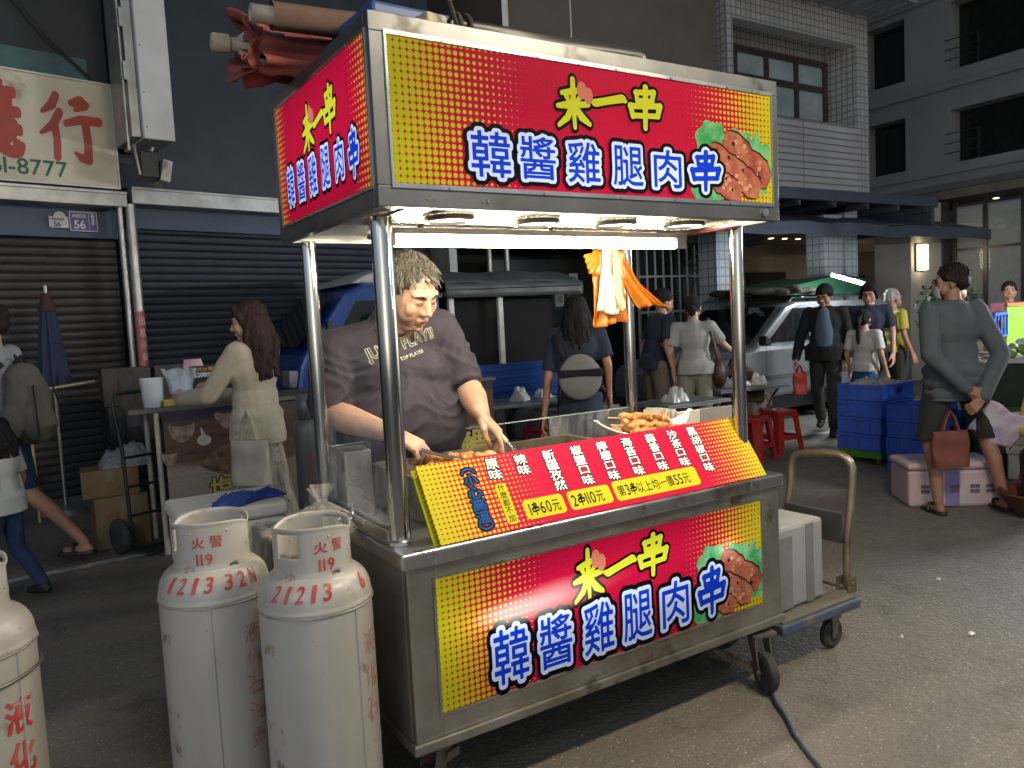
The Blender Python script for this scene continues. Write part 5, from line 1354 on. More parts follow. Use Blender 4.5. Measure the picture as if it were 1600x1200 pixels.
me = join([(body, MX.Identity(4)), (HEADF, Mh), (HV, handM(wrR, V((.055,-.058,-.045)), V((-.1,-.35,1)), False)), (HV2, handM(wrL, V((.045,-.07,-.085)), V((.55,-.45,.7)), True))], 'body')
me.materials.append(VS); link('body', me, ven)
# T-shirt
TSH = mat('purple_grey_jersey', (.050,.042,.056), .85, vs=3, col2=(.038,.032,.043), bmp=.08, bs=300, bd=.002, sheen=.04, spec=.2)
b = MB()
b.ell((.435,1.005,1.22), (.245,.165,.23), None, 24, 16); b.ell((.45,.965,1.055), (.272,.215,.22), None, 24, 16); b.ell((.45,.99,.93), (.255,.21,.16), None, 24, 14); b.ell((.36,.955,1.24), (.12,.12,.10)); b.ell((.54,.955,1.26), (.12,.12,.10))
b.cap((.42,.995,1.37), .115, shR+V((.01,0,-.005)), .082, 16); b.cap((.43,.995,1.38), .115, shL, .080, 16); b.cap((.425,.985,1.39), .11, (.425,.965,1.448), .080, 16)
qR = shR*.18+elR*.82; qL = shL*.22+elL*.78
b.cap(shR, .081, qR, .083, 16); b.cap(shL, .079, qL, .078, 16)
ts = blob(b, .0085, 5)
def folds(me):
    me.update(); N = [v.normal.copy() for v in me.vertices]
    for v, n in zip(me.vertices, N):
        c = v.co; h = 0
        for (p, s, a, fr, w) in (((.30,.86,1.16), (.9,0,-.35), .011, 62, .17), ((.60,.86,1.20), (.5,.2,.85), .010, 64, .14), ((.20,.93,1.24), (.25,.2,1.), .011, 62, .12), ((.70,.92,1.28), (.75,.1,-.55), .009, 105, .11), ((.22,.92,1.14), (.2,.2,1.), .009, 66, .08), ((.45,.80,1.15), (.12,0,1.), .0055, 80, .16)):
            d = c-V(p); q = d.dot(V(s).normalized()); e = math.exp(-(d.length/w)**2)
            w_ = math.sin(fr*.8*q+6*NZ.noise(c*6)); h += a*1.35*e*(1-1.8*abs(w_)**.6)*(.75+.5*NZ.noise(c*11))
        h += .004*NZ.noise(V((c.x*9, c.y*9, c.z*5)))
        v.co = c+n*h
    me.update()
folds(ts); ts.name = 't_shirt'; ts.materials.append(TSH); ts.polygons.foreach_set('use_smooth', [True]*len(ts.polygons)); tso = link('t_shirt', ts, ven)
b = MB(); b.tube([(.428+.082*math.cos(a), .950+.076*math.sin(a), 1.452+.044*math.sin(a)+.012*math.cos(a)) for a in [2*PI*k/40 for k in range(40)]], .010, 10, closed=True); b.build('collar', TSH, tso, smooth=True)
bvh = BVHTree.FromPolygons([v.co for v in ts.vertices], [p.vertices for p in ts.polygons])
def onshirt(x, z):
    h = bvh.ray_cast(V((x, .3, z)), V((0, 1, 0)))
    return h[0]+h[1]*.0025 if h[0] else V((x, .85, z))
PRN, PRB = mat('shirt_print', (.50,.52,.36), .6, var=0), mat('shirt_print_dark', (.055,.046,.054), .8, var=0)
ca, sa = math.cos(R(14)), math.sin(R(14))
def sh_fn(ox, oz, dz=0.): return lambda p: (lambda q: q+V((0, -dz, 0)))(onshirt(ox+p.x*ca-p.y*sa, oz+p.x*sa+p.y*ca))
b = MB(); textrow(b, 'JUST  PLAY!!', 0, 0, .040, 0, .055, .12, .92, fn=sh_fn(.300, 1.318), h=.03); b.build('print', PRN, tso)
b = MB(); textrow(b, 'JUST  PLAY!!', 0, 0, .040, 0, .012, .12, .92, fn=sh_fn(.300, 1.318, .0016), h=.022); b.build('print_inner', PRB, tso)
b = MB(); textrow(b, 'TOP PLAYER', 0, 0, .013, 0, .01, .14, 1., fn=sh_fn(.415, 1.308), h=.04); b.build('small_print', PRN, tso)
# trousers + shoes, hidden behind the cart
b = MB(); b.ell((.44,1.05,.86), (.235,.19,.15)); b.cap((.35,1.06,.82), .14, (.34,1.04,.5), .10); b.cap((.53,1.06,.82), .14, (.54,1.04,.5), .10); b.cap((.34,1.04,.5), .10, (.33,1.07,.12), .075); b.cap((.54,1.04,.5), .10, (.55,1.07,.12), .075)
skinned(b, .014, 'trousers', cloth('dark_trousers', (.02,.02,.024)), ven)
for x in (.33, .55): MB().cap((x,1.11,.045), .045, (x,.92,.04), .038).build('shoe', BLACKP, ven, smooth=True)
# hair: cap plus many short locks
hb = MB(); T = lambda p: Mh @ V(p); R3 = Mh.to_3x3()
hb.ell(T((0,.024,.042)), (.086,.098,.088), R3, 22, 14); hb.ell(T((0,.062,-.005)), (.074,.056,.066), R3, 16, 10)
for s in (-1, 1): hb.cap(T((s*.076,-.026,.04)), .016, T((s*.078,.016,-.0)), .017)
r_ = random.Random(11)
skinned(hb, .006, 'hair', HGRY, ven, 2, .004, 34, 10)
lk = MB()
for k in range(520):
    a, e = r_.uniform(-PI, PI), r_.uniform(-.1, 1.45)
    if math.cos(a) < -.2 or e > .55 or abs(a) < 2.2: pass
    d = V((math.sin(a)*math.cos(e), -math.cos(a)*math.cos(e), math.sin(e)))
    if d.y < -.55 and d.z < .28: continue
    p = V((.086*d.x, .024+.100*d.y, .042+.090*d.z))
    fl_ = V((d.x*.4+r_.uniform(-.35,.35), -.55+d.y*.3+r_.uniform(-.35,.35), -.55*abs(d.x)-.35+.2*d.z+r_.uniform(-.2,.2)))
    L = r_.uniform(.02, .042)
    lk.tube([T(p-d*.006), T(p+d*.006+fl_*L*.5), T(p+d*.003+fl_*L)], [.0036, .0030, .0005], 5, caps=False)
lk.build('hair_locks', HGRY, ven, smooth=True)
# face details: lowered eyes, brows, parted lips
eb, bb, lb, eb2 = MB(), MB(), MB(), MB()
for s in (-1, 1):
    eb.tube([T((s*.018,-.0945,-.001)), T((s*.031,-.0960,-.0035)), T((s*.044,-.0885,-.001))], [.0012,.0020,.0010], 8)
    bb.tube([T((s*.014,-.0985,.020)), T((s*.032,-.0945,.027)), T((s*.050,-.083,.023))], [.0040,.0046,.0022], 8)
    eb2.tube([T((s*.017,-.0955,.005)), T((s*.031,-.0965,.008)), T((s*.046,-.088,.004))], [.0010,.0016,.0008], 6)
eb.build('eyelashes', EYE, ven, smooth=True); bb.build('eyebrows', hair_mat('brow', (.03,.025,.02), (.05,.04,.03)), ven, smooth=True); eb2.build('eyelid_creases', skin_mat('crease', (.34,.17,.10)), ven, smooth=True)
lb.tube([T((-.022,-.0955,-.066)), T((-.008,-.1035,-.0615)), T((.008,-.1035,-.0615)), T((.022,-.0955,-.066))], [.002,.0046,.0046,.002], 8); lb.tube([T((-.019,-.0955,-.072)), T((0,-.1015,-.077)), T((.019,-.0955,-.072))], [.002,.0056,.002], 8)
lb.build('lips', LIP, ven, smooth=True)
MB().tube([T((-.018,-.0995,-.0685)), T((0,-.1035,-.0690)), T((.018,-.0995,-.0685))], [.001,.0026,.001], 6).build('mouth_line', EYE, ven, smooth=True)
wlink(ven)
# tools in his hands
tg = thing('tongs', 'long steel tongs held over the griddle in the right hand of the vendor', 'tongs', (.44, .60, .96))
b = MB()
for s in (-1, 1): b.tube([(-.085, .0, .05), (-.02, -.008+s*.010, .025), (.09, -.02+s*.013, -.008), (.125, -.022+s*.006, -.018)], [.007,.006,.006,.008], 8)
b.build('arms', CHROME, tg, smooth=True)
spt = thing('spatula', 'steel spatula with wooden grip held in the left hand of the vendor', 'spatula', (.70, .60, .98))
b = MB(); b.tube([(-.035, .05, .085), (.005, .005, .012)], .010, 10); b.build('grip', BAM, spt, smooth=True)
b = MB(); b.tube([(.004, .006, .014), (.022, -.015, -.015)], .006, 8); b.build('neck', CHROME, spt, smooth=True)
b = MB(); b.prism([(-.015,0),(.015,0),(.045,.085),(-.045,.085)], -.0012, .0012, MX.Translation((.022,-.012,-.012)) @ MX.Rotation(R(-150), 4, 'Z') @ MX.Rotation(R(-38), 4, 'X')); b.build('blade', STEEL, spt, bevel=.0008)
# ================================================================ market things further back
def quad(b, pts): b.add(pts, [tuple(range(len(pts)))]); return b
# ---- salt grilled fish stall behind the cart
fs = thing('fish_stall', 'fish stall counter with a dark printed banner of salt grilled fish along its front', 'market stall', (1.1, 4.0, 0))
b = MB(); b.box(-1.32, -.26, .955, 1.45, .35, .985); b.build('counter', mat('stall_counter', (.10,.09,.08), .5), fs, bevel=.004)
for x, y in ((-1.15,-.22), (-1.15,.3), (1.38,-.22), (1.38,.3)): MB().tube([(x, y, 0), (x, y, .955)], .018, 10).build('leg', mat('ivory_tube', (.50,.46,.36), .45), fs, smooth=True)
def banner_mat():
    m, t, p = new_mat('banner_print'); vec, x, y, z = objxyz(t)
    n = noise(t, mapped(t, vec, (1,1,9)), 5, 5, .65); w = mixc(t, ramp(t, n, .35, .7), (.085,.045,.022), (.03,.016,.010))
    salt = noise(t, vec, 90, 2); s = ((noise(t, vec, 2.6, 3)*.35+.45-z)*14.).clamp()
    c = mixc(t, s*(ramp(t, salt, .2, .8)*.5+.5), w, (.25,.215,.165))
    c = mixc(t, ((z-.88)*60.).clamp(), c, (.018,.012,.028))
    t.links.new(c, p.inputs['Base Color']); p.inputs['Roughness'].default_value = .45; return m
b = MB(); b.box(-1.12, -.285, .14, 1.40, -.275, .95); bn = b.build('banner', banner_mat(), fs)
XZB = lambda p: V((p.x, -.2862-p.z, p.y))
def disc(b, cx, cz, rx, rz, z, n=26): b.add([XZB(V((cx+rx*math.cos(2*PI*k/n), cz+rz*math.sin(2*PI*k/n), z))) for k in range(n)], [tuple(range(n))])
CB1, CB2 = mat('print_bowl', (.26,.19,.14), .5, vs=26, col2=(.09,.055,.04)), mat('print_bowl_dark', (.05,.03,.022), .5)
b = MB()
def bowl(cx, cz, w, h):
    b.add([XZB(V((cx+w*math.cos(a)*(1-.0*k), cz+(h*math.sin(a) if math.sin(a) < 0 else .12*h*math.sin(a)), .0006))) for k, a in enumerate([2*PI*q/24 for q in range(24)])], [tuple(range(24))])
bowl(-1.01, .865, .085, .12)
b.build('printed_bowl', CB1, bn)
for q in ((-1.10, .68, .05, .08), (-.66, .92, .14, .13), (.9, .83, .16, .16), (1.25,.6,.1,.12)): b = MB(); bowl(*q); b.build('printed_bowl', CB1, bn)
for q in ((-1.01, .868, .072, .014), (-1.095, .685, .04, .01), (-.66, .923, .125, .014), (.9, .835, .14, .018)): b = MB(); disc(b, *q, .0012); b.build('printed_bowl_mouth', CB2, bn)
b = MB(); disc(b, -.875, .745, .045, .036, .0008); b.add([XZB(V(q)) for q in ((-.89,.765,.0009),(-.86,.765,.0009),(-.885,.83,.0009),(-.895,.83,.0009))], [(0,1,2,3)]); b.build('printed_garlic', mat('print_garlic', (.42,.36,.30), .5, vs=25), bn)
b = MB()
for q, (cx, cz, s) in enumerate(((-.66,.60,.85), (.55,.55,1.15))):
    b = MB(); pts = [(-.30,-.02),(-.22,.06),(-.10,.13),(.05,.17),(.22,.17),(.45,.12),(.45,-.05),(.2,-.13),(0,-.16),(-.14,-.13),(-.24,-.08)]
    b.add([XZB(V((cx+s*u, cz+s*v*.9, .0010))) for u, v in pts], [tuple(range(len(pts)))]); b.build('printed_fish', mat('print_fish', (.15,.085,.04), .5, vs=30, col2=(.05,.028,.014)), bn)
b = MB()
for cx, cz, s in ((-.66,.60,.85), (.55,.55,1.15)):
    disc(b, cx-.14*s, cz+.04*s, .028*s, .026*s, .0016); b.tube([XZB(V((cx+s*(.02+.05*math.sin(k*.5)), cz+s*(.14-.05*k), .002))) for k in range(6)], .005, 5); b.tube([XZB(V((cx+s*(-.29+.03*k), cz+s*(-.03-.012*k), .002))) for k in range(6)], .005, 5)
b.build('printed_fish_lines', CB2, bn)
b, b2 = MB(), MB()
for k, ch in enumerate('塩烤'): put(b2, ch, -.86+.17*k, .33, -.71+.17*k, .48, .0018, .07, fn=XZB); put(b, ch, -.86+.17*k, .33, -.71+.17*k, .48, .0026, .025, fn=XZB)
for k, ch in enumerate('鮮鯛'): put(b2, ch, .80+.27*k, .33, 1.04+.27*k, .58, .0018, .07, fn=XZB); put(b, ch, .80+.27*k, .33, 1.04+.27*k, .58, .0026, .025, fn=XZB)
b2.build('banner_lettering_outline', INK, bn); b.build('banner_lettering', mat('banner_yellow', (.42,.36,.08), .5), bn)
TRAN = glass('frosted_plastic', (.62,.70,.78), .45, .3)
c = thing('plastic_cup', 'frosted plastic tub with a pink bottom on the fish stall counter', 'tub', (-.05, 3.86, .986))
MB().lathe([(.06,0),(.075,.19),(.078,.195),(.072,.195),(.058,.006)], 20, cap=False).build('tub', TRAN, c, smooth=True); MB().lathe([(.001,.004),(.056,.004),(.058,.05),(.001,.055)], 16, cap=False).build('pink_content', mat('pink_stuff', (.55,.14,.14), .5), c, smooth=True)
c = thing('bagged_tub', 'tub wrapped in a clear plastic bag on the fish stall counter', 'tub', (.13, 3.86, .986))
MB().lathe([(.06,0),(.07,.19),(.066,.19),(.056,.006)], 18, cap=False).build('tub', TRAN, c, smooth=True)
MB().grid(lambda u, v: V(((.075+.03*v*v+.012*math.sin(9*2*PI*u)*v)*math.cos(2*PI*u), (.075+.03*v*v+.012*math.sin(7*2*PI*u)*v)*math.sin(2*PI*u), .09+.15*v+.01*math.sin(5*2*PI*u))), 50, 8, True).build('bag', glass('thin_bag', (.7,.78,.85), .30, .2, .3), c, smooth=True)
c = thing('yellow_sponge', 'yellow sponge between the two tubs on the fish stall counter', 'sponge', (.045, 3.83, .986)); MB().box(-.04,-.03,0,.04,.03,.045).build('sponge', mat('sponge_yellow', (.50,.42,.04), .8, vs=40, bmp=.3, bs=90), c, bevel=.006)
c = thing('price_stand', 'small dark price sign with a printed fish on the fish stall counter', 'price sign', (.29, 3.84, .986), R(-6))
tl_ = MX.Rotation(R(-8), 4, 'X'); b = MB(); b.box(-.10,-.006,0,.10,.006,.255, tl_); bo = b.build('card', mat('dark_card', (.014,.012,.012), .3), c)
XC = lambda p: tl_ @ V((p.x, -.0068-p.z, p.y))
b = MB(); textrow(b, '$200元起', -.072, .178, .030, 0, .03, .1, .95, fn=XC); b.build('price_lettering', PAP, bo)
b = MB()
for k, ch in enumerate('鹽烤台灣鯛'): put(b, ch, -.082+.034*k, .218, -.052+.034*k, .245, 0, .02, fn=XC)
b.build('title_lettering', mat('orange_ink', (.50,.27,.03), .5), bo)
b = MB(); b.add([XC(V((.07*math.cos(a), .10+.045*math.sin(a), .0004))) for a in [2*PI*k/20 for k in range(20)]], [tuple(range(20))]); b.build('printed_plate', mat('print_plate', (.34,.22,.12), .5, vs=40, col2=(.16,.09,.04)), bo)
b = MB(); b.add([XC(V((-.005+.05*math.cos(a), .10+.022*math.sin(a)+.01*math.cos(a), .001))) for a in [2*PI*k/20 for k in range(20)]], [tuple(range(20))]); b.build('printed_fish', mat('print_fish2', (.30,.12,.04), .5, vs=50, col2=(.12,.05,.02)), bo)
b = MB()
for k in range(9): b.add([XC(V((-.085+.015*k, .018, .0006))), XC(V((-.073+.015*k, .018, .0006))), XC(V((-.073+.015*k, .030, .0006))), XC(V((-.085+.015*k, .030, .0006)))], [(0,1,2,3)])
b.build('footer_marks', PAP, bo)
c = thing('pink_bag', 'crumpled pink plastic bag behind the price sign on the fish stall counter', 'plastic bag', (.24, 3.98, .986))
MB().grid(lambda u, v: V((.10*(1-.5*v)*math.cos(2*PI*u)*(1+.2*math.sin(10*PI*u+4*v)), .05*(1-.5*v)*math.sin(2*PI*u), .30*v)), 40, 10, True).build('bag', mat('pink_plastic', (.50,.20,.30), .4, vs=9, col2=(.6,.4,.45)), c, smooth=True, ang=180)
# ---- cardboard boxes and hand truck
for nm, w, d, h, loc, rz, lab in (('l', .34, .28, .36, (-.27, 4.36, 0), 4, 'lower brown cardboard box standing on the road beside the hand truck'), ('u', .36, .28, .19, (-.31, 4.37, .3625), -3, 'upper brown cardboard box stacked on the other, taped along the middle')):
    c = thing('cardboard_box', lab, 'cardboard box', loc, R(rz), 'cardboard boxes')
    b = MB(); b.box(-w/2, -d/2, 0, w/2, d/2, h); bo = b.build('carton', CARD, c, bevel=.004)
    b = MB(); b.box(-.022, -d/2-.002, h*.55, .022, d/2+.002, h+.0015); b.build('tape', mat('parcel_tape', (.26,.20,.11), .3), bo)
    if nm == 'l':
        b = MB()
        for k, ch in enumerate('台灣鯛魚'): put(b, ch, -.10+.055*k, .20-.0*k, -.055+.055*k, .25, 0, .01, fn=lambda p: V((p.x, -d/2-.0015-p.z, p.y)))
        b.build('carton_print', mat('carton_red', (.22,.07,.04), .6), bo)
ht = thing('hand_truck', 'dark green two wheeled hand truck beside the fish stall', 'hand truck', (-.10, 4.05, 0), R(20))
DGR = mat('dark_green_steel', (.012,.022,.018), .5, .3)
b = MB()
for s in (-.15, .15): b.tube([(s, -.02, .08), (s, .02, .7), (s, .10, 1.0), (s*.7, .13, 1.08)], .013, 8)
for z in (.25, .45, .65): b.tube([(-.15, .0, z), (.15, .0, z)], .010, 8)
b.tube([(-.105, .13, 1.08), (.105, .13, 1.08)], .013, 8); b.box(-.16, -.24, .025, .16, -.02, .033); b.build('frame', DGR, ht, smooth=True)
for s in (-.20, .20):
    w = MB(); w.lathe([(.03,-.02),(.09,-.028),(.115,-.02),(.12,0),(.115,.02),(.09,.028),(.03,.02)], 24); mm = MX.Translation((s, .05, .12)) @ MX.Rotation(R(90), 4, 'Y'); w.v = [tuple(mm @ V(v)) for v in w.v]; w.build('wheel', RUBBER, ht, smooth=True)
pbg = thing('plastic_bag', 'crumpled clear plastic bag on the upper cardboard box', 'plastic bag', (-.20, 4.36, .5535))
MB().grid(lambda u, v: crumple(u, v, .34, .26, .16, 2.2, 4.), 40, 40).build('bag', glass('milky_bag', (.45,.47,.5), .35, .25, .3), pbg, smooth=True, ang=180)
# ---- navy parasol, black crates by the shutter
pa_ = thing('folded_parasol', 'folded navy parasol with a maroon top standing in front of the left shutter', 'parasol', (-.545, 5.83, 0), R(0))
b = MB(); b.grid(lambda u, v: V(((.03+.085*v**.7)*math.cos(2*PI*u)*(1+.16*math.cos(8*2*PI*u)), (.03+.085*v**.7)*math.sin(2*PI*u)*(1+.16*math.cos(8*2*PI*u)), 1.80-.72*v)), 64, 12, True); b.build('canopy', mat('navy_canvas', (.020,.028,.075), .8, vs=6, col2=(.014,.018,.05)), pa_, smooth=True, ang=180)
b = MB(); b.grid(lambda u, v: V(((.03+.04*v)*math.cos(2*PI*u), (.03+.04*v)*math.sin(2*PI*u), 1.87-.15*v)), 20, 4, True); b.build('top', mat('maroon_canvas', (.06,.018,.02), .8), pa_, smooth=True)
b = MB(); b.tube([(0,0,0),(0,0,1.93)], .014, 8); b.lathe([(.2,0),(.2,.05),(.03,.07)], 20); b.build('pole', ALU, pa_, smooth=True)
c = thing('bamboo_stick', 'pale bamboo stick lying across the backpack side near the parasol', 'stick', (-.55, 5.6, 1.06), R(10)); MB().tube([(-.25,0,-.0),(.3,0,.05)], .012, 8).build('stick', BAM, c, smooth=True)
MB().tube([(-.2,0,0),(-.2,0,-1.06)], .012, 8).build('prop_leg', BAM, c, smooth=True)
BCR = mat('black_crate', (.012,.012,.014), .4, var=.1)
def crate(w, d, h, m, name, lab, loc, rz, group, cat='crate'):
    c = thing(name, lab, cat, loc, rz, group); b = MB(); t_ = .012
    b.box(-w/2, -d/2, 0, w/2, d/2, .014)
    for s in (-1, 1):
        b.box(-w/2, s*d/2-(t_ if s > 0 else 0), .014, w/2, s*d/2+(t_ if s < 0 else 0), h-.004); b.box(s*w/2-(t_ if s > 0 else 0), -d/2+t_, .014, s*w/2+(t_ if s < 0 else 0), d/2-t_, h-.004)
    o = b.build('tub', m, c)
    b = MB(); e = .012
    for z0, z1 in ((h-.028, h-.004), (.0, .016)):
        b.box(-w/2-e, -d/2-e, z0, w/2+e, -d/2, z1); b.box(-w/2-e, d/2, z0, w/2+e, d/2+e, z1); b.box(-w/2-e, -d/2, z0, -w/2, d/2, z1); b.box(w/2, -d/2, z0, w/2+e, d/2, z1)
    n = max(3, int(w/.10))
    for k in range(n+1):
        x = -w/2+w*k/n; b.box(x-.006, -d/2-.010, .016, x+.006, -d/2, h-.028); b.box(x-.006, d/2, .016, x+.006, d/2+.010, h-.028)
    n = max(2, int(d/.10))
    for k in range(n+1):
        y = -d/2+d*k/n; b.box(-w/2-.010, y-.006, .016, -w/2, y+.006, h-.028); b.box(w/2, y-.006, .016, w/2+.010, y+.006, h-.028)
    b.build('ribs', m, o)
    b = MB(); b.box(-.05, -d/2-.016, h*.42, .05, -d/2-.0105, h*.72); b.build('grip', mat('grip_shadow', (.02,.02,.03), .6), o)
    return c
for i, (x, z, lab) in enumerate(((-.05,.0,'black plastic crate at the bottom left of the dark stack by the shutter'), (-.05,.305,'black plastic crate at the left, second in the dark stack by the shutter'), (-.05,.61,'black plastic crate at the left, third in the dark stack by the shutter'), (-.05,.915,'black plastic crate topping the left column of the dark stack'), (.33,.0,'black plastic crate at the bottom right of the dark stack by the shutter'), (.33,.305,'black plastic crate at the right, second in the dark stack by the shutter'), (.33,.61,'black plastic crate at the right, third in the dark stack by the shutter'), (.33,.915,'black plastic crate topping the right column of the dark stack'))):
    crate(.34, .34, .30, BCR, 'crate', lab, (x, 5.4+.03*(i % 2), z), R(3*(i % 3)), 'black crates by the shutter')
# ---- blue pickup truck with canopy
BLU = mat('truck_blue', (.010,.050,.22), .28, .1, vs=2, col2=(.008,.040,.18), coat=.4)
TGL = mat('truck_glass', (.008,.010,.012), .06, var=.1)
tk = thing('pickup_truck', 'small blue pickup truck with white roof deflector and dark canopy over its bed', 'truck', (1.30, 5.15, 0))
pr_ = [(.02,.42),(.0,.55),(.0,.80),(.05,1.12),(.10,1.22),(.52,1.78),(.70,1.86),(1.45,1.86),(1.50,1.80),(1.50,.42)]
b = MB(); b.prism(pr_, 0, 1.36, MX.Rotation(R(90), 4, 'X') @ MX.Diagonal((1,1,-1,1))); b.build('cab', BLU, tk, bevel=.04)
b = MB(); quad(b, [V((.115,.10,1.27)), V((.50,.16,1.755)), V((.50,1.20,1.755)), V((.115,1.26,1.27))]); b.v = [(x-.045, y, z+.03) for x, y, z in b.v]; b.build('windscreen', TGL, tk)
b = MB(); b.add([V((x, -.045, z)) for x, z in ((.32,1.22),(.62,1.70),(1.32,1.70),(1.32,1.18))], [(0,1,2,3)]); b.v = [(x, .0-.004, z) for x, y, z in b.v]; b.build('side_window', TGL, tk)
b = MB(); b.prism([(.62,1.865),(.72,1.93),(1.0,2.02),(1.35,2.05),(1.45,2.02),(1.45,1.865)], .08, 1.28, MX.Rotation(R(90), 4, 'X') @ MX.Diagonal((1,1,-1,1))); df = b.build('roof_deflector', mat('deflector_white', (.42,.42,.41), .4), tk, bevel=.03)
b = MB(); b.tube([(1.08+.055*math.cos(2*PI*k/20)*1.3, .072, 1.955+.038*math.sin(2*PI*k/20)) for k in range(20)], .006, 6, closed=True); b.box(1.035,.068,1.952,1.125,.076,1.96); b.build('ring_emblem', BLACKP, df)
for y in (.06, 1.06):
    b = MB(); b.box(-.035, y, .93, .06, y+.24, 1.09); b.build('headlight', mat('lamp_glass', (.45,.47,.48), .12, .5), tk, bevel=.02)
b = MB(); b.box(-.06, .02, .40, .05, 1.34, .62); b.box(-.03,.3,.72,.01,1.06,.88); b.build('bumper', mat('truck_black', (.02,.02,.022), .5), tk, bevel=.02)
b = MB(); b.box(.30,-.09,1.30,.36,-.02,1.52); b.box(.32,-.03,1.38,.36,.02,1.42); b.build('mirror', BLACKP, tk, bevel=.01)
b = MB(); b.box(1.58, .03, .62, 3.22, 1.33, .70); b.box(1.58, 0, .70, 3.20, .035, 1.0); b.box(1.58, 1.33, .70, 3.20, 1.36, 1.0); b.box(3.18,.036,.70,3.22,1.329,1.0)
for z in (.76, .84, .92): b.box(1.6, -.008, z, 3.18, -.0005, z+.03)
b.build('bed', BLU, tk, bevel=.006)
for x in (1.62, 2.2, 3.12):
    for y in (.06, 1.28): MB().box(x, y-.02, 1.0, x+.055, y+.02, 1.80).build('canopy_post', WHITE, tk)
b = MB(); b.grid(lambda u, v: V((1.55+1.70*u, -.03+1.42*v, 1.84+.16*math.sin(PI*v)+.012*math.sin(12*u))), 24, 12); b.grid(lambda u, v: V((1.55+1.70*u, -.035-.01*math.sin(20*u), 1.84-.14*v)), 40, 4)
b.build('canopy', mat('grey_green_tarp', (.075,.085,.080), .5, vs=3, col2=(.05,.06,.056)), tk, smooth=True, ang=180, solid=.008)
b = MB(); b.tube([(1.55,-.045,1.78),(3.22,-.045,1.80)], .010, 8); b.build('canopy_rail', CHROME, tk, smooth=True)
b = MB(); b.box(1.66, .2, .71, 3.0, 1.25, 1.72); b.build('shade_block', mat('bed_shade', (.004,.004,.0045), .9), tk)  # near-black block stands in for the shade inside the open canopy
for x in (.55, 2.6):
    for y in (.08, 1.12):
        w = MB(); w.lathe([(.12,-.08),(.25,-.085),(.28,-.06),(.28,.06),(.25,.085),(.12,.08)], 28); mm = MX.Translation((x, y+.08, .28)) @ MX.Rotation(R(90), 4, 'X'); w.v = [tuple(mm @ V(v)) for v in w.v]; w.build('wheel', RUBBER, tk, smooth=True)
# ---- silver estate van with roof load
SIL = mat('silver_paint', (.23,.245,.25), .32, .35, vs=2, col2=(.18,.19,.20), coat=.3, patch=((.15,.15,.145), 3, .62))
vn = thing('silver_van', 'silver estate van with roof rack parked behind the red bag man', 'van', (5.95, 4.72, 0))
SX = MX.Rotation(R(90), 4, 'X') @ MX.Diagonal((1,1,-1,1))
b = MB(); b.prism([(.03,.32),(.0,.45),(.02,.66),(.10,.76),(.80,.92),(1.0,.96),(4.15,.98),(4.22,.6),(4.2,.32)], 0, 1.64, SX); b.build('body', SIL, vn, bevel=.05)
b = MB(); b.prism([(.98,.95),(1.60,1.44),(1.82,1.50),(3.9,1.50),(4.16,.95)], .07, 1.57, SX); b.build('greenhouse', SIL, vn, bevel=.04)
b = MB(); quad(b, [V((1.03,.16,.99)), V((1.60,.20,1.435)), V((1.60,1.44,1.435)), V((1.03,1.48,.99))]); b.v = [(x-.03, y, z+.018) for x, y, z in b.v]; b.build('windscreen', TGL, vn)
for pts in ([(1.22,1.0),(1.72,1.42),(2.05,1.42),(2.05,1.0)], [(2.15,1.0),(2.15,1.42),(2.95,1.42),(2.95,1.0)], [(3.05,1.0),(3.05,1.42),(3.70,1.40),(3.88,1.0)]):
    b = MB(); b.add([V((x, .066, z)) for x, z in pts], [(0,1,2,3)]); b.build('side_window', TGL, vn)
b = MB()
for x in (1.12, 2.10, 3.0): b.box(x, -.0015, .42, x+.006, .0, .95)
b.box(.9, -.006, .55, 4.1, -.0005, .60); b.build('door_seams', mat('seam_grey', (.10,.10,.10), .5), vn)
for x in (1.90, 2.80): MB().box(x, -.025, .80, x+.14, -.001, .835).build('door_handle', mat('handle_grey', (.16,.16,.16), .4), vn, bevel=.008)
b = MB(); b.box(.95,-.15,.98,1.05,-.02,1.10); b.build('mirror', BLACKP, vn, bevel=.02)
b = MB(); b.box(-.02,.08,.60,.10,.42,.74); b.build('headlight', mat('lamp_glass', (.45,.47,.48)), vn, bevel=.02)
b = MB()
for y in (.22, 1.42): b.tube([(1.85,y,1.51),(1.9,y,1.56),(3.8,y,1.56),(3.85,y,1.51)], .014, 8)
for x in (2.0, 3.5): b.box(x,.14,1.555,x+.05,1.50,1.58)
b.build('roof_rack', ALU, vn, smooth=True)
b = MB(); b.box(.1,.06,.15,4.1,1.58,.33); b.build('underbody', BLACKP, vn)
for x in (.78, 3.45):
    for y in (.0, 1.46):
        w = MB(); w.lathe([(.17,-.08),(.27,-.09),(.30,-.06),(.30,.06),(.27,.09),(.17,.08)], 28); mm = MX.Translation((x, y+.09, .30)) @ MX.Rotation(R(90), 4, 'X'); w.v = [tuple(mm @ V(v)) for v in w.v]; wo = w.build('wheel', RUBBER, vn, smooth=True)
        MB().lathe([(.001,-.001),(.17,-.001),(.165,.01)], 20, (0,0,0), None, False).build('rim', ALU, wo).matrix_local = MX.Translation((x, y-.0, .30)) @ MX.Rotation(R(90), 4, 'X')
tp = thing('green_tarpaulin', 'green tarpaulin tied over the load on the van roof', 'tarpaulin', (8.75, 5.5, 1.585))
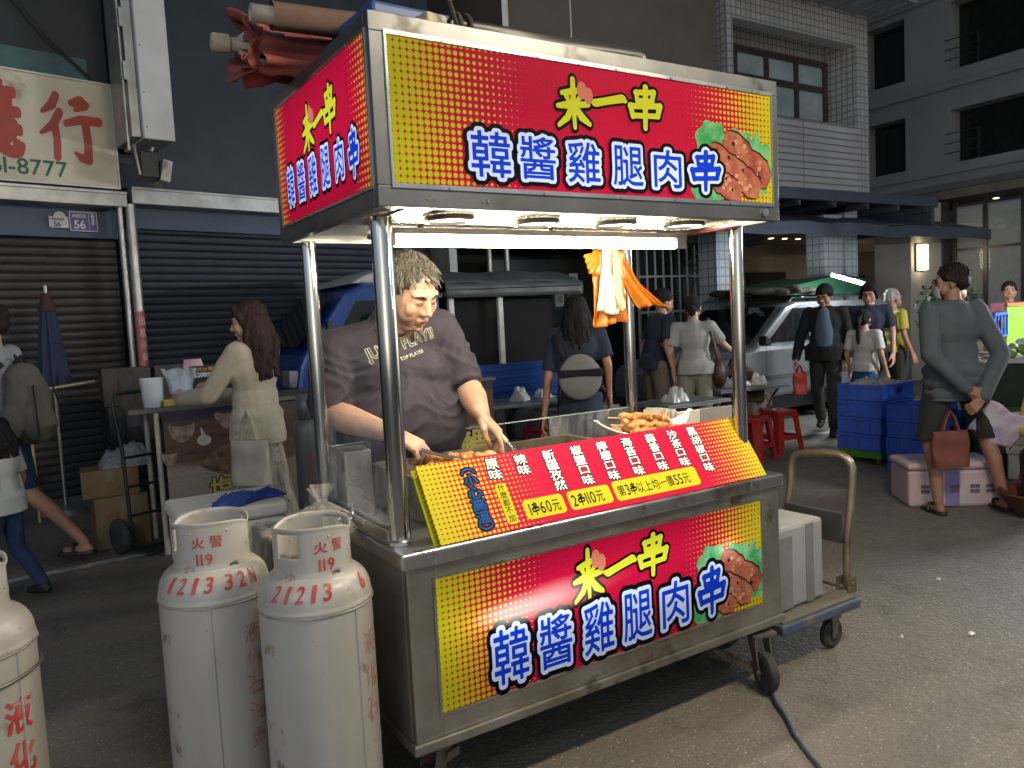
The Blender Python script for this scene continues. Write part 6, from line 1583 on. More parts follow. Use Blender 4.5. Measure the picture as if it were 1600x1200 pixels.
MB().grid(lambda u, v: V((-1.15+2.1*u, -.72+1.44*v, (.08+.26*u**.7*math.sin(PI*min(1,u*.93+.05)))*(1 if .08 < v < .92 else .0)*min(1, 8*min(u+.02,1.02-u))+.02*math.sin(9*u+6*v)*math.sin(7*v))), 50, 30).build('sheet', mat('tarp_green', (.02,.085,.04), .5, vs=4, col2=(.015,.055,.03), bmp=.1, bs=12), tp, smooth=True, ang=180)
br_ = thing('brown_load', 'brown bundle of rope and sacking on the front of the van roof', 'bundle', (7.75, 5.35, 1.582))
b = MB(); r_ = random.Random(9)
for k in range(26): b.ell((r_.uniform(-.50,.45), r_.uniform(-.5,.5), r_.uniform(.04,.09)), (.20,.12,.05), MX.Rotation(r_.uniform(0,3),3,'Z'))
me = blob(b, .02, 3); me.materials.append(mat('brown_sacking', (.05,.034,.024), .9, vs=6, col2=(.03,.02,.016))); link('sacking', me, br_)
# ---- folding tables with litter, red stools
STR = mat('stool_red', (.40,.022,.022), .38, vs=6, col2=(.30,.015,.015))
def stool(lab, x, y, rz, h=.42):
    t = thing('stool', lab, 'stool', (x, y, 0), rz, 'red plastic stools')
    b = MB(); b.box(-.125,-.125,h-.03,.125,.125,h); b.box(-.135,-.135,h-.045,.135,.135,h-.0305); b.build('seat', STR, t, bevel=.012)
    for sx in (-1, 1):
        for sy in (-1, 1):
            b = MB(); a = [(sx*.125,sy*.125),(sx*.125,sy*.06),(sx*.06,sy*.125)]; e = [(sx*.165,sy*.165),(sx*.165,sy*.11),(sx*.11,sy*.165)]
            b.add([V((*p, h-.045)) for p in a]+[V((*p, 0)) for p in e], [(0,1,4,3),(0,3,5,2)]); b.build('leg', STR, t, solid=.010)
    b = MB()
    for s in (-1, 1): b.box(-.145, s*.146-.004, .13, .145, s*.146+.004, .17); b.box(s*.146-.004, -.142, .13, s*.146+.004, .142, .17)
    b.build('stretcher', STR, t)
    return t
stool('red stool in front of the folding tables, straight above the middle of the menu board', 3.36, 4.30, R(10)); stool('red stool half hidden behind the white skewer plate near the hanging hand', 3.62, 3.72, R(30)); stool('second red stool close behind the bending shopper with the sling bag', 3.95, 3.95, R(12))
stool('left red stool beside the right posts of the cart', 5.05, 3.22, R(15)); stool('right red stool with visible legs beside the right posts of the cart', 5.60, 3.36, R(-8)); stool('red stool on the far side of the right hand table', 5.95, 4.15, R(5))
LITP = mat('crumpled_white', (.55,.54,.50), .7, vs=20)
def table(lab, x, y, rz, w, d, h, lit):
    t = thing('folding_table', lab, 'table', (x, y, 0), rz, 'folding tables')
    b = MB(); b.box(-w/2,-d/2,h-.022,w/2,d/2,h); b.box(-w/2-.008,-d/2-.008,h-.03,w/2+.008,d/2+.008,h-.0225); b.build('tabletop', mat('grey_tabletop', (.14,.145,.15), .4, vs=5), t, bevel=.004)
    for s in (-1, 1):
        b = MB(); q = w*.42*s; b.tube([(q,-d*.42,0),(q,d*.38,h-.03)], .013, 8); b.tube([(q*.97,d*.42,0),(q*.97,-d*.38,h-.03)], .013, 8); b.build('leg', CHROME, t, smooth=True)
    b = MB(); b.tube([(-w*.42,0,h*.45),(w*.42,0,h*.45)], .010, 8); b.build('crossbar', CHROME, t, smooth=True)
    for i, (px_, py_, s, lb) in enumerate(lit):
        c = thing('crumpled_bag', lb, 'plastic bag', tuple(MX.Translation((x, y, h)) @ MX.Rotation(rz, 4, 'Z') @ V((px_, py_, .001))), R(40*i))
        MB().grid(lambda u, v: crumple(u, v, s, s*.8, s*.62, 1.1*i+x, 5.), 36, 36).build('bag', LITP if i % 2 else glass('table_bag', (.6,.62,.6), .5, .25, .3), c, smooth=True, ang=180)
table('nearer folding table strewn with white litter below the truck bed', 3.15, 4.45, R(-8), 1.1, .6, .68, ((-.36,.05,.26,'big clear bag of litter on the left end of the nearer table'), (.05,-.05,.2,'crumpled white paper on the middle of the nearer table'), (.36,.05,.18,'clear crumpled bag on the right end of the nearer table')))
table('small folding table between the sling bag shopper and the truck', 3.55, 3.98, R(4), .62, .5, .62, ((.0,.0,.2,'crumpled clear bag on the small folding table'), (.16,.05,.14,'white paper scrap on the small folding table')))
table('folding table behind the right rear post of the cart', 4.15, 3.25, R(0), .75, .5, .66, ((-.1,-.05,.2,'crumpled clear bag on the table behind the rear post'),))
table('round the corner folding table with food beside the seated diners', 5.42, 3.75, R(-6), .9, .6, .66, ((-.1,-.1,.26,'heap of clear bags on the diners table'), (.2,-.12,.2,'white wrapping on the diners table')))
wr = thing('wheel_rim', 'grey wheel leaning below the nearer folding table', 'wheel', (2.75, 4.22, 0), R(-20))
b = MB(); b.tube([(.19*math.cos(2*PI*k/30), 0, .2+.19*math.sin(2*PI*k/30)) for k in range(30)], .02, 10, closed=True); b.build('tyre', RUBBER, wr, smooth=True)
b = MB()
for rr in (.13, .07): b.tube([(rr*math.cos(2*PI*k/30), 0, .2+rr*math.sin(2*PI*k/30)) for k in range(30)], .013, 8, closed=True)
for k in range(6): b.tube([(0,0,.2),(.15*math.cos(PI*k/3),0,.2+.15*math.sin(PI*k/3))], .01, 6)
b.build('rim', ALU, wr, smooth=True)
# ---- blue crates at the right
CRB = mat('crate_blue', (.05,.13,.56), .35, vs=5, col2=(.035,.09,.42))
gd = thing('crate_dolly', 'green plastic dolly carrying the left stack of blue crates', 'dolly', (5.80, 2.44, 0))
b = MB(); b.box(-.25,-.21,.055,.25,.21,.125)
for k in range(7): b.box(-.24+.075*k, -.217, .065, -.215+.075*k, -.2105, .118)
b.build('deck', mat('crate_green', (.06,.25,.03), .4, vs=6), gd, bevel=.006)
for x in (-.2, .2):
    for y in (-.16, .16): MB().lathe([(.012,-.012),(.027,-.012),(.027,.012),(.012,.012)], 14, (x, y, .028), MX.Rotation(R(90), 3, 'X')).build('wheel', mat('castor_orange', (.25,.09,.04), .6), gd)
for i, lab in enumerate(('bottom blue crate of the left stack, standing on the green dolly', 'second blue crate from the dolly in the left stack', 'third blue crate from the dolly in the left stack', 'top blue crate of the left stack, filled with clear bags')):
    crate(.50, .41, .146, CRB, 'blue_crate', lab, (5.80+.006*(i % 2), 2.44, .127+.148*i), R(1.5*(i-1)), 'stacked blue crates')
for i, lab in enumerate(('bottom blue crate of the right stack, standing on the road', 'second blue crate from the road in the right stack', 'third blue crate from the road in the right stack', 'top blue crate of the right stack behind the grey shirted man')):
    crate(.50, .40, .137, CRB, 'blue_crate', lab, (5.76, 1.93+.008*(i % 2), .139*i), R(-1+i), 'stacked blue crates')
c = thing('bagged_goods', 'clear bags of goods heaped in the top blue crate', 'bags', (5.80, 2.44, .66)); MB().grid(lambda u, v: crumple(u, v, .46, .37, .10, 3.3, 6.), 40, 40).build('bags', glass('goods_bag', (.42,.40,.36), .6, .2, .3), c, smooth=True, ang=180)
# ---- pink and white foam box behind the grey shirted man
pk = thing('foam_box', 'pink and white styrofoam box with purple tape and printed windows under the grey shirted man', 'foam box', (4.72, 1.22, 0), R(-40))
PKM = mat('pink_foam', (.52,.36,.38), .6, vs=2, col2=(.46,.42,.46), bmp=.05, bs=90, bd=.004)
b = MB(); b.box(-.30,-.19,.0,.30,.19,.26); b.box(-.31,-.20,.262,.31,.20,.31); bo = b.build('tub', PKM, pk, bevel=.025)
b = MB(); b.box(-.06,-.193,.01,.03,-.1905,.25); b.box(-.06,-.203,.27,.03,-.2005,.30); b.build('tape', mat('purple_tape', (.22,.20,.40), .4), bo)
for x in (-.22, -.03, .10, .20):
    b = MB()
    for q in range(2):
        for k in range(2): b.box(x+.032*k, -.1945, .10+.034*q, x+.028+.032*k, -.1912, .124+.034*q)
    b.build('printed_mark', mat('print_dark', (.16,.12,.18), .6), bo)
# ---- goods stall at the far right
gs = thing('goods_stall', 'low goods table with cloth at the far right edge of the market', 'market stall', (6.75, 1.55, 0), R(12))
b = MB(); b.box(-.6,-.35,.88,1.2,.4,.92); b.build('tabletop', WHITE, gs); b = MB(); b.box(-.58,-.33,.0,1.18,.38,.879); b.build('cloth_skirt', mat('dark_green_cloth', (.02,.04,.03), .8), gs)
crate(.46, .34, .22, CRB, 'blue_crate', 'blue crate raised on the far right goods stall behind the grey shirted man', (6.45, 1.86, 1.08), R(14), 'stacked blue crates')
c = thing('crate_stand', 'white box lifting the blue crate on the far right stall', 'box', (6.45, 1.86, .921), R(14)); MB().box(-.18,-.14,0,.18,.14,.157).build('box', LITP, c, bevel=.004)
c = thing('display_board', 'lime green and white display board with orange edge on the far right stall', 'board', (7.0, 1.72, .921), R(-8))
MB().box(-.28,-.01,0,.28,.01,.42).build('panel', mat('lime_panel', (.28,.62,.04), .5, vs=2), c); b = MB(); b.box(.10,-.016,0,.28,-.0105,.42); b.build('white_part', LITP, c); b = MB(); b.box(-.28,-.016,.4205,.28,.012,.45); b.build('orange_edge', mat('orange_edge', (.60,.20,.02), .5), c)
c = thing('sauce_bottle', 'orange squeeze bottle on white dishes at the far right stall', 'bottle', (6.14, 1.60, .985))
MB().lathe([(.05,0),(.055,.02),(.05,.09),(.03,.12),(.016,.14),(.012,.17)], 18).build('bottle', mat('orange_bottle', (.75,.22,.03), .35), c, smooth=True)
c = thing('dish_stack', 'stack of white dishes under the orange bottle', 'dishes', (6.16, 1.60, .921)); MB().lathe([(.05,0),(.10,.02),(.10,.026),(.05,.012),(.06,.03),(.105,.05),(.10,.055),(.05,.062)], 22).build('dishes', PAP, c, smooth=True)
gb = thing('green_basket', 'dark green woven basket low beside the goods stall', 'basket', (6.0, 1.42, 0)); MB().lathe([(.20,0),(.24,.3),(.25,.55),(.24,.56),(.22,.4)], 24, cap=False).build('basket', mat('dark_basket', (.025,.04,.02), .7, vs=30), gb, smooth=True)
# bags and shopping at the right edge
def bagthing(name, lab, cat, loc, rz, w, h, d, m, handle=.12, group=None, straps=True):
    t = thing(name, lab, cat, loc, rz, group)
    b = MB(); b.grid(lambda u, v: V((w/2*(1+.08*math.sin(PI*v))*math.copysign(abs(math.cos(2*PI*u))**.5, math.cos(2*PI*u)), d/2*(.35+.65*(1-v)**.6)*math.copysign(abs(math.sin(2*PI*u))**.6, math.sin(2*PI*u))+.006*math.sin(9*v+5*u), -handle-h+h*v)), 48, 14, True)
    b.add([V((w/2*math.copysign(abs(math.cos(2*PI*k/24))**.5, math.cos(2*PI*k/24)), d/2*math.copysign(abs(math.sin(2*PI*k/24))**.6, math.sin(2*PI*k/24)), -handle-h)) for k in range(24)], [tuple(range(24))])
    b.build('bag', m, t, smooth=True, ang=60)
    if straps:
        for s in (-1, 1):
            b = MB(); b.tube([(-w*.25, s*d*.12, -handle-.02), (-w*.12, s*.008, -handle*.35), (0, s*.005, 0), (w*.12, s*.008, -handle*.35), (w*.25, s*d*.12, -handle-.02)], .010, 8); b.build('strap', m, t, smooth=True)
    return t
bagthing('paper_bag', 'small red paper bag hanging from the hand of the man in the black jacket', 'paper bag', (6.43, 3.74, .80), R(-32), .14, .24, .07, mat('red_paper', (.50,.045,.035), .5, vs=4), .08)
bagthing('tote_bag', 'rust brown tote bag held behind the grey shirted man', 'tote bag', (4.36, .975, .70), R(-30), .235, .24, .09, mat('rust_leather', (.16,.045,.028), .7, vs=8, bmp=.1, bs=200), .13)
bagthing('tote_bag', 'cream canvas tote bag on the forearm of the long haired woman', 'tote bag', (.30, 2.79, 1.0), R(-45), .22, .26, .10, mat('cream_canvas', (.42,.38,.29), .8, vs=6, bmp=.15, bs=300), .17)
bagthing('carrier_bag', 'mint green net carrier bag beside the grey shirted man', 'carrier bag', (5.50, 1.42, .98), R(10), .24, .36, .16, mat('mint_net', (.12,.48,.40), .5, vs=24, col2=(.35,.60,.55)), .05)
bagthing('carrier_bag', 'red and white plastic carrier bag hanging in front of the mint bag', 'carrier bag', (5.40, 1.40, .88), R(10), .17, .22, .12, mat('red_white_plastic', (.45,.02,.03), .35, vs=14, col2=(.6,.45,.45)), .05)
sh = thing('picture_bag', 'white and lilac flower printed plastic bag held by the seated person in yellow', 'plastic bag', (4.70, .84, .56), R(-35)); sh.rotation_euler = (R(20), R(30), R(-35))
MB().grid(lambda u, v: V((-.16+.32*u, .012*math.sin(7*u+3*v), -.10+.24*v+.01*math.sin(9*u))), 20, 14).build('bag', mat('lilac_print', (.60,.58,.62), .35, vs=7, col2=(.36,.20,.40), patch=((.28,.30,.55), 5, .55)), sh, smooth=True, ang=180, solid=.012)
bk_ = thing('brown_basket', 'shallow red brown basket on the road at the right edge', 'basket', (4.72, .60, 0), R(10)); MB().lathe([(.12,0),(.2,.10),(.24,.16),(.23,.17),(.18,.10)], 24, cap=False).build('basket', mat('brown_wicker', (.10,.035,.02), .7, vs=40, bmp=.4, bs=60), bk_, smooth=True)
pp = thing('white_papers', 'white sheets of paper on the road beside the brown basket', 'paper', (4.95, .88, .004), R(20)); MB().grid(lambda u, v: crumple(u, v, .34, .22, .03, .7, 4.), 20, 16).build('paper', PAP, pp, smooth=True, ang=180)
# small plants and street signs in the arcade
for i, (x0, lab, tx) in enumerate(((6.14, 'left narrow white shop plate in the dark arcade', '日式按'), (6.42, 'right narrow white shop plate in the dark arcade', '手工茶'))):
    c = thing('shop_plate', lab, 'sign', (x0+.08, 7.86, 1.62)); MB().box(-.08,0,0,.08,.02,.50).build('plate', mat('dim_plate', (.16,.16,.155), .6), c)
    b = MB()
    for k, ch in enumerate(tx): put(b, ch, -.05, .34-.14*k, .05, .45-.14*k, 0, .02, fn=lambda p: V((p.x, -.003-p.z, p.y)))
    b.build('plate_lettering', mat('dim_ink', (.03,.03,.03), .6), c)
sgn = thing('arcade_sign', 'dark vertical sign with pale characters behind the vendor', 'sign', (3.62, 6.90, .98)); MB().box(-.22,0,0,.22,.05,1.05).build('board', mat('dark_signboard', (.03,.028,.026), .5), sgn)
b = MB()
for k, ch in enumerate('汽車庫'): put(b, ch, -.10, .78-.30*k, .10, .98-.30*k, 0, .02, fn=lambda p: V((p.x, -.004-p.z, p.y)))
b.build('sign_lettering', mat('dim_white', (.22,.22,.21), .6), sgn)
# potted shrub behind the shoppers
LEAF = mat('dark_leaf', (.035,.07,.025), .6, vs=9, col2=(.055,.10,.04))
def shrub(lab, x, y, z0, r, h, n, seed, pot=True):
    t = thing('shrub', lab, 'shrub', (x, y, 0)); r_ = random.Random(seed); b = MB()
    for k in range(n):
        a = r_.uniform(0, 2*PI); e = r_.uniform(-.6, 1.4); q = r_.uniform(.35, 1)**.6; c = V((r*q*math.cos(a)*math.cos(e), r*q*math.sin(a)*math.cos(e), z0+h*(.5+.5*q*math.sin(e))))
        d = V((r_.uniform(-1,1), r_.uniform(-1,1), r_.uniform(-.4,1))).normalized(); s = d.cross(V((0,.3,1))).normalized(); L = r_.uniform(.05,.11)
        b.add([c, c+d*L*.5+s*L*.28, c+d*L, c+d*L*.5-s*L*.28], [(0,1,2,3)])
    b.build('foliage', LEAF, t)
    b = MB(); b.tube([(0,0,.2),(.02,.01,z0+h*.4)], [.02,.012], 8); b.tube([(0,0,.3),(-.1,.05,z0+h*.6)], [.014,.006], 8); b.build('stem', mat('bark', (.06,.045,.03), .9), t)
    if pot: MB().lathe([(.16,0),(.2,.3),(.21,.3),(.18,.28)], 20).build('pot', mat('clay_pot', (.10,.06,.04), .8), t, smooth=True)
shrub('dark leafy potted shrub between the masked man and the pillar', 8.6, 3.3, .9, .38, .75, 900, 3)
shrub('sparse climbing plant by the window bars behind the shoppers', 8.9, 7.2, 1.4, .5, 1.6, 500, 5, False)

# more goods on and under the far right stall
GD = (('pale green cabbage heap at the left end of the goods table', (.22,.34,.12)), ('white bagged goods in the middle of the goods table', (.5,.5,.46)), ('pinkish bagged meat at the right of the goods table', (.45,.20,.18)), ('yellow fruit heap at the far end of the goods table', (.5,.36,.04)))
for i, (lab, c_) in enumerate(GD):
    t = thing('goods_heap', lab, 'goods', (6.35+.34*i, 1.42+.07*i, .921), 0); r_ = random.Random(50+i); b = MB()
    for k in range(14): b.ell((r_.gauss(0,.07), r_.gauss(0,.07), r_.uniform(.03,.10)), r_.uniform(.035,.055), None, 10, 7)
    b.build('heap', mat(['cabbage_green','white_goods','pink_goods','yellow_goods'][i], c_, .5, vs=14), t, smooth=True); prop(t, kind='stuff')
for i, (x, y, z, rz, lab) in enumerate(((5.95, 1.15, 0, 8, 'white foam box on the road below the goods table'), (6.02, 1.16, .262, -6, 'smaller white foam box stacked on the foam box below the goods table'))):
    t = thing('foam_box', lab, 'foam box', (x, y, z), R(rz)); MB().box(-.22,-.15,0,.2,.15,.20).build('tub', FOAM, t, bevel=.012); MB().box(-.23,-.16,.2005,.21,.16,.26).build('lid', FOAM, t, bevel=.012)
# ================================================================ the crowd
CRM = cloth('beige_knit', (.47,.41,.30), (.41,.355,.26), vs=45); CRMS = mat('patchwork_skirt', (.40,.34,.27), .85, vs=26, col2=(.16,.13,.10), stretch=(1,1,.16), patch=((.07,.065,.06), 20, .57))
WHT = cloth('white_cotton', (.55,.54,.50)); DEN = cloth('dark_denim', (.022,.035,.085), (.03,.05,.11)); GRT = cloth('grey_tee', (.25,.26,.28)); NVY = cloth('navy_cloth', (.028,.034,.058)); BLK = cloth('black_cloth', (.010,.010,.012), (.016,.016,.018))
DKT = cloth('dark_grey_trousers', (.035,.035,.036)); OLV = cloth('olive_shorts', (.022,.025,.020), (.03,.034,.028)); GYS = cloth('slate_shirt', (.085,.105,.115), (.065,.08,.09)); PGR = cloth('pale_grey_tee', (.34,.35,.33)); KHK = cloth('khaki_shorts', (.26,.25,.20)); BLG = cloth('blue_grey_tee', (.085,.12,.17)); YLW = cloth('yellow_shirt', (.48,.42,.06)); TEA = cloth('blue_skirt', (.01,.07,.18)); COR = cloth('coral_shirt', (.50,.13,.09)); BRT = cloth('brown_cloth', (.10,.065,.045)); MASK = mat('face_mask', (.50,.53,.54), .7); SHB = mat('dark_shoe', (.015,.015,.016), .5); SHW = mat('white_shoe', (.4,.4,.4), .6)
def mask(t, Mh):
    b = MB(); b.grid(lambda u, v: Mh @ V((.066*math.sin((u-.5)*2.5), -.060-.058*math.cos((u-.5)*2.5)+.012*abs(v-.45), -.105+.085*v)), 18, 8)
    for s in (-1, 1): b.tube([Mh @ V((s*.062,-.075,-.03)), Mh @ V((s*.083,-.02,-.0)), Mh @ V((s*.08,.02,-.01))], .0022, 5)
    b.build('face_mask', MASK, t, smooth=True, ang=180, solid=.002)
def longhair(L, spread=.08, wave=.02):
    def f(hb, Mh, j):
        r_ = random.Random(5)
        for k in range(26):
            a = R(-125+250*k/25)
            p0 = Mh @ V((.074*math.sin(a), .03+.066*math.cos(a), .0)); p0 = V(p0); q = p0+V((spread*.5*math.sin(a)+r_.uniform(-.01,.01), .03+.03*math.cos(a), -L*r_.uniform(.8,1.05)))
            m_ = (p0+q)/2+V((wave*math.sin(k*1.7), wave*math.cos(k*2.3)+.02, 0)); hb.cap(p0, .030, m_, .028); hb.cap(m_, .028, q, .012)
    return f
def ponytail(hb, Mh, j):
    p = Mh @ V((0,.11,.03)); hb.cap(p, .03, p+V((0,.05,-.06)), .034); hb.cap(p+V((0,.05,-.06)), .034, p+V((.01,.03,-.34)), .014)
# long haired woman by the fish stall
w, jw, Mw = person('woman with long dark hair in a beige cardigan and patchwork skirt at the fish stall', .42, 3.06, R(-138), 1.63, skin=SKIN3, hair=('long', HBRN, longhair(.36, .12)), top=('long', CRM, .030, .10), bottom=('skirt', CRMS, .86), shoe=('shoe', SHW),
    J={'wrL': (.13,-.43,1.10), 'elL': (.23,-.17,1.12), 'wrR': (-.16,-.40,1.08), 'elR': (-.24,-.12,1.10)}, head=(R(25), R(12)), seed=2)
# backpack man and child at the left edge
mbp, jb, Mb = person('man in a grey T-shirt with a backpack walking out of the left edge', -.93, 4.16, R(-122), 1.70, skin=SKIN, top=('short', GRT), bottom=('shorts', DEN), shoe=('sandal', SHB),
    J={'knL': (.10,-.22,.52), 'anL': (.10,-.30,.09), 'knR': (-.09,.06,.50), 'anR': (-.09,.42,.13), 'elL': (.25,-.02,1.12), 'wrL': (.24,-.24,1.02)}, seed=3)
c = thing('backpack', 'olive grey backpack with black straps on the man at the left edge', 'backpack', tuple(wpt(mbp, (0,.115,1.02))), R(-122))
me = MB(); me.ell((0,.09,.02), (.17,.12,.25)); me.ell((0,.15,-.10), (.14,.08,.12)); me.ell((0,.07,.2), (.13,.09,.10)); me.ell((.16,.06,-.08), (.05,.07,.12)); me.ell((-.16,.06,-.08), (.05,.07,.12))
skinned(me, .012, 'bag', cloth('olive_canvas', (.085,.082,.07), (.06,.058,.05)), c, 4, .006, 7, 5, 2)
b = MB(); b.tube([(-.10,.19,.16),(-.13,.215,.0),(-.12,.21,-.18)], .006, 6); b.tube([(.10,.19,.16),(.13,.215,.0),(.12,.21,-.18)], .006, 6); b.tube([(-.06,.06,.30),(0,.07,.34),(.06,.06,.30)], .012, 8)
for s in (-1,1): b.tube([(s*.10,.01,.28),(s*.12,-.10,.40),(s*.13,-.24,.28),(s*.13,-.26,.05),(s*.14,-.10,-.12),(s*.14,.02,-.16)], .018, 8)
b.build('strap', BLK, c, smooth=True)
gl_, jg, Mg = person('small girl with black hair in a white shirt and jeans at the left edge', -.93, 3.36, R(-128), 1.04, skin=SKIN, hair=('long', HBLK, longhair(.22, .06)), top=('short', WHT, .028, .06), bottom=('trousers', DEN), shoe=('shoe', SHB),
    J={'knL': (.10,-.10,.50), 'anL': (.11,-.10,.09), 'knR': (-.09,.02,.50), 'anR': (-.10,.24,.13)}, seed=4)
# shopper bending with a sling bag
hd_, jh, Mh_ = person('shopper with long black hair in dark clothes with a grey sling bag', 2.86, 3.00, R(150), 1.60, hair=('long', HBLK, longhair(.30, .05)), top=('short', NVY, .035, .20), bottom=('skirt', BLK, .80), shoe=('shoe', SHB), lean=R(6),
    J={'wrL': (.30,-.02,.72), 'elL': (.26,.02,1.0)}, seed=5)
c = thing('sling_bag', 'grey and black half moon sling bag across the back of the dark dressed shopper', 'sling bag', tuple(wpt(hd_, (.02,.155,1.06))), R(150))
b = MB(); me = MB(); me.ell((0,.05,-.02), (.17,.055,.17)); me.ell((0,.05,.06), (.13,.045,.10)); skinned(me, .010, 'bag', cloth('sling_grey', (.20,.20,.195)), c, 4)
b = MB(); b.box(-.168,.035,-.01,.168,.108,.045); b.build('black_band', BLK, c, bevel=.01); b = MB(); b.tube([(.12,.03,.12),(.16,-.06,.30),(.10,-.20,.36)], .02, 8); b.tube([(-.15,.03,-.08),(-.20,-.12,-.14)], .02, 8); b.build('strap', BLK, c, smooth=True)
# man in navy and woman in grey behind the rear post
person('man in a navy T-shirt and khaki trousers behind the orange bags', 4.62, 4.05, R(75), 1.68, top=('short', NVY), bottom=('trousers', cloth('khaki_trousers', (.13,.11,.085))), shoe=('shoe', SHB), lean=R(10), hair=('crop', HBLK), head=(0, R(18)), seed=6)
w2, jw2, Mw2 = person('woman in a pale grey T-shirt and black cap reaching over the table', 4.76, 3.66, R(128), 1.58, hair=('cap', BLK), top=('short', PGR), bottom=('trousers', KHK), shoe=('shoe', SHW), skin=SKIN3,
    J={'elR': (-.28,-.16,1.18), 'wrR': (-.42,-.34,1.04), 'elL': (.24,.06,1.12), 'wrL': (.20,-.12,.95)}, face=False, seed=7)
c = thing('shoulder_bag', 'brown leather shoulder bag on the woman in the pale grey T-shirt', 'shoulder bag', tuple(wpt(w2, (-.24,-.05,.95))), R(128))
me = MB(); me.ell((0,0,-.06), (.08,.13,.15)); skinned(me, .01, 'bag', mat('brown_leather', (.06,.03,.022), .5, vs=8), c, 3); b = MB(); b.tube([(0,.06,.06),(.05,.11,.30),(.09,.04,.47),(.06,-.08,.36),(0,-.07,.08)], .016, 8); b.build('strap', mat('brown_leather', (.06,.03,.022)), c, smooth=True)
SIT = dict(pel=(0,.05,.44), hipL=(.09,.03,.44), hipR=(-.09,.03,.44), knL=(.13,-.36,.47), knR=(-.13,-.36,.47), anL=(.13,-.34,.085), anR=(-.13,-.34,.085), che=(0,-.0,.74), nk=(0,-.03,.93), shL=(.17,-.01,.88), shR=(-.17,-.01,.88), elL=(.23,-.10,.64), elR=(-.23,-.10,.64), wrL=(.14,-.34,.68), wrR=(-.14,-.34,.68))
person('child with brown hair sitting at the table behind the grey T-shirt woman', 5.22, 4.02, R(-10), 1.45, hair=('long', HBRN, longhair(.10, .03)), top=('short', BRT), bottom=('trousers', DKT), shoe=('shoe', SHB), J=SIT, seed=8)
person('diner in brown sitting on a stool beside the right posts of the cart', 5.92, 3.98, R(-70), 1.62, hair=('crop', HBLK), top=('long', BRT), bottom=('trousers', cloth('taupe', (.17,.14,.11))), shoe=('shoe', SHB), J=dict(SIT, che=(0,-.18,.66), nk=(0,-.34,.74), shL=(.17,-.28,.74), shR=(-.17,-.28,.74), elL=(.22,-.32,.52), elR=(-.22,-.32,.52), wrL=(.10,-.50,.56), wrR=(-.10,-.50,.56)), seed=9)
# man in black jacket with red bag
rm, jr, Mr = person('man in an open black jacket over a blue grey T-shirt, carrying a red bag', 6.86, 3.72, R(-62), 1.66, hair=('short', HBLK), top=('long', BLK, .034, .06), bottom=('trousers', DKT), shoe=('shoe', SHB), head=(R(-14), R(20)),
    J={'wrR': (-.30,-.14,.86), 'elR': (-.27,-.0,1.10), 'anR': (-.10,.25,.12), 'knR': (-.10,.02,.5), 'anL': (.10,-.20,.085), 'knL': (.10,-.16,.5)}, seed=10)
b = MB(); b.ell((0,-.094,1.14), (.098,.070,.30)); b.ell((.01,-.094,.96), (.10,.070,.13)); skinned(b, .011, 'inner_shirt', BLG, rm, 3, .004)
b = MB()
for s in (-1, 1): b.tube([Mr @ V((s*.031+.024*math.cos(2*PI*k/14), -.108, .004+.018*math.sin(2*PI*k/14))) for k in range(14)], .0022, 5, closed=True); b.tube([Mr @ V((s*.055,-.106,.006)), Mr @ V((s*.08,-.02,.006))], .002, 5)
b.build('glasses', BLACKP, rm, smooth=True)
# girl, woman with glasses, masked man, coral shirt
person('girl with a long ponytail in a white T-shirt and blue skirt', 6.80, 3.20, R(95), 1.36, hair=('ponytail', HBLK, ponytail), top=('short', WHT), bottom=('skirt', TEA, .55), shoe=('shoe', SHW), skin=SKIN3, seed=11)
gw, jgw, Mgw = person('woman with glasses and tied black hair in dark clothes behind the ponytail girl', 7.38, 3.52, R(-66), 1.66, hair=('ponytail', HBLK, ponytail), top=('short', NVY), bottom=('trousers', DKT), shoe=('shoe', SHB), skin=SKIN3, head=(0, R(16)), seed=12)
b = MB()
for s in (-1, 1): b.tube([Mgw @ V((s*.031+.024*math.cos(2*PI*k/14), -.108, .004+.018*math.sin(2*PI*k/14))) for k in range(14)], .0022, 5, closed=True)
b.build('glasses', BLACKP, gw, smooth=True)
ym, jy, My = person('white haired masked man in a yellow shirt facing right', 8.12, 3.70, R(70), 1.58, hair=('crop', HWHT), top=('short', YLW), bottom=('trousers', DKT), shoe=('shoe', SHB), head=(R(10), R(5)), seed=13); mask(ym, My)
person('person with short black hair in a coral shirt just behind the grey shirted man', 6.62, 2.15, R(75), 1.62, hair=('crop', HBLK), top=('short', COR), bottom=('trousers', DKT), shoe=('shoe', SHB), seed=14)
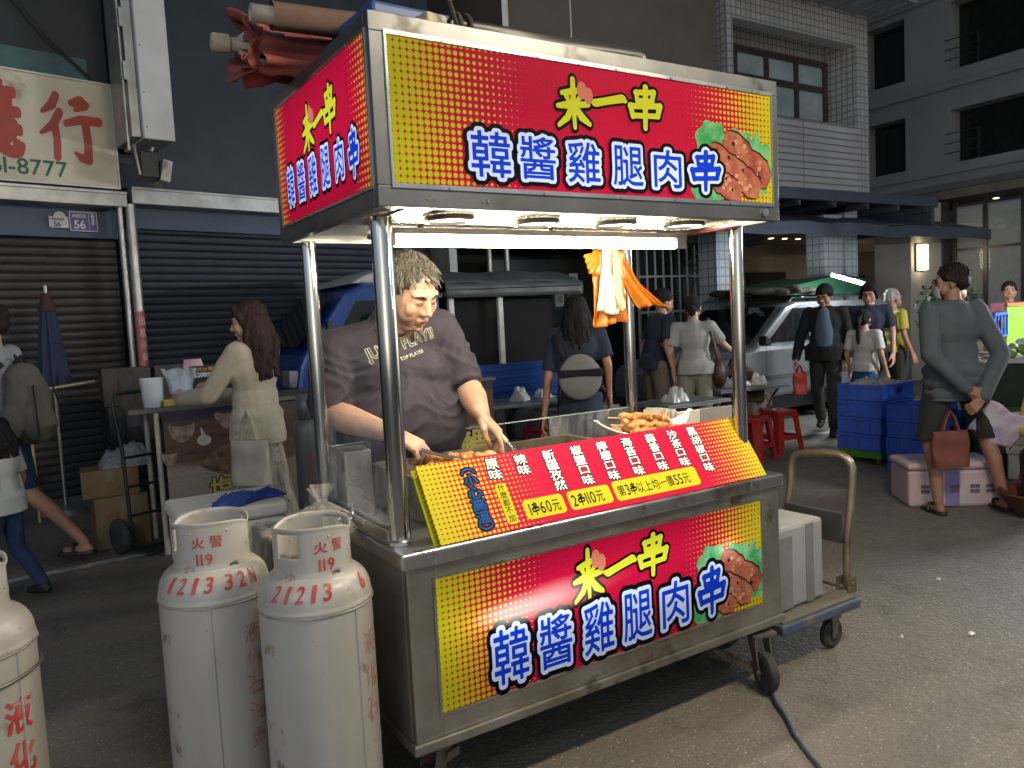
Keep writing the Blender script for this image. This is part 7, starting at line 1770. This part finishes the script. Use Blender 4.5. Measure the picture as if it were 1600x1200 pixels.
# grey shirted man with his hands behind his back
gm, jgm, Mgm = person('masked man in slate grey shirt and dark shorts, hands behind his back', 4.52, 1.03, R(152), 1.66, hair=('crop', HBLK), skin=SKIN2, top=('long', GYS, .030, .12), bottom=('shorts', OLV), shoe=('sandal', SHB), wid=.94, head=(R(58), R(6)), lean=R(3), vox=.010,
    J={'elL': (.245,.12,1.09), 'wrL': (.07,.24,.86), 'elR': (-.245,.12,1.07), 'wrR': (-.02,.25,.80), 'hipL': (.10,0,.90), 'hipR': (-.10,0,.90), 'knL': (.17,-.02,.50), 'knR': (-.22,.0,.50), 'anL': (.16,.06,.085), 'anR': (-.30,.07,.085)}, palm=(((-.9,.15,-.35),(0,1,.2)), ((.7,.1,-.6),(0,1,.2))), hands=('hold','grip'), seed=15)
mask(gm, Mgm)
# right edge: black shirt and jeans; seated person in yellow
person('person in a black shirt and blue jeans cut by the right edge', 6.22, .90, R(-85), 1.72, hair=('crop', HBLK), top=('long', BLK, .05, .05), bottom=('trousers', cloth('blue_jeans', (.055,.075,.11), (.04,.055,.085))), shoe=('shoe', SHB), wid=1.15, seed=16)
person('person in a yellow top and black trousers crouching on a stool at the right edge', 5.06, .64, R(-75), 1.38, hair=('long', HBLK, longhair(.2)), top=('long', YLW), bottom=('trousers', BLK), shoe=('shoe', SHB), skin=SKIN3, J=dict(SIT, elL=(.20,-.20,.66), elR=(-.20,-.20,.66), wrL=(.08,-.42,.70), wrR=(-.06,-.42,.62)), hands=('hold','hold'), seed=17)
stool('red stool under the crouching person at the right edge', 5.02, .68, R(10), .31)
# distant shoppers
person('distant shopper in pink beyond the far right stall', 9.6, 3.1, R(-60), 1.6, hair=('crop', HBLK), top=('short', cloth('dusty_pink', (.35,.13,.16))), bottom=('trousers', BLK), vox=.02, seed=18)
person('distant shopper in black with pale face beyond the far right stall', 10.1, 2.9, R(-40), 1.58, hair=('long', HBLK, longhair(.12)), top=('long', BLK), bottom=('trousers', BLK), vox=.02, seed=19)
bpy.data.objects.remove(_to)
